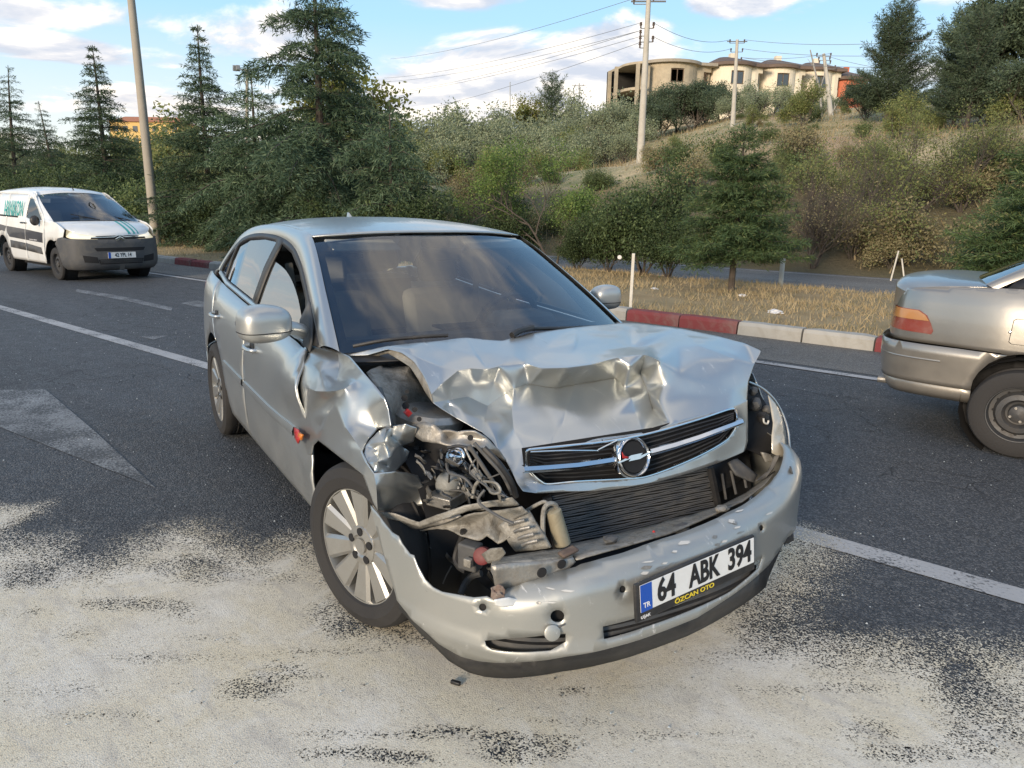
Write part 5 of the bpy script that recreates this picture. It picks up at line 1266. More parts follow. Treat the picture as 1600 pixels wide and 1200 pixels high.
# dashboard, seats, wheel
m_ = MB(); pr = [(-.42, .90), (-.62, .955), (-.80, .95), (-.92, .90), (-.94, .80), (-.86, .62), (-.6, .55)]
m_.hexa([(x, -.70, z) for x, z in pr], [(x, .70, z) for x, z in pr]); m_.build('dashboard', M_DASH, OP, sm=50, bevel=.01)
m_ = MB(); m_.hexa([(-.78, .18, .93), (-.98, .20, .93), (-.98, .56, .93), (-.78, .58, .93)], [(-.80, .22, 1.0), (-.95, .24, 1.01), (-.95, .52, 1.01), (-.80, .54, 1.0)]); m_.build('instrument_cowl', material('cowl_glare_grey', (.22, .22, .20), .7), OP, bevel=.02)  # cowl grey lightened to imitate sunlight reflected at the dash top
dark_box('dash_vent', (-.80, 0, .965), (.12, .3, .012), M_BLKM, .004)
m_ = MB(); c_ = Vector((-1.02, .38, .92)); ax = Vector((-.9, 0, .42)).normalized(); x_ = Vector((0, 1, 0)); y_ = ax.cross(x_)
m_.tube([tuple(c_+(x_*math.cos(a)+y_*math.sin(a))*.185) for a in np.linspace(0, 2*math.pi, 33)], .016, 8, False)
for a in (0, math.pi, -math.pi/2*1.0): m_.tube([tuple(c_), tuple(c_+(x_*math.cos(a)+y_*math.sin(a))*.18)], .018, 6)
m_.lathe([(0, .02), (.06, .015), (.07, -.02)], c_, ax, 16); m_.build('steering_wheel', M_BLK, OP)
def seat(cx, cy, w_=.50):
    r_ = D.objects.new('front_seat' if cx > -2 else 'rear_seat', None); COL.objects.link(r_); r_.parent = OP; r_.location = (cx, cy, .26)
    b_ = MB(); b_.box((0, 0, .12), (.52, w_, .18), Matrix.Rotation(.12, 3, 'Y')); b_.build('seat_cushion', M_SEAT, r_, bevel=.05)
    b_ = MB(); b_.box((-.33, 0, .48), (.13, w_, .62), Matrix.Rotation(-.28, 3, 'Y')); b_.build('backrest', M_SEAT, r_, bevel=.05)
    for dy in ((0,) if w_ < .8 else (-.38, .38)):
        b_ = MB(); b_.box((-.43, dy, .90), (.09, .27, .17), Matrix.Rotation(-.2, 3, 'Y')); b_.build('headrest', M_SEAT, r_, bevel=.035)
seat(-1.45, -.37); seat(-1.45, .37); seat(-2.45, 0, 1.2)
for y in (-.60, .60): 
    m_ = MB(); m_.tube([(-1.78, y*1.0, 1.22), (-1.75, y*.97, 1.0), (-1.72, y*1.02, .55)], .022, 4, flat=.1); m_.build('seat_belt', M_SEAT, OP)
# scuttle and wipers
sc = [[(-.10, 0, .955), (-.14, .3, .955), (-.25, .6, .94), (-.36, .74, .925)], [(-.22, 0, .965), (-.27, .3, .963), (-.36, .6, .955), (-.45, .745, .945)]]
sheet('scuttle_panel', mirrored(sc), M_BLK, OP, 4, thick=.004)
for (a, b_, c_) in [((-.27, .22, .995), (-.40, -.15, 1.045), (-.47, -.52, 1.04)), ((-.36, .58, .985), (-.46, .25, 1.085), (-.47, -.02, 1.095))]:
    pass
pipe('wiper', [(552, 541, 'x', -.42), (600, 532, 'x', -.36), (660, 526, 'x', -.30), (700, 524, 'x', -.27)], .008, M_BLK, OP)
pipe('wiper', [(806, 520, 'x', -.22), (835, 514, 'x', -.24), (880, 513, 'x', -.27), (930, 511, 'x', -.32)], .009, M_BLK, OP)
pipe('wiper_arm', [(800, 524, 'x', -.18), (812, 517, 'x', -.20), (832, 512, 'x', -.23)], .014, M_BLK, OP)

# door mirrors
def mirror(c, w_, h_, d_, ry, m):
    r_ = D.objects.new('door_mirror', None); COL.objects.link(r_); r_.parent = OP; r_.location = c; r_.rotation_euler = (0, ry, .12*m)
    b_ = bmesh.new(); bmesh.ops.create_icosphere(b_, subdivisions=4, radius=1.)
    for v in b_.verts:
        x, y, z = v.co; q = (abs(x)**3.4+abs(y)**3.4+abs(z)**3.0)**(1/3.2); v.co = v.co/q
        y_ = v.co.y; t = 1-.22*max(0, -m*v.co.y*-1)*0
        v.co = Vector((v.co.x*d_*(1 if v.co.x > 0 else .55), y_*w_, v.co.z*h_*(1-.12*(y_*m if y_*m > 0 else 0))))
        if v.co.z < -h_*.28: v.co.z = -h_*.28+(v.co.z+h_*.28)*.9
    me = D.meshes.new('mirror_cap'); b_.to_mesh(me); b_.free(); smooth(me, 60); link('mirror_cap', me, M_SIL, r_)
    g_ = MB(); g_.lathe([(0, 0), (.9, .0), (.92, .02)], (-d_*.50, 0, 0), (-1, 0, 0), 24)
    g_.v = [(v[0], v[1]*w_*.95, v[2]*h_*.85) for v in g_.v]; g_.build('mirror_glass', M_CHR, r_)
    g_ = MB(); g_.tube([(0, m*w_*.80, -h_*.25), (0, m*(w_*1.22), -h_*.38), (-.03, m*(w_*1.55), -h_*.6)], [h_*.52, h_*.46, h_*.55], 14, flat=.8); g_.build('mirror_foot', M_SIL, r_, sm=60)
    rp = []
    for k in range(41):
        c, s_ = math.cos(2*math.pi*k/40), math.sin(2*math.pi*k/40); q = (abs(c)**3.4+abs(s_)**3.4+.03)**(1/3.2)
        rp.append((c/q*d_*(1 if c > 0 else .55)*1.004, s_/q*w_*1.004, -h_*.34))
    g_ = MB(); g_.tube(rp, .0022, 4, False); g_.build('mirror_seam', M_BLKM, r_)
    return r_
mc = (P(368, 508, x=-.70)+P(470, 512, x=-.70))/2
mwid = np.linalg.norm(P(370, 508, x=-.70)-P(452, 512, x=-.70))/2
mirror((-.70, P(411, 506, x=-.70)[1], P(411, 506, x=-.70)[2]), mwid, .082, .10, 0, 1)
mirror((-.86, .935, 1.055), .085, .072, .075, 0, -1)
# black sail where the mirror meets the door
crumple('mirror_sail', [(468, 500, 'y', -.80), (482, 470, 'y', -.775), (486, 500, 'y', -.79), (486, 535, 'y', -.805), (481, 555, 'y', -.815), (472, 546, 'y', -.81), (468, 525, 'y', -.81)], [], [], M_GREYP, OP, 2, 1, thick=.01)

# wheels ---------------------------------------------------------------
wl_ = wheel('wheel', OP, (0, -.775, .317), .317, .225, .222, 10, M_ALLOY, -1, steer=R_(17))
wheel('wheel', OP, (0, .775, .317), .317, .225, .222, 10, M_ALLOY, 1, steer=R_(15))
wheel('wheel', OP, (-2.70, -.775, .317), .317, .225, .222, 10, M_ALLOY, -1)
wheel('wheel', OP, (-2.70, .775, .317), .317, .225, .222, 10, M_ALLOY, 1)
for cx in (0, -2.70):
    for m in (-1, 1):
        rl = .34 if (cx == 0 and m < 0) else .385; yl = .0 if (cx == 0 and m < 0) else .10
        m_ = MB(); m_.lathe([(rl, -.13), (rl, yl)], (cx, m*.72, .34), (0, m, 0), 24); m_.lathe([(rl, -.13), (0, -.13)], (cx, m*.72, .34), (0, m, 0), 24)
        m_.v = [v if v[2] > .12 else (v[0], v[1], .12) for v in m_.v]; m_.build('wheel_arch_liner', M_BLKM, OP)
# crushed right front wing ---------------------------------------------
y = 'y'
F = dict(a=(486, 537, y, -.775), b=(508, 543, y, -.755), c=(528, 549, y, -.745), d=(546, 556, y, -.765), e=(569, 583, y, -.80), f=(588, 605, y, -.795), g=(601, 622, y, -.79), h=(607, 640, y, -.785), i=(611, 667, y, -.79),
         j=(591, 670, y, -.80), k=(577, 685, y, -.84), l=(566, 706, y, -.90), m=(574, 724, y, -.905), n=(584, 739, y, -.90), o=(600, 738, y, -.87), p=(618, 737, y, -.83), q=(636, 738, y, -.77), r=(653, 743, y, -.71), s=(665, 766, y, -.69), t=(676, 787, y, -.68), u=(640, 792, y, -.74), v=(603, 798, y, -.84), w=(590, 798, y, -.885), w2=(583, 785, y, -.895),
         x=(567, 742, y, -.915), x2=(548, 727, y, -.92), x3=(529, 713, y, -.92), x4=(510, 698, y, -.915), x5=(497, 688, y, -.905), x6=(490, 696, y, -.895), x7=(487, 712, y, -.89),
         z1=(464, 704, y, -.872), z2=(452, 655, y, -.868), z3=(448, 610, y, -.862), z4=(450, 575, y, -.85), z5=(456, 556, y, -.83), z6=(472, 546, y, -.80))
crumple('front_wing', [F[k] for k in ('a', 'b', 'c', 'd', 'e', 'f', 'g', 'h', 'i', 'j', 'k', 'l', 'm', 'n', 'o', 'p', 'q', 'r', 's', 't', 'u', 'v', 'w', 'w2', 'x', 'x2', 'x3', 'x4', 'x5', 'x6', 'x7', 'z1', 'z2', 'z3', 'z4', 'z5', 'z6')],
        [(478, 604, y, -.905), (474, 570, y, -.865), (480, 650, y, -.895), (533, 575, y, -.79), (556, 610, y, -.84), (545, 640, y, -.875), (575, 640, y, -.825), (592, 640, y, -.80), (535, 685, y, -.905), (500, 665, y, -.885), (517, 628, y, -.862), (560, 668, y, -.86), (550, 700, y, -.912), (590, 768, y, -.885), (620, 765, y, -.82), (645, 765, y, -.745)],
        [[(478, 604, y, -.905), (493, 611, y, -.925), (510, 612, y, -.915), (526, 611, y, -.895), (540, 607, y, -.87), (556, 594, y, -.82), F['e']], [(540, 607), (524, 632, y, -.895), (512, 649, y, -.905), (503, 668, y, -.91), F['x5']], [(474, 570, y, -.865), (500, 577, y, -.845), (526, 596, y, -.835), (540, 607)], [F['c'], (530, 574, y, -.775), (526, 596)], [F['l'], (556, 690, y, -.898), (540, 668, y, -.898), (524, 632)], [F['n'], (588, 760, y, -.90), F['w']]],
        M_SIL, OP, 3, 1, amp=.0018, freq=14, thick=.0015, sf=.6)
# crushed bright corner beside the lamp
crumple('crushed_wing_tip', [(568, 708, y, -.895), (572, 695, y, -.87), (588, 676, y, -.82), (604, 667, y, -.79), (620, 664, y, -.76), (634, 662, y, -.74), (652, 668, y, -.70), (646, 690, y, -.70), (628, 697, y, -.74), (640, 706, y, -.71), (636, 718, y, -.72), (618, 737, y, -.80), (600, 738, y, -.86), (584, 739, y, -.895), (574, 724, y, -.90)],
        [(590, 705, y, -.845), (600, 690, y, -.835), (608, 715, y, -.825), (618, 700, y, -.785), (590, 722, y, -.88), (612, 682, y, -.775), (628, 678, y, -.755), (604, 728, y, -.835)], [[(590, 705), (600, 690), (612, 682)], [(590, 705), (608, 715), (618, 700)], [(618, 700), (628, 697)], [(572, 695), (600, 690)], [(604, 728), (590, 722), (574, 724)]], M_SIL, OP, 3, 1, amp=.005, freq=26, thick=.0015)

# crumpled bonnet ------------------------------------------------------
x = 'x'
H = lambda a, b_, v: (a, b_, x, v)
hood_out = [H(545, 556, -.40), H(575, 548, -.35), H(607, 541, -.30), H(665, 535, -.25), H(727, 527, -.22), H(757, 531, -.18), H(785, 533, -.16), H(806, 527, -.18), H(830, 520, -.22), H(900, 512, -.25), H(985, 504, -.36),
            H(1060, 513, -.05), H(1120, 525, .16), H(1165, 537, .33), H(1190, 548, .44), H(1178, 570, .46), H(1169, 596, .49), H(1167, 625, .51), H(1168, 660, .54), H(1168, 690, .56), H(1163, 706, .57),
            H(1120, 724, .58), H(1080, 738, .58), H(1030, 752, .575), H(980, 762, .56), H(930, 767, .54), H(880, 768, .52), H(840, 771, .50), H(817, 768, .48), H(808, 755, .45), H(802, 742, .42), H(792, 722, .37), H(780, 705, .32), H(768, 688, .27), H(752, 675, .22), H(732, 664, .18), H(715, 655, .14), H(690, 640, .10), H(676, 630, .08), H(674, 617, .08), H(668, 600, .03), H(660, 584, -.03), H(647, 565, -.12), H(628, 552, -.21), H(606, 546, -.27), H(575, 555, -.34)]
E1 = [H(674, 617, .08), H(690, 600, .08), H(715, 580, .05), H(735, 576, .05), H(760, 577, .08), H(780, 572, .08), H(803, 557, .02)]
E2 = [H(803, 557, .02), H(820, 568, .09), H(845, 576, .19), H(886, 575, .26), H(924, 570, .29), H(960, 560, .31), H(1009, 554, .35), H(1031, 564, .385)]
L2 = [H(803, 607, .10), H(825, 600, .085), H(867, 607, .135), H(900, 601, .16), H(930, 596, .185), H(962, 590, .22), H(976, 606, .265)]
G1 = [H(780, 705, .32), H(818, 700, .385), H(860, 695, .42), H(900, 690, .45), H(940, 686, .48), H(975, 682, .50), H(1005, 676, .51), H(1060, 660, .53), H(1110, 646, .545), H(1140, 638, .55), H(1168, 625, .52)]
hood_in = [H(640, 545, -.20), H(700, 545, -.12), H(700, 565, -.02), H(740, 555, -.03), H(770, 550, -.05), H(703, 603, .045), H(742, 600, .025), H(772, 596, .045), H(850, 545, -.02), H(900, 535, .0), H(890, 555, .12), H(950, 535, .03), H(1000, 530, .05), H(1060, 540, .22), H(1100, 560, .38), H(1140, 580, .455), H(1060, 530, .12), H(1120, 545, .32), H(1150, 555, .40),
           H(850, 628, .235), H(940, 616, .275), H(838, 660, .31), H(868, 665, .345), H(925, 655, .385), H(960, 650, .40), H(815, 680, .35), H(790, 660, .24), H(775, 685, .26), H(1040, 600, .41), H(1080, 620, .47), H(1120, 620, .505), H(1060, 580, .41), H(1090, 595, .45), H(1030, 630, .44), H(1145, 610, .50), H(985, 575, .37), H(1010, 600, .34), H(722, 642, .12), H(700, 632, .06), H(890, 590, .195), H(845, 592, .13), H(935, 583, .235), H(1000, 740, .55), H(900, 750, .51)]
cr = [E1, E2, L2,
      [H(780, 572, .08), H(772, 596, .045), H(762, 635, .05), H(757, 655, .15), H(752, 675, .22)], [H(676, 630, .08), H(700, 626, .06), H(731, 620, .03), H(762, 635, .05), H(790, 615, .07), H(803, 607, .10)], [H(674, 617), ] if False else [H(803, 607, .10), H(800, 640, .25), H(803, 672, .32), H(818, 700, .385)],
      [H(976, 606, .29), H(985, 622, .375), H(992, 645, .41), H(1005, 676, .51)], [H(1012, 612, .33), H(1020, 640, .375), H(1034, 668, .515)], [H(1009, 554, .35), H(1000, 582, .27), H(1012, 612, .33)],
      [H(900, 601, .16), H(885, 640, .315), H(878, 668, .37), H(862, 695, .425)], G1, [H(607, 541, -.30), H(650, 558, -.13), H(690, 574, .0), H(715, 580, .05)], [H(904, 541, .03), H(950, 547, .13), H(985, 543, .10), H(1012, 540, .11)], [H(727, 527, -.22), H(745, 552, -.05), H(760, 577, .08)],
      [H(1060, 513, -.05), H(1090, 540, .28), H(1150, 562, .43)]]
cr = [[p for p in c_ if len(p) == 4] for c_ in cr]
gr_out = [(823, 706), (830, 702), (900, 695), (960, 688), (1020, 676), (1090, 656), (1138, 640), (1148, 640), (1152, 650), (1150, 664), (1144, 676), (1130, 691), (1082, 717), (1015, 743), (975, 748), (900, 752), (857, 756), (845, 752), (832, 741), (823, 728)]
_gx = lambda p: float(np.interp(p, [815, 900, 990, 1080, 1165], [.465, .515, .555, .575, .565]))
def Gp(a, b_, off=0.): return P(a, b_, x=_gx(a)+off)
hood = crumple('bonnet', hood_out, hood_in, cr, M_SILC, OP, 4, (0, 1, 2, 4), amp=.0030, freq=6, thick=.0015, sm=60, seed=3, sf=.5)
# cut the grille opening out of the bonnet nose
b_ = bmesh.new(); b_.from_mesh(hood.data); bmesh.ops.remove_doubles(b_, verts=b_.verts, dist=2e-5); gp = np.array(gr_out, float)
fc = [f_ for f_ in b_.faces if (lambda q: bool(inside(gp, [q[0]], [q[1]])[0]))(pj(f_.calc_center_median()))]
bmesh.ops.delete(b_, geom=fc, context='FACES')
seen = set(); best = []
for f0 in b_.faces:
    if f0 in seen: continue
    st_ = [f0]; comp = []; seen.add(f0)
    while st_:
        q = st_.pop(); comp.append(q)
        for e_ in q.edges:
            for g0 in e_.link_faces:
                if g0 not in seen: seen.add(g0); st_.append(g0)
    best.append(comp)
best.sort(key=len); bmesh.ops.delete(b_, geom=[q for c_ in best[:-1] for q in c_], context='FACES')
bmesh.ops.delete(b_, geom=[v for v in b_.verts if not v.link_faces], context='VERTS'); b_.to_mesh(hood.data); b_.free(); smooth(hood.data, 50)
# grille
crumple('grille_back', [(a, b_, x, _gx(a)-.045) for a, b_ in [(815, 700), (1020, 668), (1160, 628), (1162, 668), (1130, 702), (1015, 752), (857, 765), (820, 745)]], [], [], M_BLKM, OP, 1, 0, thick=0)
for k in range(1, 9):   # slats follow the nose
    t = k/9; pts = []
    for a in np.linspace(828, 1146, 15):
        top = np.interp(a, [823, 900, 960, 1020, 1090, 1150], [704, 695, 688, 676, 656, 642]); bot = np.interp(a, [823, 845, 900, 1015, 1082, 1130, 1150], [730, 752, 752, 743, 717, 692, 662])
        pts.append(Gp(a, top+(bot-top)*t, -.018))
    m_ = MB(); m_.tube([tuple(p) for p in pts], .0032, 4); m_.build('grille_slat', M_BLK, OP)
def chrome(name, pts, r, off=.006, mat=M_CHR, flat=1.): m_ = MB(); m_.tube([tuple(q) for q in catmull([Gp(a, b_, off) for a, b_ in pts], 5)], r, 8, flat=flat); return m_.build(name, mat, OP)
chrome('grille_surround', gr_out[1:]+[gr_out[0], gr_out[1]], .0045, .002)
def bar(name, pts, h0, h1):
    rows = []
    for (a, b_), h_ in zip(pts, np.linspace(h0, h1, len(pts))):
        c_ = Gp(a, b_); rows.append([tuple(c_+np.array(v)) for v in ((-.006, 0, -h_), (.010, 0, -h_*.9), (.018, 0, 0), (.010, 0, h_*.9), (-.006, 0, h_))])
    m_ = MB(); m_.grid([[p for p in r] for r in rows]); return m_.build(name, M_CHR, OP, sm=30)
bar('grille_bar', [(816, 733), (850, 731), (900, 727), (935, 722), (966, 717)], .013, .014)
bar('grille_bar', [(1013, 706), (1050, 696), (1090, 683), (1130, 668), (1157, 658)], .014, .012)
pipe('bent_strip', [(829, 706, 'x', _gx(829)+.01), (880, 704, 'x', .52), (932, 704, 'x', .545), (934, 703, 'x', .545), (964, 688, 'x', .555)], .0025, M_CHR, OP, k=2)
# round emblem with a lightning bar
bc = Vector(Gp(990, 714, .012)); bn = Vector((.93, -.02, .30)).normalized(); bx = Vector((0, 1, 0)); by = bn.cross(bx).normalized()
em = D.objects.new('emblem', None); COL.objects.link(em); em.parent = OP; em.matrix_local = Matrix(((bx[0], by[0], bn[0], bc[0]), (bx[1], by[1], bn[1], bc[1]), (bx[2], by[2], bn[2], bc[2]), (0, 0, 0, 1)))
m_ = MB(); m_.lathe([(.052, -.02), (.060, .004), (.066, .010), (.071, .006), (.074, -.004), (.074, -.03)], (0, 0, 0), (0, 0, 1), 40); m_.build('emblem_ring', M_CHR, em, sm=50)
m_ = MB(); m_.lathe([(0, .0), (.056, .0)], (0, 0, 0), (0, 0, 1), 32); m_.build('emblem_disc', M_BLKM, em)
m_ = MB(); bz = [(-.082, -.004), (.020, .012), (.006, .001), (.084, .006), (-.022, -.014), (-.006, -.002)]
bz = [(-.080, -.010), (-.080, -.006), (-.018, .009), (.034, .009), (.022, .001), (.080, .010), (.080, .006), (.018, -.010), (-.034, -.010), (-.022, -.002)]
m_.hexa([(a, b_, .004) for a, b_ in bz], [(a, b_, .012) for a, b_ in bz]); m_.build('emblem_bolt', M_CHR, em, sm=0)
crumple('red_fragment', [(972, 706, x, .58), (976, 712, x, .58), (983, 714, x, .58), (982, 717, x, .58), (973, 716, x, .58)], [], [], M_RED, OP, 1, 0, thick=.002)
# front bumper: own plan curve (knocked slightly askew)
BP = np.array(catmull([(.08, -.895), (.25, -.888), (.45, -.862), (.62, -.805), (.78, -.70), (.88, -.56), (.94, -.36), (.96, -.10), (.95, .12), (.905, .34), (.825, .54), (.72, .70), (.60, .81), (.42, .885), (.15, .915)], 10))
BL = np.r_[0, np.cumsum(np.linalg.norm(np.diff(BP, axis=0), axis=1))]
def btop(yv): return float(np.interp(yv, [-.9, -.78, -.71, -.6, -.5, -.27, 0, .4, .7, .9], [.80, .70, .455, .475, .505, .535, .555, .585, .625, .635]))
def fB(s, z, extra=0.):
    x_ = np.interp(s, BL, BP[:, 0]); y_ = np.interp(s, BL, BP[:, 1]); e = .02
    tx = np.interp(s+e, BL, BP[:, 0])-np.interp(s-e, BL, BP[:, 0]); ty = np.interp(s+e, BL, BP[:, 1])-np.interp(s-e, BL, BP[:, 1]); l = math.hypot(tx, ty)+1e-9
    nx, ny = ty/l, -tx/l
    zt = btop(y_); a = max(0., min(1.3, (z-(zt-.075))/.075)); i = .075*min(a, 1.4)**2.6
    i += .012*math.exp(-((z-.335)/.03)**2)*0+.05*max(0., (.24-z)/.12)-.010*math.exp(-((z-.262)/.018)**2)
    dn = .0018*noise.noise(Vector((s*4, z*6, 2)))+(.0015*noise.noise(Vector((s*18, z*22, 5))) if a > .1 else 0)
    i += extra-dn; return np.array([x_-nx*i, y_-ny*i, z])
def bo(pix, g): return [tuple(q) for q in uvs(pix, fB, g)]
top_pix = [(578, 789), (588, 800), (600, 817), (612, 832), (622, 838), (628, 850), (640, 866), (646, 868), (652, 884), (664, 906), (676, 918), (690, 925), (712, 929), (740, 934), (760, 932), (775, 936), (786, 926)]
top_s = bo(top_pix, (.1, .48))
sR = top_s[-1][0]
ledge = []
for s_ in np.linspace(sR+.03, BL[-1]-.18, 26):
    y_ = np.interp(s_, BL, BP[:, 1]); ledge.append((s_, btop(y_)+.002*noise.noise(Vector((s_*9, 0, 0)))))
bot_pix = [(747, 1033), (785, 1036), (810, 1035), (885, 1026), (960, 1011), (1040, 985), (1090, 965), (1153, 924), (1201, 883), (1230, 840)]
bot = bo(bot_pix, (.9, .24))
left_end = [(BL[-1]-.02, .62), (BL[-1], .5), (BL[-1], .30), (BL[-1]-.25, .265)]
right_low = bo([(720, 1026), (685, 1006), (660, 983), (636, 958), (620, 938)], (.8, .25))
outl = top_s+ledge+left_end+bot[::-1]+right_low
h1 = bo([(757, 1001), (800, 997), (855, 992), (884, 990), (884, 1003), (860, 1017), (790, 1019), (768, 1016), (759, 1009)], (.9, .28))
h2 = bo([(942, 979), (996, 965), (1060, 945), (1120, 915), (1176, 880), (1192, 870), (1186, 888), (1140, 926), (1060, 962), (1000, 983), (944, 999)], (1.1, .28))
def disc(a, b_, ra, rb=None, n=14): return bo([(a+ra*math.cos(2*math.pi*k/n), b_+(rb or ra)*math.sin(2*math.pi*k/n)) for k in range(n)], uvof(a, b_, fB, (1., .4)))
h3 = disc(871, 963, 11, 10); h4 = disc(754, 949, 6); h5 = disc(973, 921, 5, 6); h6 = disc(1190, 825, 3.4, 5)
bump = panel('front_bumper', outl, fB, M_SILB, OP, .024, holes=[h1, h2, h3, h4, h5, h6], thick=.004, sm=45)
# black chin spoiler
chin = right_low[::-1]+[(s_, z_) for s_, z_ in bot[:]]
low = [(s_, z_-.09) for s_, z_ in chin]
panel('chin_spoiler', [(s_, z_-.003) for s_, z_ in chin]+[(BL[-1]-.3, .262), (BL[-1]-.3, .15)]+[(s_, z_-(.085 if 0 < i < len(chin)-1 else .03)) for i, (s_, z_) in list(enumerate(chin))[::-1]], lambda s, z: fB(s, z, .012), M_BLK, OP, .05, thick=.004)
# intake inserts, sensor faces
ins = lambda s, z: fB(s, z, .035)
panel('intake_insert', [(h1[0][0]-.03, .34), (h2[5][0]+.03, .34), (h2[5][0]+.03, .235), (h1[0][0]-.03, .235)], ins, M_GREYP, OP, .06, thick=.003)
for i in range(3):
    zz = .318-.02*i; rows = [[tuple(fB(s_, zz+.004+.02*(s_-.9)*.0, .034)), tuple(fB(s_, zz, .022)), tuple(fB(s_, zz-.004, .034))] for s_ in np.linspace(h1[0][0]-.02, h2[5][0]+.02, 30)]
    m_ = MB(); m_.grid(rows); m_.build('intake_slat', M_BLK, OP)
for h_ in (h4, h5, h6):
    c_ = np.mean(h_, axis=0); q = fB(c_[0], c_[1], .006); m_ = MB(); nn = q-fB(c_[0], c_[1], .03); m_.lathe([(0, 0), (.013, 0), (.014, -.01)], tuple(q), tuple(nn), 14); m_.build('parking_sensor', M_BLKM, OP)
# tow eye cover dangling
tc_ = fB(*uvof(862, 985, fB, (.95, .34))); m_ = MB(); nn = Vector((.9, -.35, .25)); m_.lathe([(0, .004), (.020, .004), (.024, .002), (.024, -.004)], Vector(tc_)+Vector((.012, -.006, 0)), nn, 18); m_.build('tow_eye_cover', M_SILB, OP)
m_ = MB(); q3 = fB(*np.mean(h3, axis=0), .0); m_.tube([tuple(Vector(tc_)+Vector((.01, 0, .01))), tuple(Vector(q3)+Vector((.012, .02, -.025)))], .003, 5); m_.build('cover_strap', M_GREYP, OP)
m_ = MB(); m_.lathe([(0, 0), (.035, 0)], tuple(fB(*np.mean(h3, axis=0), .03)), (.9, -.4, 0), 14); m_.build('tow_eye_socket', M_BLKM, OP)
# white scuffs and cracked paint along the ledge
g_ = np.random.default_rng(5)
for k in range(22):
    s_ = g_.uniform(sR+.1, sR+1.05); y_ = np.interp(s_, BL, BP[:, 1]); z_ = btop(y_)-g_.uniform(.004, .05); L_ = g_.uniform(.006, .030); W_ = g_.uniform(.0015, .005)
    cs = [(s_-L_, z_), (s_-L_*.3, z_+W_), (s_+L_, z_+W_*.4), (s_+L_*.4, z_-W_), (s_-L_*.5, z_-W_*.7)]
    m_ = MB(); m_.add([tuple(fB(a, b_, -.0016)) for a, b_ in cs], [(0, 1, 2, 3, 4)]); m_.build('paint_flake', material('scraped_primer', (.50, .50, .48), .7) if k % 3 else M_STL, OP, sm=0)

# number plate
TL, TR, BR_, BLc = P(993.5, 915, x=.990), P(1182, 833, x=.968), P(1176, 892, x=.978), P(993, 974, x=1.0)
ctr = (TL+TR+BR_+BLc)/4; xax = ((TR+BR_)-(TL+BLc)); wdt = np.linalg.norm(xax)/2; yax = (TL+TR-BLc-BR_); hgt_ = np.linalg.norm(yax)/2
npl = D.objects.new('number_plate', None); COL.objects.link(npl); npl.parent = OP; npl.matrix_local = frame(ctr, xax, yax)
m_ = MB(); m_.box((0, 0, -.005), (wdt, hgt_, .012)); m_.build('plate_holder', M_BLK, npl, bevel=.004, sm=0)
pw_, ph_ = wdt*.955, hgt_*.70; cy = hgt_*.5-.008-ph_/2+.001
m_ = MB(); m_.box((.004, cy, .003), (pw_, ph_, .003)); m_.build('plate', M_PLATE, npl, bevel=.001, sm=0)
m_ = MB(); m_.box((.004-pw_/2+pw_*.045, cy, .0048), (pw_*.09, ph_*.99, .0012)); m_.build('blue_band', M_BLUE, npl, sm=0)
T0 = Matrix.Translation
text('lettering', '64', ph_*1.16, M_INK, npl, T0((-pw_*.285, cy, .0055)), .0008, .76, .0030)
text('lettering', 'ABK', ph_*1.16, M_INK, npl, T0((pw_*.04, cy, .0055)), .0008, .70, .0030)
text('lettering', '394', ph_*1.16, M_INK, npl, T0((pw_*.365, cy, .0055)), .0008, .76, .0030)
text('lettering', 'TR', ph_*.26, M_WINK, npl, T0((.004-pw_/2+pw_*.045, cy-ph_*.27, .006)), .0004, 1., .0004)
text('lettering', 'ÖZCAN OTO', .021, M_YINK, npl, T0((-.02, -hgt_/2+.0135, .0015)), .0004, 1.35, .0004)
text('lettering', 'UŞAK', .013, M_WINK, npl, T0((-pw_/2+.024, -hgt_/2+.012, .0015)), .0003, 1.1, .0003)

# ------------------------------------------------ opened engine bay
def shell(name, pts, mat, ax='x', it=2, amp=.004, freq=25, thick=.004, inner=(), cr=(), sm=35, **k): return crumple(name, pts, list(inner), list(cr), mat, OP, it, 1, amp=amp, freq=freq, thick=thick, sm=sm, **k)
dark_box('engine_block', (-.08, .0, .52), (.55, .8, .5), M_BLKM, .04)  # engine block in matt black, doubling as the dark void of the bay
dark_box('battery', (-.12, .52, .62), (.32, .22, .28), M_BLK, .01)
m_ = MB(); m_.lathe([(0, .0), (.11, .0), (.13, -.02), (.13, -.05)], (.02, -.57, .80), (.05, .1, 1), 20); m_.build('strut_top', M_STL, OP)
# inner wing: grey sheet with black holes
shell('inner_wing', [(572, 580, y, -.74), (600, 570, y, -.62), (640, 572, y, -.55), (668, 605, y, -.50), (690, 650, y, -.48), (700, 672, y, -.50), (668, 668, y, -.58), (640, 660, y, -.64), (614, 668, y, -.72), (606, 640, y, -.74), (590, 608, y, -.76)], M_PRIM, amp=.012, freq=14, inner=[(620, 610, y, -.66), (640, 630, y, -.60), (630, 650, y, -.66), (660, 640, y, -.55)])
for a, b_, r0 in [(632, 622, .012), (636, 612, .008), (648, 640, .010), (616, 638, .007), (627, 652, .008), (655, 655, .009), (634, 634, .014)]:
    m_ = MB(); m_.lathe([(0, 0), (r0, 0)], P(a, b_, y=-.69), CAM-P(a, b_, y=-.69), 8); m_.build('bolt_hole', M_BLKM, OP, sm=0)
m_ = MB(); m_.box(P(637, 645, y=-.69), (.02, .02, .02), Matrix.Rotation(.7, 3, 'X')); m_.build('red_cap', M_RED, OP, sm=0)
shell('gasket_strip', [(590, 604, y, -.78), (597, 606, y, -.76), (610, 640, y, -.76), (617, 668, y, -.76), (612, 668, y, -.78), (603, 636, y, -.78)], M_GREYP, it=1)
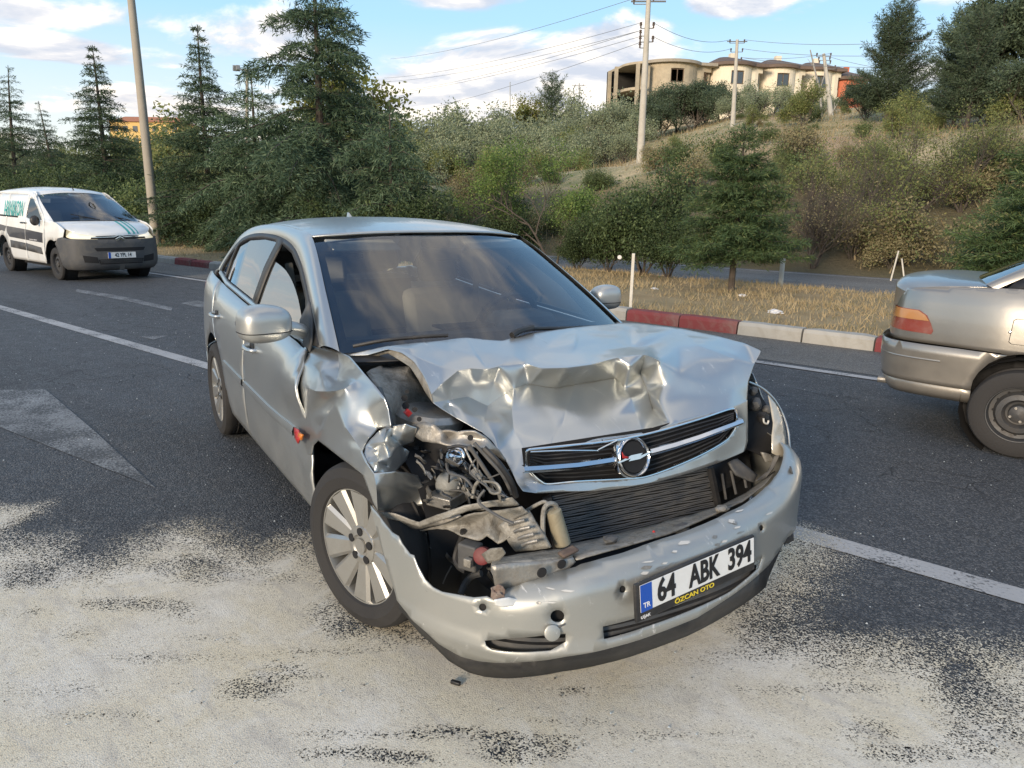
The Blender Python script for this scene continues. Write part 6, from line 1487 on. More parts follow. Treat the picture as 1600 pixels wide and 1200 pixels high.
# bonnet inner frame at the torn right corner
shell('bonnet_frame', [(543, 556, x, -.41), (575, 547, x, -.36), (607, 540, x, -.31), (650, 565, x, -.14), (668, 600, x, .02), (676, 630, x, .07), (664, 612, x, .0), (650, 588, x, -.09), (640, 572, x, -.15), (606, 552, x, -.30), (575, 560, x, -.37), (548, 567, x, -.42)], M_PRIM, amp=.003, thick=.006)
# slam panel, bent up
shell('slam_panel', [(642, 664, y, -.70), (660, 659, y, -.68), (676, 663, y, -.66), (690, 672, y, -.64), (715, 674, y, -.60), (742, 675, y, -.56), (764, 686, y, -.52), (780, 704, y, -.49), (790, 722, y, -.47), (776, 712, y, -.49), (758, 701, y, -.54), (738, 695, y, -.58), (716, 696, y, -.61), (690, 694, y, -.65), (660, 690, y, -.69), (648, 682, y, -.70)], M_STL, amp=.006, inner=[(700, 683, y, -.61), (740, 686, y, -.55)], thick=.006)
for a, b_ in ((697, 680), (735, 684)):
    m_ = MB(); m_.lathe([(0, .0), (.010, 0)], P(a, b_, y=-.60)+(CAM-P(a, b_, y=-.60))*.012, CAM-P(a, b_, y=-.60), 10); m_.build('bolt_hole', M_BLKM, OP, sm=0)
# headlamp wreck
shell('lamp_housing', [(640, 706, y, -.69), (665, 695, y, -.66), (700, 697, y, -.62), (735, 702, y, -.57), (760, 735, y, -.55), (775, 765, y, -.54), (760, 785, y, -.57), (720, 788, y, -.62), (680, 790, y, -.66), (668, 762, y, -.66), (655, 742, y, -.68)], M_BLKM, off=-.17, amp=.02, freq=20)
c_ = P(701, 757, y=-.64); dv = (CAM-c_)/np.linalg.norm(CAM-c_)
m_ = MB(); m_.lathe([(.044, -.03), (.046, .0), (.044, .016), (.036, .032), (.020, .044), (0, .048)], c_-dv*.02, dv*.6+np.array([0, 0, .8]), 22); m_.build('lamp_reflector', material('reflector_grey', (.30, .31, .30), .5, .2, dirt=(12, .7, (.16, .14, .11))), OP, sm=60)
m_ = MB(); m_.box(c_-dv*.01+np.array([0, 0, -.045]), (.10, .13, .04), Matrix.Rotation(.5, 3, 'Z')); m_.build('lamp_bracket', M_STL, OP, bevel=.004)
c_ = P(711, 714, y=-.60)
m_ = MB(); m_.lathe([(.034, -.05), (.036, 0), (.030, .004), (.028, -.002), (.018, .010), (0, .014)], c_, (.7, -.5, .3), 24); m_.build('projector_lens', M_CHR, OP, sm=60)
gj = np.random.default_rng(21)
for k in range(64):
    cx, cy_ = (gj.uniform(650, 800), gj.uniform(700, 800)) if k < 44 else (gj.uniform(640, 770), gj.uniform(835, 915))
    if k < 44 and cy_ < 690+(cx-640)*.55-10: continue
    if k >= 44 and cy_ > 850+(cx-640)*.5: continue
    yb = float(np.interp(cx, [640, 720, 800], [-.70, -.62, -.52]))+gj.uniform(-.06, .02); an = gj.normal(.7, .5); L_ = gj.uniform(8, 30); W_ = gj.uniform(1.5, 7)
    ca_, sa_ = math.cos(an), math.sin(an); q_ = [(cx+ca_*a-sa_*b_, cy_+sa_*a+ca_*b_, 'y', yb+gj.uniform(-.025, .025)) for a, b_ in ((-L_/2, -W_/2), (0, -W_*gj.uniform(.3, 1)), (L_/2, -W_/3), (L_*.45, W_/2), (0, W_*gj.uniform(.2, .8)), (-L_*.4, W_/2))]
    shell('broken_bracket' if k % 3 else 'lamp_shard', q_, [M_STL, M_PRIM, M_GREYP, M_BLK, M_STL, M_BLK][k % 6], it=2, amp=.007, freq=45, thick=.003, sm=25)
for k in range(10):
    a = (gj.uniform(655, 780), gj.uniform(700, 780)); yb = gj.uniform(-.66, -.56); pipe('cable', [(a[0], a[1], 'y', yb), (a[0]+gj.uniform(-20, 25), a[1]+gj.uniform(5, 25), 'y', yb-.02), (a[0]+gj.uniform(0, 45), a[1]+gj.uniform(10, 45), 'y', yb), (a[0]+gj.uniform(10, 50), a[1]+gj.uniform(20, 60), 'y', yb+.03)], gj.uniform(.002, .006), M_BLK if k % 2 else M_GREYP, OP)
shell('lens_fragment', [(692, 708, y, -.60), (724, 714, y, -.57), (728, 727, y, -.57), (712, 729, y, -.59), (697, 722, y, -.60)], M_CHR, it=2, amp=.006)
for pts, r0, mt in [([(733, 696), (752, 725), (770, 752), (790, 778)], .007, M_GREYP), ([(741, 692), (762, 716), (785, 742), (800, 772)], .006, M_GREYP), ([(726, 700), (744, 735), (760, 760), (783, 772), (800, 782)], .004, M_STL), ([(756, 752), (768, 770), (782, 768), (775, 755), (756, 752)], .004, M_PRIM), ([(744, 742), (750, 748), (742, 760), (738, 778)], .006, M_PRIM), ([(700, 700), (718, 697), (738, 705), (748, 722), (742, 738)], .006, M_BLK), ([(660, 712), (668, 728), (680, 738), (672, 755)], .006, M_BLK), ([(664, 735), (690, 742), (715, 740), (735, 750)], .005, M_BLK), ([(672, 780), (690, 772), (705, 784), (724, 776)], .004, M_STL), ([(650, 700), (662, 716), (655, 738)], .012, M_BLK), ([(684, 726), (700, 735), (722, 733)], .008, M_BLK), ([(722, 758), (728, 772), (732, 788)], .004, M_STL), ([(716, 762), (722, 775)], .004, M_STL), ([(756, 700), (780, 725), (798, 752), (806, 775)], .010, M_BLK)]:
    yy = np.linspace(-.62, -.52, len(pts)) if pts[-1][0] > pts[0][0] else np.linspace(-.60, -.62, len(pts))
    pipe('bent_rod' if mt is not M_BLK else 'cable', [(a, b_, y, v-.03) for (a, b_), v in zip(pts, yy)], r0, mt, OP)
m_ = MB(); m_.box(P(744, 741, y=-.60), (.035, .03, .03), Matrix.Rotation(.6, 3, 'X')); m_.build('connector', M_PRIM, OP, bevel=.004)
# folded cross rails under the lamp
shell('lower_rail', [(592, 800, y, -.86), (612, 801, y, -.83), (640, 812, y, -.79), (654, 815, y, -.77), (690, 802, y, -.73), (725, 790, y, -.68), (765, 783, y, -.62), (800, 778, y, -.56), (812, 790, y, -.54), (770, 792, y, -.61), (730, 799, y, -.67), (700, 809, y, -.72), (655, 824, y, -.77), (630, 816, y, -.80), (600, 808, y, -.85)], M_PRIM, amp=.006, freq=30, cr=[[(612, 801), (654, 815), (700, 809)]] if False else ())
shell('lower_rail', [(600, 812, y, -.83), (650, 828, y, -.76), (690, 820, y, -.72), (720, 806, y, -.68), (715, 800, y, -.68), (655, 818, y, -.77)], M_STL, amp=.004, thick=.006)
shell('torn_inner_panel', [(650, 830, y, -.74), (690, 820, y, -.70), (730, 806, y, -.66), (775, 797, y, -.60), (815, 792, y, -.55), (826, 800, y, -.53), (800, 815, y, -.56), (795, 840, y, -.58), (778, 850, y, -.60), (760, 838, y, -.63), (748, 845, y, -.64), (720, 838, y, -.67), (700, 826, y, -.69), (675, 826, y, -.72)], M_PRIM, amp=.012, freq=22, inner=[(740, 815, y, -.62), (770, 815, y, -.61), (715, 822, y, -.66), (785, 825, y, -.56)])
shell('ribbed_bracket', [(778, 822, y, -.60), (800, 806, y, -.56), (826, 797, y, -.52), (836, 815, y, -.51), (850, 838, y, -.50), (860, 856, y, -.49), (835, 860, y, -.52), (805, 862, y, -.56), (796, 850, y, -.58), (788, 836, y, -.59)], M_PRIM, it=2, amp=.002, thick=.012)
for a, b_ in ((806, 818), (814, 829), (820, 840), (826, 850)): pipe('pressed_rib', [(a-10, b_+2, y, -.575), (a, b_-2, y, -.565), (a+14, b_-5, y, -.545)], .006, M_STL, OP)
# black sheet standing in for the shade in the cavity behind the torn bumper
shell('cavity_shade_sheet', [(592, 815, y, -.80), (680, 822, y, -.66), (770, 845, y, -.56), (790, 935, y, -.56), (700, 935, y, -.62), (650, 900, y, -.70)], M_BLKM, off=-.16, it=1)
m_ = MB(); c_ = P(668, 852, y=-.70); m_.lathe([(0, .004), (.018, .004), (.020, .0), (.048, .006), (.055, .012), (.056, 0), (.05, -.02)], c_, (.7, -.6, .35), 24); m_.build('horn', M_GREYP, OP)
pipe('hose', [(724, 829, y, -.66), (722, 840, y, -.66), (715, 858, y, -.67), (712, 874, y, -.68), (718, 886, y, -.68), (728, 892, y, -.67)], .011, M_BLK, OP)
pipe('hose', [(752, 896, y, -.60), (738, 900, y, -.62), (727, 912, y, -.64), (720, 928, y, -.66)], .012, M_GREYP, OP)
pipe('thin_wire', [(706, 884, y, -.68), (698, 898, y, -.69), (692, 912, y, -.70)], .0025, M_GREYP, OP)
pipe('thin_wire', [(770, 870, y, -.63), (768, 890, y, -.64), (774, 905, y, -.64), (780, 914, y, -.63)], .002, M_STL, OP)
pipe('thin_wire', [(775, 888, y, -.63), (790, 906, y, -.62), (786, 918, y, -.63)], .0018, M_BLK, OP)
m_ = MB(); m_.box(P(735, 868, y=-.66), (.07, .05, .09), Matrix.Rotation(.5, 3, 'Z')); m_.build('washer_pump', M_GREYP, OP, bevel=.006)
m_ = MB(); m_.box(P(732, 879, y=-.69), (.028, .02, .028), Matrix.Rotation(.5, 3, 'Z')); m_.build('pump_cap', M_PRIM, OP, bevel=.003)
m_ = MB(); m_.lathe([(0, .006), (.020, .007), (.028, .003), (.029, -.02)], P(753, 869, y=-.66), (.6, -.6, .3), 18); m_.build('red_lamp_part', material('dusty_red', (.15, .022, .025), .55, dirt=(14, .6, (.12, .09, .07))), OP)
shell('white_fragment', [(752, 866, y, -.70), (765, 858, y, -.69), (784, 856, y, -.67), (790, 865, y, -.66), (778, 879, y, -.67), (762, 880, y, -.69)], M_PRIM, it=2, amp=.004)
# bumper beam
shell('bumper_beam', [(768, 884, x, .74), (800, 880, x, .76), (850, 876, x, .79), (896, 871, x, .82), (900, 878, x, .825), (886, 892, x, .82), (850, 905, x, .80), (812, 915, x, .77), (774, 922, x, .74)], M_STL, amp=.002, thick=.006)
shell('bumper_beam', [(768, 883, x, .735), (800, 879, x, .755), (850, 875, x, .785), (896, 870, x, .815), (890, 858, x, .74), (860, 858, x, .71), (810, 866, x, .68), (770, 872, x, .66)], M_PRIM, amp=.006, freq=30)
shell('bumper_beam', [(774, 922, x, .735), (812, 915, x, .765), (850, 907, x, .79), (846, 918, x, .77), (800, 930, x, .745), (778, 934, x, .73)], M_STL, amp=.003)
for a, b_, ra in ((847, 895, .014), (878, 882, .013)):
    m_ = MB(); c_ = P(a, b_, x=.822); m_.lathe([(0, 0), (ra, 0), (ra*1.15, -.002)], c_, (1, -.15, .05), 14); m_.build('beam_hole', M_BLKM, OP)
m_ = MB(); c_ = P(888, 862, x=.80); m_.box(c_, (.035, .06, .012), Matrix.Rotation(.2, 3, 'X')); m_.build('beam_bolt_plate', material('rusty_metal', (.10, .070, .055), .8, dirt=(30, .7, (.22, .17, .13))), OP, bevel=.006)
shell('broken_mount', [(768, 918, x, .76), (780, 914, x, .78), (790, 920, x, .79), (788, 935, x, .79), (776, 940, x, .785), (767, 932, x, .77)], material('brown_filler', (.17, .12, .10), .85, dirt=(40, .7, (.32, .29, .25))), it=3, amp=.012, freq=60, thick=.004)
shell('cracked_paint_edge', [(772, 938, x, .795), (795, 934, x, .80), (812, 936, x, .80), (806, 946, x, .805), (786, 949, x, .80), (774, 946, x, .79)], M_PLATE, it=2, amp=.005)
# lower crossmember seen between radiator and bumper
cm = [(884, 852, x, .66), (930, 842, x, .67), (980, 830, x, .675), (1030, 817, x, .68), (1080, 804, x, .67), (1125, 790, x, .65), (1165, 770, x, .61), (1196, 745, x, .56), (1212, 735, x, .58), (1196, 756, x, .66), (1160, 783, x, .72), (1110, 806, x, .76), (1050, 832, x, .80), (980, 852, x, .83), (930, 865, x, .84), (900, 874, x, .83)]
shell('lower_crossmember', cm, M_PRIM, amp=.006, freq=26, inner=[(950, 848, x, .74), (1040, 824, x, .73), (1120, 797, x, .69)])
for a, b_, w_, h_, mt in [(1011, 838, .05, .010, M_PLATE), (1021, 834, .012, .012, M_RED), (1036, 848, .05, .012, M_RED), (1065, 826, .06, .016, M_GREYP), (1000, 862, .02, .006, M_BLKM), (926, 880, .012, .01, M_BLKM), (1128, 795, .05, .012, M_PRIM), (955, 842, .05, .012, M_GREYP)]:
    bb = bmesh.new(); bmesh.ops.create_icosphere(bb, subdivisions=2, radius=1)
    for v in bb.verts: v.co = Vector((v.co.x*w_*.4, v.co.y*w_*.6, v.co.z*h_))*(1+.4*noise.noise(v.co*3+Vector((a, 0, 0))))
    me = D.meshes.new('broken_fragment'); bb.to_mesh(me); bb.free(); o = link('broken_fragment', me, mt, OP); o.location = P(a, b_, x=.76)
# radiator
m_ = MB(); q = [P(862, 775, x=.50), P(1104, 730, x=.50), P(1120, 806, x=.52), P(880, 862, x=.53)]
bk_ = [p-np.array([.03, 0, 0]) for p in q]; m_.hexa([tuple(p) for p in bk_], [tuple(p-np.array([.012, 0, 0])) for p in q]); m_.build('radiator_core', M_BLKM, OP, sm=0)
nf = 26
for k in range(nf):
    t = (k+.5)/nf; a = q[0]+(q[3]-q[0])*t; b_ = q[1]+(q[2]-q[1])*t; pts = [a+(b_-a)*u+np.array([.003*math.sin(u*20+k), 0, .002*math.sin(u*13+k*2)]) for u in np.linspace(0, 1, 9)]
    m_ = MB(); m_.tube([tuple(p) for p in pts], .0032, 4); m_.build('radiator_fin', M_GREYP, OP, sm=0)
m_ = MB(); a, b_ = q[1], q[2]; m_.tube([tuple(a+np.array([.005, .012, 0])), tuple(b_+np.array([.005, .012, 0]))], .016, 6); m_.build('radiator_tank', M_BLK, OP)
m_ = MB(); a, b_ = q[0], q[3]; m_.tube([tuple(a+np.array([.0, -.02, 0])), tuple(b_+np.array([0, -.02, 0]))], .018, 6); m_.build('radiator_tank', M_BLK, OP)
c0, c1 = P(864, 796, x=.66), P(880, 852, x=.68)
m_ = MB(); m_.tube([tuple(c0), tuple(c0+(c1-c0)*.04), tuple(c0+(c1-c0)*.96), tuple(c1)], [.018, .026, .027, .020], 16); m_.build('receiver_drier', material('drier_metal', (.38, .34, .24), .5, .4, dirt=(10, .6, (.22, .18, .12))), OP)
pipe('coolant_pipe', [(850, 855, x, .68), (848, 820, x, .67), (850, 796, x, .66), (858, 787, x, .66), (868, 789, x, .66), (870, 798, x, .66)], .008, M_PRIM, OP)
pipe('coolant_pipe', [(820, 800, x, .58), (836, 790, x, .62), (850, 784, x, .64), (856, 788, x, .65)], .006, M_PRIM, OP)
# left lamp side
shell('lamp_housing', [(1160, 592, x, .36), (1176, 599, x, .38), (1200, 616, x, .42), (1218, 645, x, .47), (1226, 680, x, .52), (1229, 712, x, .56), (1205, 718, x, .55), (1180, 706, x, .52), (1160, 700, x, .50)], M_BLKM, off=-.05, it=2)
for a, b_, s1 in [(1180, 632, .030), (1190, 655, .036), (1186, 685, .028), (1198, 640, .02), (1178, 668, .024), (1196, 676, .02), (1178, 612, .02), (1202, 700, .02)]:
    bb = bmesh.new(); bmesh.ops.create_icosphere(bb, subdivisions=2, radius=s1)
    for v in bb.verts: v.co *= 1+.35*noise.noise(v.co*40+Vector((a, 0, 0)))
    me = D.meshes.new('lamp_internals'); bb.to_mesh(me); bb.free(); smooth(me, 30); o = link('lamp_internals', me, M_BLK if (a+b_) % 2 else M_GREYP, OP); o.location = P(a, b_, x=.42)
pipe('lamp_clip', [(1193, 654, x, .47), (1194, 660, x, .47), (1199, 662, x, .47), (1201, 657, x, .47)], .004, M_PLATE, OP)
shell('indicator_lens', [(1200, 616, x, .46), (1212, 630, x, .485), (1222, 650, x, .51), (1228, 676, x, .54), (1231, 712, x, .585), (1218, 714, x, .59), (1206, 708, x, .58), (1206, 680, x, .56), (1208, 660, x, .53), (1205, 638, x, .50)], material('clear_lens', (.46, .43, .36), .25, coat=.6, dirt=(20, .5, (.25, .22, .17))), amp=.001, thick=.003, inner=[(1216, 660, x, .545), (1218, 690, x, .58)])
pipe('wing_edge', [(1170, 597, x, .38), (1190, 606, x, .40), (1208, 622, x, .43), (1222, 645, x, .46), (1231, 672, x, .50), (1234, 700, x, .53), (1237, 718, x, .56)], .005, M_SIL, OP)
shell('lamp_mount', [(1190, 706, x, .55), (1206, 710, x, .56), (1212, 722, x, .57), (1196, 722, x, .56)], M_PRIM, thick=.01)
shell('air_duct', [(1116, 738, x, .50), (1150, 722, x, .48), (1186, 712, x, .46), (1192, 740, x, .50), (1165, 765, x, .54), (1124, 786, x, .55)], M_BLK, amp=.01, freq=18, off=-.06)
for a0, b0, a1, b1 in [(1128, 740, 1134, 780), (1142, 735, 1150, 772), (1160, 728, 1166, 762)]: pipe('duct_rib', [(a0, b0, x, .47), (a1, b1, x, .50)], .006, M_GREYP, OP, k=2)
shell('support_strut', [(1138, 722, x, .50), (1152, 716, x, .50), (1184, 742, x, .55), (1178, 754, x, .56), (1150, 742, x, .53)], M_GREYP, amp=.004, thick=.01)
shell('bumper_bracket', [(1180, 752, x, .60), (1196, 748, x, .60), (1212, 726, x, .60), (1218, 712, x, .60), (1210, 712, x, .585), (1200, 735, x, .585)], M_GREYP, thick=.006)
# washer jet hole on the bumper's left corner
m_ = MB(); q = fB(*uvof(1236, 735, fB, (1.9, .55)), -.002); m_.lathe([(0, .002), (.016, .002), (.018, -.004)], tuple(q), (.7, .7, .3), 10); m_.build('washer_jet', M_GREYP, OP)
# underbody shadow casters: front subframe
dark_box('front_subframe', (.35, 0, .26), (.55, 1.2, .10)); dark_box('gearbox', (-.05, .3, .32), (.5, .5, .25)); dark_box('rear_axle', (-2.7, 0, .30), (.25, 1.2, .14)); dark_box('fuel_tank', (-2.2, 0, .28), (.5, 1.1, .16))
# bits fallen on the road beside the car
m_ = MB(); m_.box((0, 0, .006), (.035, .014, .012)); o = m_.build('plastic_bit', M_BLK, bevel=.003); o.location = P(712, 1069, z=.008); o.rotation_euler = (0, 0, .6); tag(o, 'small black plastic splinter on the pale granules below the bumper', 'debris')
# ================================================================== BEIGE SALOON LEAVING THE PICTURE AT THE RIGHT
class Frame:
    """vehicle axes placed on the road: x forward (along +s), y left"""
    def __init__(s, s0, t0): s.o = np.array(st(s0, t0)); s.s0 = s0; s.t0 = t0
    def w(s, p): return s.o+RU*p[0]+RN*p[1]+np.array([0, 0, p[2]])
def set_root(name, fr, label, cat):
    return empty(name, st(fr.s0, fr.t0), TH, label, cat)
def pxs(fr, f, pix, g):
    h = lambda a, b_: fr.w(f(a, b_)); out = []
    for p in pix: g = uvof(p[0], p[1], h, g, 16); out.append(tuple(g))
    return out
CS0 = float(P(1580, 712, z=0)@RU)+2.465; CF = Frame(CS0, 3.31+.74)
CO = set_root('beige_car', CF, 'beige silver saloon driving out of the picture at the right edge, only its tail visible', 'car')
CP = np.array(catmull([(.85, 0), (.83, -.3), (.72, -.62), (.45, -.79), (0, -.835), (-.7, -.845), (-1.8, -.845), (-2.5, -.838), (-2.95, -.82), (-3.20, -.775), (-3.33, -.68), (-3.40, -.5), (-3.43, -.25), (-3.435, 0)], 10))
CL = np.r_[0, np.cumsum(np.linalg.norm(np.diff(CP, axis=0), axis=1))]; CL = CL-np.interp(0, -CP[:, 0], CL)
def c_inset(z, x):
    base = float(np.interp(z, [.15, .22, .30, .45, .55, .65, .75, .85, .90, .95, 1.0, 1.06], [.10, .055, .022, .002, 0, .002, .012, .030, .045, .065, .10, .15]))
    return base
def fC(s, z, m=1, bulge=True):
    x_ = np.interp(s, CL, CP[:, 0]); y_ = np.interp(s, CL, CP[:, 1]); e = .02
    tx = np.interp(s+e, CL, CP[:, 0])-np.interp(s-e, CL, CP[:, 0]); ty = np.interp(s+e, CL, CP[:, 1])-np.interp(s-e, CL, CP[:, 1]); l = math.hypot(tx, ty)
    nx, ny = ty/l, -tx/l
    if ny > 0: nx, ny = -nx, -ny
    if x_ > 0 and nx < 0: nx = -nx
    i = c_inset(z, x_)
    if x_ < -2.6 and bulge: i += .045*sst((z-.49)/.06)*sst((-2.6-x_)/.5)       # body steps in above the bumper
    return np.array([x_-nx*i, (y_-ny*i)*m, z])
cs = lambda x_: float(np.interp(-x_, -CP[:, 0], CL))
cg = lambda x_, z, m=1: np.array([x_, -m*(.745-.40*(z-.93)-.25*max(0, z-.93)**2-max(0, -x_-2.3)*.12), z])
CAR_ = .285
carch = lambda a0, a1, n_=16, r_=CAR_: [(cs(-2.465+r_*math.cos(R_(a0+(a1-a0)*i/n_))), .30+r_*math.sin(R_(a0+(a1-a0)*i/n_))) for i in range(n_+1)]
bz_ = lambda x_: .505+(-2.9-x_)*-.055 if x_ > -2.9 else .505+(-x_-2.9)*.05
for m in (1, -1):
    f = lambda s, z: fC(s, z, m); fl = m < 0
    # rear wing with arch, above the bumper split
    xs_ = [-2.85, -3.0, -3.15, -3.3, -3.38, -3.42]; 
    split = [(cs(-2.62), .575), (cs(-2.85), .576), (cs(-3.0), .576), (cs(-3.2), .576), (CL[-1]-.38, .576)]
    top_ = [(CL[-1]-.38, .885), (CL[-1]-.50, .915), (cs(-3.2), .945), (cs(-2.9), .972), (cs(-2.6), .985), (cs(-2.3), .975), (cs(-1.95), .955)]
    q = carch(15, 112)+split+top_+[(cs(-1.95), .80), (cs(-2.05), .60), (cs(-2.11), .42)]
    lamp = [(cs(-3.10), .615), (cs(-3.085), .70), (cs(-3.13), .785), (cs(-3.20), .805), (CL[-1]-.5, .80), (CL[-1]-.5, .62)]
    panel('rear_wing', q, f, M_BEIGE, CO, .035, flip=fl, thick=.005, holes=[])
    fb = lambda s, z: fC(s, z, m, False)+np.array([0, 0, 0])
    bq = [(cs(-2.752), .30), (cs(-2.745), .37), (cs(-2.72), .43), (cs(-2.67), .50), (cs(-2.61), .545), (cs(-2.575), .565), (cs(-2.85), .571), (cs(-3.0), .571), (cs(-3.2), .571), (CL[-1], .571), (CL[-1], .30)]
    panel('rear_bumper', bq, fb, M_BEIGE, CO, .06, flip=fl, thick=.005)
    panel('bumper_valance', [(cs(-2.76), .20), (cs(-2.755), .296), (CL[-1], .296), (CL[-1], .20)], lambda s, z: fb(s, z)+np.array([.004, m*.008, 0]), M_BEIGE, CO, .08, flip=fl, thick=.004)
    strip_on('bumper_line', fb, [(s_, .47) for s_ in np.linspace(cs(-2.95), CL[-1]-.45, 10)], .012, .006, M_BEIGE, CO, m)
    lf = lambda s, z: fC(s, z, m)+np.array([-.003, -m*.004, 0])
    tl = panel('tail_light', [(cs(-3.04), .640), (cs(-3.03), .665), (cs(-3.055), .715), (cs(-3.09), .765), (cs(-3.15), .795), (CL[-1]-.45, .80), (CL[-1]-.45, .650)], lf, material('tail_lamp_red', (.22, .045, .03), .18, coat=.7, dirt=(5, .3, (.3, .24, .2))), CO, .04, flip=fl, thick=0)
    panel('indicator_lens', [(cs(-3.062), .728), (cs(-3.093), .765), (cs(-3.15), .792), (CL[-1]-.46, .797), (CL[-1]-.46, .728)], lambda s, z: lf(s, z)+np.array([-.006, -m*.006, 0]), material('amber_lens', (.42, .20, .07), .18, coat=.7, dirt=(5, .3, (.3, .24, .2))), tl, .04, flip=fl, thick=0)
    door = [(cs(-1.92), .24), (cs(-1.0), .24), (cs(-1.0), .93), (cs(-1.92), .95), (cs(-1.92), .80), (cs(-2.03), .60), (cs(-2.09), .42), (cs(-2.06), .30)]
    panel('rear_door', door, f, M_BEIGE, CO, .1, flip=fl, thick=.01)
    panel('front_door', [(cs(-.99), .24), (cs(.0-.35), .24), (cs(-.35), .88), (cs(-.99), .93)], f, M_BEIGE, CO, .1, flip=fl, thick=.01)
    fw = [(cs(-.34), .25), (cs(-.34), .88), (cs(.3), .84), (cs(.6), .76), (cs(.6), .45), (cs(.34), .45)]+[(cs(CAR_*math.cos(R_(a))), .30+CAR_*math.sin(R_(a))) for a in range(20, 181, 16)]
    panel('front_wing', fw, f, M_BEIGE, CO, .1, flip=fl, thick=.005)
    # side windows and frame
    gf = lambda x_, z: cg(x_, z, m)
    fr_ = [(-.55, .93), (-1.15, 1.20), (-1.5, 1.27), (-1.95, 1.28), (-2.3, 1.20), (-2.62, 1.02), (-2.66, .97), (-1.9, .955), (-1.2, .935)]
    panel('window_frame', fr_, gf, M_BLK, CO, .12, flip=fl, thick=.01, holes=[[(-1.62, .98), (-1.55, 1.235), (-1.95, 1.245), (-2.25, 1.17), (-2.45, .99)], [(-.72, .955), (-1.2, 1.18), (-1.50, 1.235), (-1.56, .965)]])
    panel('side_window', [(-.70, .95), (-1.2, 1.19), (-1.5, 1.245), (-1.95, 1.255), (-2.26, 1.175), (-2.50, .985)], lambda x_, z: gf(x_, z)+np.array([0, m*.008, 0]), M_SIDE, CO, .2, flip=fl, thick=0)
    if m > 0: 
        fp = [(cs(-2.58), .655), (cs(-2.575), .79), (cs(-2.56), .80), (cs(-2.36), .80), (cs(-2.345), .79), (cs(-2.345), .655), (cs(-2.36), .643), (cs(-2.565), .643)]
        def ring(pp, k): c_ = np.mean(pp, axis=0); return [tuple(c_+(np.array(p)-c_)*k) for p in pp]
        panel('fuel_flap_gap', ring(fp, 1.035), lambda s, z: f(s, z)+np.array([0, -.0012, 0]), M_BLKM, CO, .1, thick=0)
        panel('fuel_flap', fp, lambda s, z: f(s, z)+np.array([0, -.0022, 0]), M_BEIGE, CO, .03, thick=0)
        m_ = MB(); q_ = f(cs(-2.585), .715); m_.lathe([(0, .007), (.008, .005), (.010, 0)], tuple(q_), (0, -1, 0), 10); m_.build('flap_latch', M_CHR, CO)
# roof arches, roof, boot, glass
cA = np.array(catmull([(-.30, .68, .90), (-.75, .64, 1.13), (-1.05, .56, 1.27), (-1.4, .535, 1.325), (-1.9, .525, 1.335), (-2.25, .53, 1.295), (-2.55, .575, 1.14), (-2.80, .64, .985)], 6))
cB = np.array(catmull([tuple(cg(x_, z, -1)) for x_, z in [(-.50, .925), (-.85, 1.09), (-1.15, 1.21), (-1.5, 1.28), (-1.95, 1.29), (-2.3, 1.21), (-2.58, 1.05), (-2.72, .965)]], 6))
cA, cB = resamp(cA, 40), resamp(cB, 40)
for m in (-1, 1):
    rows = [[(lambda p: (p[0], p[1]*m, p[2]))(a+(b_-a)*k/6+np.array([-.01, .012, .016])*4*(k/6)*(1-k/6)) for k in range(7)] for a, b_ in zip(cA, cB)]
    m_ = MB(); m_.grid(rows); m_.build('roof_rail', M_BEIGE, CO, sm=50)
def crow(i, cx, cz): a = cA[i]; return [(cx+(a[0]-cx)*(y_**2.2), a[1]*y_, cz+(a[2]-.002-cz)*(y_**2.4)) for y_ in (0, .35, .7, 1.)]
ci = lambda x_: int(np.argmin(np.abs(cA[:, 0]-x_)))
sheet('roof', mirrored([crow(ci(-1.05), -.95, 1.305), crow(ci(-1.4), -1.35, 1.36), crow(ci(-1.9), -1.9, 1.375), crow(ci(-2.25), -2.3, 1.33)]), M_BEIGE, CO, 4)
sheet('rear_window', mirrored([[(p[0], p[1]*.97, p[2]-.006) for p in r] for r in [crow(ci(-2.27), -2.32, 1.325), crow(ci(-2.52), -2.62, 1.17), crow(ci(-2.78), -2.92, 1.005)]]), M_SIDE, CO, 4, thick=0)
sheet('windscreen', mirrored([[(p[0], p[1]*.98, p[2]-.006) for p in r] for r in [crow(ci(-.32), -.12, .92), crow(ci(-.7), -.52, 1.12), crow(ci(-1.03), -.93, 1.30)]]), M_GLS, CO, 4, thick=0)
bt = [[(-2.86, 0, 1.01), (-2.85, .3, 1.007), (-2.80, .55, .998), (-2.74, .66, .975)], [(-3.08, 0, 1.025), (-3.07, .3, 1.018), (-3.04, .55, .995), (-2.98, .69, .962)], [(-3.28, 0, 1.01), (-3.27, .3, 1.0), (-3.24, .5, .975), (-3.14, .68, .938)], [(-3.385, 0, .975), (-3.375, .3, .965), (-3.335, .5, .935), (-3.22, .65, .905)], [(-3.395, 0, .90), (-3.385, .3, .895), (-3.345, .5, .88), (-3.24, .64, .87)], [(-3.40, 0, .60), (-3.39, .3, .60), (-3.35, .5, .60), (-3.25, .64, .60)]]
sheet('boot_lid', mirrored(bt), M_BEIGE, CO, 5)
hd = [[(-.10, 0, .92), (-.14, .4, .915), (-.28, .70, .89)], [(.35, 0, .87), (.33, .4, .86), (.2, .72, .83)], [(.78, 0, .74), (.76, .4, .73), (.58, .68, .72)], [(.85, 0, .55), (.82, .4, .55), (.62, .70, .55)], [(.85, 0, .25), (.82, .4, .25), (.62, .70, .25)]]
sheet('bonnet', mirrored(hd), M_BEIGE, CO, 4)
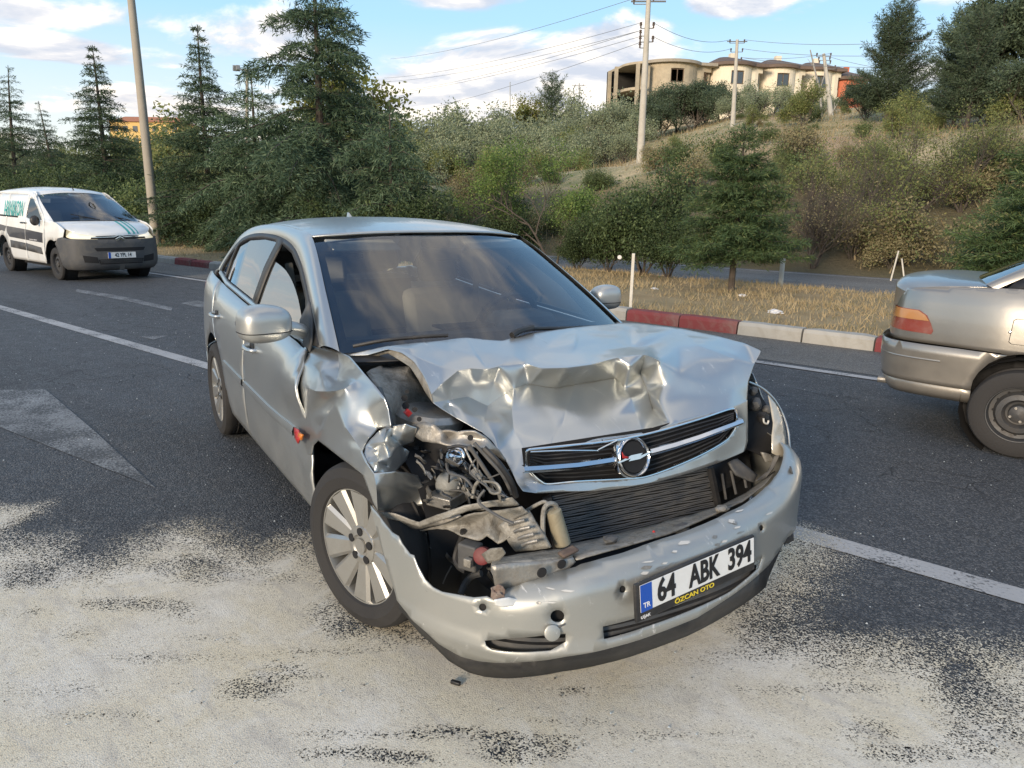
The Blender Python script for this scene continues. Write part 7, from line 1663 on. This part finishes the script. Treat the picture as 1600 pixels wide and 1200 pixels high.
for m in (-1, 1):
    for cx in (0, -2.465): wheel('wheel', CO, (cx, m*.735, .29), .292, .185, .182, 8, M_STEELW, m, steel=True)
    for cx in (0, -2.465):
        m_ = MB(); m_.lathe([(.345, -.1), (.345, .085)], (cx, m*.70, .30), (0, m, 0), 20); m_.lathe([(.345, -.1), (0, -.1)], (cx, m*.70, .30), (0, m, 0), 20); m_.build('wheel_arch_liner', M_BLKM, CO)
m_ = MB(); m_.box((-1.3, 0, .26), (3.9, 1.2, .14)); m_.build('underbody', M_BLKM, CO, sm=0)
m_ = MB(); m_.box((-2.9, 0, .55), (.7, 1.2, .6)); m_.build('boot_trim', M_BLKM, CO, sm=0)
m_ = MB(); m_.box((-2.2, 0, .7), (.2, 1.25, .62), Matrix.Rotation(-.3, 3, 'Y')); m_.build('rear_seat', M_SEAT, CO, bevel=.04)
m_ = MB(); m_.tube([(-3.0, -.45, .22), (-3.40, -.45, .215)], .025, 10); m_.build('exhaust', M_STL, CO)

for o_ in CO.children:
    if not o_.name.startswith('wheel'): o_.location.z += .105

# ================================================================== WHITE DELIVERY VAN
VF = Frame(-14.39, 4.02)
VN = set_root('delivery_van', VF, 'white delivery van with dark side band and teal bonnet stripes at the left', 'van')
M_VBUMP = material('van_bumper_grey', (.060, .062, .066), .6, bump=(80, .2, .003), dirt=(4, .6, (.15, .14, .12)))
M_BAND = material('dark_band', (.025, .022, .030), .35, coat=.3, dirt=(3, .35, (.2, .18, .15))); M_TEAL = material('teal_print', (.02, .33, .30), .4)
M_VGL = glass('van_side_glass', (.16, .18, .18), 1.45, .0)
M_LAMPW = material('headlamp_glass', (.62, .58, .48), .12, coat=1., spec=.8, emit=((1., .85, .55), .45))
VP = np.array(catmull([(.93, 0), (.92, -.3), (.86, -.6), (.70, -.80), (.40, -.882), (0, -.90), (-.6, -.905), (-1.6, -.905), (-2.7, -.90), (-3.15, -.885), (-3.33, -.80), (-3.36, -.4), (-3.36, 0)], 10))
VL = np.r_[0, np.cumsum(np.linalg.norm(np.diff(VP, axis=0), axis=1))]; VL = VL-np.interp(0, -VP[:, 0], VL)
def fV(s, z, m=1, ex=0.):
    x_ = np.interp(s, VL, VP[:, 0]); y_ = np.interp(s, VL, VP[:, 1]); e = .02
    tx = np.interp(s+e, VL, VP[:, 0])-np.interp(s-e, VL, VP[:, 0]); ty = np.interp(s+e, VL, VP[:, 1])-np.interp(s-e, VL, VP[:, 1]); l = math.hypot(tx, ty)
    nx, ny = ty/l, -tx/l
    if ny > 0: nx, ny = -nx, -ny
    if x_ > 0 and nx < 0: nx = -nx
    i = float(np.interp(z, [.18, .25, .4, .6, .75, .9, 1.05, 1.15, 1.4, 1.6, 1.72, 1.8], [.08, .03, .0, .0, .008, .022, .04, .055, .115, .175, .24, .34]))+ex
    return np.array([x_-nx*i, (y_-ny*i)*m, z])
vs = lambda x_: float(np.interp(-x_, -VP[:, 0], VL))
varch = lambda cx, a0, a1, n_=14, r_=.37: [(vs(cx+r_*math.cos(R_(a0+(a1-a0)*i/n_))), .32+r_*math.sin(R_(a0+(a1-a0)*i/n_))) for i in range(n_+1)]
vA = [(-.02, .80, 1.045), (-.42, .765, 1.26), (-.80, .715, 1.49), (-1.05, .672, 1.615)]
for m in (1, -1):
    f = lambda s, z: fV(s, z, m); fl = m < 0
    win = [(vs(-.44), 1.07), (vs(-.70), 1.29), (vs(-.92), 1.47), (vs(-1.08), 1.545), (vs(-1.27), 1.55), (vs(-1.28), 1.10), (vs(-.98), 1.06)]
    fdr = [(vs(-.40), .30), (vs(-1.34), .30), (vs(-1.34), 1.68), (vs(-1.10), 1.66), (vs(-.92), 1.56), (vs(-.66), 1.37), (vs(-.34), 1.13), (vs(-.34), .95), (vs(-.37), .60)]
    panel('front_door', fdr, f, M_WHITEP, VN, .10, holes=[win], flip=fl, thick=.01)
    panel('side_window', win, lambda s, z: fV(s, z, m, .006), M_VGL, VN, .3, flip=fl, thick=0)
    sd_ = [(vs(-1.35), .30), (vs(-2.24), .30), (vs(-2.30), .50)]+varch(-2.73, 30, 60, 5, .39)+[(vs(-2.50), .80), (vs(-2.44), 1.0), (vs(-2.44), 1.66), (vs(-1.35), 1.66)]
    panel('sliding_door', sd_, f, M_WHITEP, VN, .12, flip=fl, thick=.01)
    rq = [(vs(-2.45), 1.66), (vs(-2.45), 1.0), (vs(-2.51), .80)]+varch(-2.73, 60, 176, 14, .385)+[(vs(-3.15), .30), (VL[-1]-.3, .32), (VL[-1]-.3, 1.60), (vs(-3.2), 1.66)]
    panel('rear_side_panel', rq, f, M_WHITEP, VN, .12, flip=fl, thick=.01)
    fw = [(vs(-.335), .62), (vs(-.335), 1.11), (vs(-.1), 1.08), (vs(.25), 1.03), (vs(.45), .96), (vs(.55), .91), (vs(.48), .72)]+varch(0, 72, 178, 14, .385)[0:]+[(vs(-.36), .35)]
    panel('front_wing', fw, f, M_WHITEP, VN, .08, flip=fl, thick=.006)
    panel('upper_side', [(vs(-.95), 1.50), (vs(-1.7), 1.50), (vs(-1.7), 1.70), (vs(-1.15), 1.70), (vs(-1.0), 1.64)], lambda s, z: fV(s, z, m, .014), M_WHITEP, VN, .2, flip=fl, thick=0) if m < 9 else None
    # printed band and mouldings
    off = lambda s, z: fV(s, z, m, -.0025)
    panel('printed_band', [(vs(-.42), .64), (vs(-1.335), .66), (vs(-1.335), .865), (vs(-.40), .82)], off, M_BAND, VN, .15, flip=fl, thick=0)
    panel('printed_band', [(vs(-1.355), .66), (vs(-2.27), .68), (vs(-2.38), .74), (vs(-2.43), .80), (vs(-2.43), .90), (vs(-1.355), .865)], off, M_BAND, VN, .15, flip=fl, thick=0)
    panel('printed_band', [(vs(-2.56), .78), (vs(-2.75), .80), (vs(-3.1), .76), (vs(-3.1), .94), (vs(-2.46), .90)], off, M_BAND, VN, .15, flip=fl, thick=0)
    panel('door_moulding', [(vs(-.47), .47), (vs(-1.32), .50), (vs(-1.32), .61), (vs(-.52), .57)], lambda s, z: fV(s, z, m, -.012), M_VBUMP, VN, .2, flip=fl, thick=.012)
    panel('door_moulding', [(vs(-1.37), .50), (vs(-2.22), .52), (vs(-2.22), .63), (vs(-1.37), .61)], lambda s, z: fV(s, z, m, -.012), M_VBUMP, VN, .2, flip=fl, thick=.012)
    panel('slide_rail', [(vs(-1.75), 1.085), (vs(-2.9), 1.10), (vs(-2.9), 1.135), (vs(-1.75), 1.12)], off, M_BLKM, VN, .3, flip=fl, thick=0)
    for hx in (-1.26, -1.45): strip_on('door_handle', f, [(vs(hx), .99), (vs(hx-.12), .99)], .03, .02, M_BLK, VN, m)
    # headlamp
    hl = [(vs(.40), .905), (vs(.60), .88), (vs(.74), .80), (VL[0]+.33, .735), (VL[0]+.36, .73), (VL[0]+.52, .745), (vs(.62), .745), (vs(.46), .80)]
    hl = [(vs(.36), .90), (vs(.30), .955), (vs(.50), .925), (vs(.66), .865), (VL[0]+.44, .80), (VL[0]+.36, .755), (VL[0]+.44, .738), (vs(.66), .752), (vs(.52), .775)]
    panel('headlight', hl, lambda s, z: fV(s, z, m, .02+max(0, (z-.74))*.75), M_LAMPW, VN, .06, flip=fl, thick=.02)
    # front bumper (lower) wraps to the arch
    fb_ = [(VL[0], .20), (VL[0], .60), (VL[0]+.35, .615), (vs(.62), .735), (vs(.46), .80)]+varch(0, 62, 22, 8, .385)+[(vs(.37), .22)]
    fb_ = [(VL[0], .21), (VL[0], .735), (VL[0]+.34, .735), (vs(.66), .745), (vs(.50), .77), (vs(.34), .745)]+varch(0, 58, 12, 8, .385)+[(vs(.40), .22)]
    panel('front_bumper', fb_, lambda s, z: fV(s, z, m, -.012+.05*max(0, (.3-z)/.1)), M_VBUMP, VN, .06, flip=fl, thick=.01)
    panel('fog_recess', [(VL[0]+.42, .36), (VL[0]+.66, .38), (VL[0]+.68, .50), (VL[0]+.44, .47)], lambda s, z: fV(s, z, m, -.016), M_BLKM, VN, .1, flip=fl, thick=0)
# windscreen, bonnet, roof
def vrow(p, cx, cz, e1=2.0, e2=2.6): return [(cx+(p[0]-cx)*(y_**e1), p[1]*y_, cz+(p[2]-cz)*(y_**e2)) for y_ in (0, .35, .7, 1.)]
sheet('windscreen', mirrored([vrow(vA[0], .26, 1.075), vrow(vA[1], -.16, 1.30), vrow(vA[2], -.58, 1.53), vrow(vA[3], -.86, 1.675)]), M_WS, VN, 5, thick=0)
for m in (-1, 1):
    c1 = np.array(catmull(vA+[(-1.34, .665, 1.70), (-2.2, .665, 1.725), (-3.2, .66, 1.70)], 6)); pts = []
    for p in c1:
        pts.append(p)
    c2 = []
    for p in c1:
        x_ = p[0]; zt = float(np.interp(-x_, [-.02, .36, .70, .95, 1.10, 1.35, 3.2], [1.035, 1.12, 1.37, 1.53, 1.60, 1.635, 1.655])); q_ = fV(vs(min(x_-.10, -.12)), zt, 1); c2.append((min(q_[0], x_), -q_[1], zt))
    rows = [[(lambda p: (p[0], p[1]*m, p[2]))(a+(np.array(b_)-a)*k/5+np.array([0, .012, .012])*4*(k/5)*(1-k/5)) for k in range(6)] for a, b_ in zip(c1, c2)]
    m_ = MB(); m_.grid(rows); m_.build('roof_rail', M_WHITEP, VN, sm=50)
sheet('roof', mirrored([vrow(vA[3], -.86, 1.68), vrow((-1.34, .665, 1.70), -1.2, 1.755), vrow((-2.2, .665, 1.725), -2.2, 1.80), vrow((-3.2, .66, 1.70), -3.28, 1.77)]), M_WHITEP, VN, 5)
bn = [vrow((-.08, .845, 1.04), .25, 1.065), vrow((.22, .845, .992), .46, 1.01), vrow((.46, .80, .925), .68, .935), vrow((.66, .66, .835), .84, .86), vrow((.745, .54, .775), .885, .80)]
sheet('bonnet', mirrored(bn), M_WHITEP, VN, 5)
bs = np.array(patch(mirrored(bn), 5))
for y0, w_ in ((.20, .055), (.315, .045), (.41, .03)):
    rows = []
    for r in bs[1:-2]:
        yy = [p[1] for p in r]; rr2 = []
        for yv in (y0, y0+w_): rr2.append((np.interp(yv, yy, [p[0] for p in r])+.001, yv, np.interp(yv, yy, [p[2] for p in r])+.0035))
        rows.append(rr2)
    m_ = MB(); m_.grid(rows); m_.build('bonnet_stripe', M_TEAL, VN)
# nose: slot, chevrons, plate, grilles
def nose(name, pts, mat, ex, step=.1, thick=.0): return panel(name, pts, lambda y_, z: (lambda s: np.array([fV(s, z, 1, ex)[0], y_, z]))(float(np.interp(abs(y_), -VP[::-1][-60:, 1][::-1] if False else np.abs(VP[:50, 1]), VL[:50]))), mat, VN, step, thick=thick, flip=False)
nose('bumper_centre', [(-.05, .215), (.05, .215), (.05, .733), (-.05, .733)], M_VBUMP, -.0135)
nose('upper_grille', [(-.52, .742), (.52, .742), (.50, .775), (-.50, .775)], M_BLKM, -.004)
nose('grille_chrome', [(-.50, .778), (-.10, .785), (-.03, .815), (.03, .815), (.10, .785), (.50, .778), (.50, .770), (.10, .775), (.03, .802), (-.03, .802), (-.10, .775), (-.50, .770)], M_CHR, -.016)
nose('chevron', [(-.095, .742), (0, .792), (.095, .742), (.095, .728), (0, .772), (-.095, .728)], M_CHR, -.022)
nose('chevron', [(-.075, .712), (0, .752), (.075, .712), (.075, .700), (0, .736), (-.075, .700)], M_CHR, -.022)
nose('middle_grille', [(-.48, .60), (.48, .60), (.44, .555), (-.44, .555)], M_BLKM, -.016)
nose('lower_grille', [(-.40, .335), (.40, .335), (.43, .43), (-.43, .43)], M_BLKM, -.016)
for z in (.36, .383, .406): nose('grille_slat', [(-.40, z), (.40, z), (.40, z+.008), (-.40, z+.008)], M_VBUMP, -.020)
vpn = D.objects.new('number_plate', None); COL.objects.link(vpn); vpn.parent = VN; vpn.matrix_local = frame((.955, .0, .505), (0, 1, 0), (0, 0, 1))
m_ = MB(); m_.box((0, 0, 0), (.52, .112, .012)); m_.build('plate', M_PLATE, vpn, sm=0); m_ = MB(); m_.box((-.238, 0, .0065), (.044, .11, .003)); m_.build('blue_band', M_BLUE, vpn, sm=0)
text('lettering', '42 YPL 14', .105, M_INK, vpn, T0((.02, 0, .0075)), .0008, .72, .002)
# side lettering
def vtxt(body, x0, z, size, mat, sx=1., bold=0.):
    q_ = fV(vs(x0), z, 1, -.006 if z < 1 else -.034); o_ = text('lettering', body, size, mat, VN, frame(q_, (1, 0, 0), (0, .16, 1)), .0004, sx, bold); return o_
vtxt('ARNIKON', -2.02, 1.33, .44, M_TEAL, .56, .006); vtxt('www.arnikon', -.92, .755, .075, M_WINK, 1.)
# mirrors, wipers, aerial, inside
for m in (-1, 1):
    b_ = bmesh.new(); bmesh.ops.create_icosphere(b_, subdivisions=3, radius=1.)
    for v in b_.verts: v.co = Vector((v.co.x*.06, v.co.y*.085, v.co.z*.10))
    me = D.meshes.new('door_mirror'); b_.to_mesh(me); b_.free(); smooth(me, 60); o = link('door_mirror', me, M_BLK, VN); o.location = (-.56, m*.95, 1.13)
    for cx in (0, -2.73):
        wheel('wheel', VN, (cx, m*.755, .315), .317, .195, .20, 7, M_STEELW, m, steel=True)
        m_ = MB(); m_.lathe([(.39, -.1), (.39, .09)], (cx, m*.70, .33), (0, m, 0), 20); m_.lathe([(.39, -.1), (0, -.1)], (cx, m*.70, .33), (0, m, 0), 20); m_.build('wheel_arch_liner', M_BLKM, VN)
for a, b_ in (((.20, .55, 1.075), (-.02, .05, 1.20)), ((.24, -.05, 1.085), (.02, -.5, 1.19))):
    m_ = MB(); m_.tube([a, b_], .010, 5); m_.build('wiper', M_BLKM, VN)
m_ = MB(); m_.tube([(-1.02, 0, 1.73), (-1.10, 0, 1.80)], .012, 6); m_.build('aerial', M_BLKM, VN)
m_ = MB(); m_.box((-1.4, 0, .27), (4.0, 1.3, .14)); m_.build('underbody', M_BLKM, VN, sm=0)
m_ = MB(); m_.box((-1.75, 0, .90), (.04, 1.30, 1.1)); m_.build('bulkhead', material('van_trim', (.10, .10, .10), .9), VN, sm=0)
m_ = MB(); m_.box((-.22, 0, .86), (.5, 1.5, .34)); m_.build('dashboard', M_DASH, VN, bevel=.05)
for y_ in (-.4, .4):
    m_ = MB(); m_.box((-1.30, y_, .95), (.14, .46, .62), Matrix.Rotation(-.2, 3, 'Y')); m_.build('seat', M_SEAT, VN, bevel=.05)
    m_ = MB(); m_.box((-.93, y_, 1.585), (.15, .42, .012), Matrix.Rotation(.45, 3, 'Y')); m_.build('sun_visor', material('van_visor', (.45, .45, .42), .9), VN, bevel=.004)
m_ = MB(); m_.box((-3.36, 0, .95), (.02, 1.45, 1.2)); m_.build('rear_doors', M_WHITEP, VN, sm=0)

for o_ in VN.children:
    if o_.type == 'MESH' and o_.name.split('.')[0] not in ('lettering', 'door_mirror', 'wheel_arch_liner', 'underbody'):
        for v in o_.data.vertices: v.co.z += .075*sst((v.co.z-.42)/.3)*(1-sst((v.co.z-1.12)/.5))
# ================================================================== LABELS: tell members of a group apart by their neighbours
LM = [(-400, 'left picture edge'), (172, 'pointed spruce'), (222, 'lamp pole'), (330, 'sparse topped spruce'), (505, 'tall cedar'), (660, 'low drooping cedar'), (868, 'light green young tree'), (985, 'marker post'), (1134, 'thin utility pole'), (1280, 'leafless tree'), (1366, 'lone pine'), (1490, 'yellowish pointed pine')]
ORD = ['first', 'second', 'third', 'fourth', 'fifth', 'sixth', 'seventh', 'eighth', 'ninth', 'tenth', 'eleventh', 'twelfth', 'thirteenth', 'fourteenth', 'fifteenth', 'sixteenth', 'seventeenth', 'eighteenth', 'nineteenth', 'twentieth']
bpy.context.view_layer.update()
groups = {}
for o in list(SC.objects):
    if o.get('group') and o.get('category'): groups.setdefault((o['group'], o['label']), []).append(o)
for (gname, lb), os_ in groups.items():
    if len(os_) < 2: continue
    os_.sort(key=lambda o: pj(o.matrix_world.translation)[0]); cnt = {}
    for o in os_:
        px_ = pj(o.matrix_world.translation)[0]; k = max(i for i, (a, _) in enumerate(LM) if a <= max(px_, -399)); cnt[k] = cnt.get(k, 0)+1
        o['label'] = f"{lb}, {ORD[min(cnt[k], 20)-1]} right of {LM[k][1]}"
# things built as prototypes but never placed
for o in list(SC.objects):
    if o.parent is None and o.type == 'EMPTY' and not o.get('category') and o.get('kind') != 'structure':
        for ch in list(o.children): D.objects.remove(ch)
        D.objects.remove(o)
for o in SC.objects:
    if 'kind' in o.keys() and o['kind'] == '': del o['kind']
    if 'n' in o.keys(): del o['n']
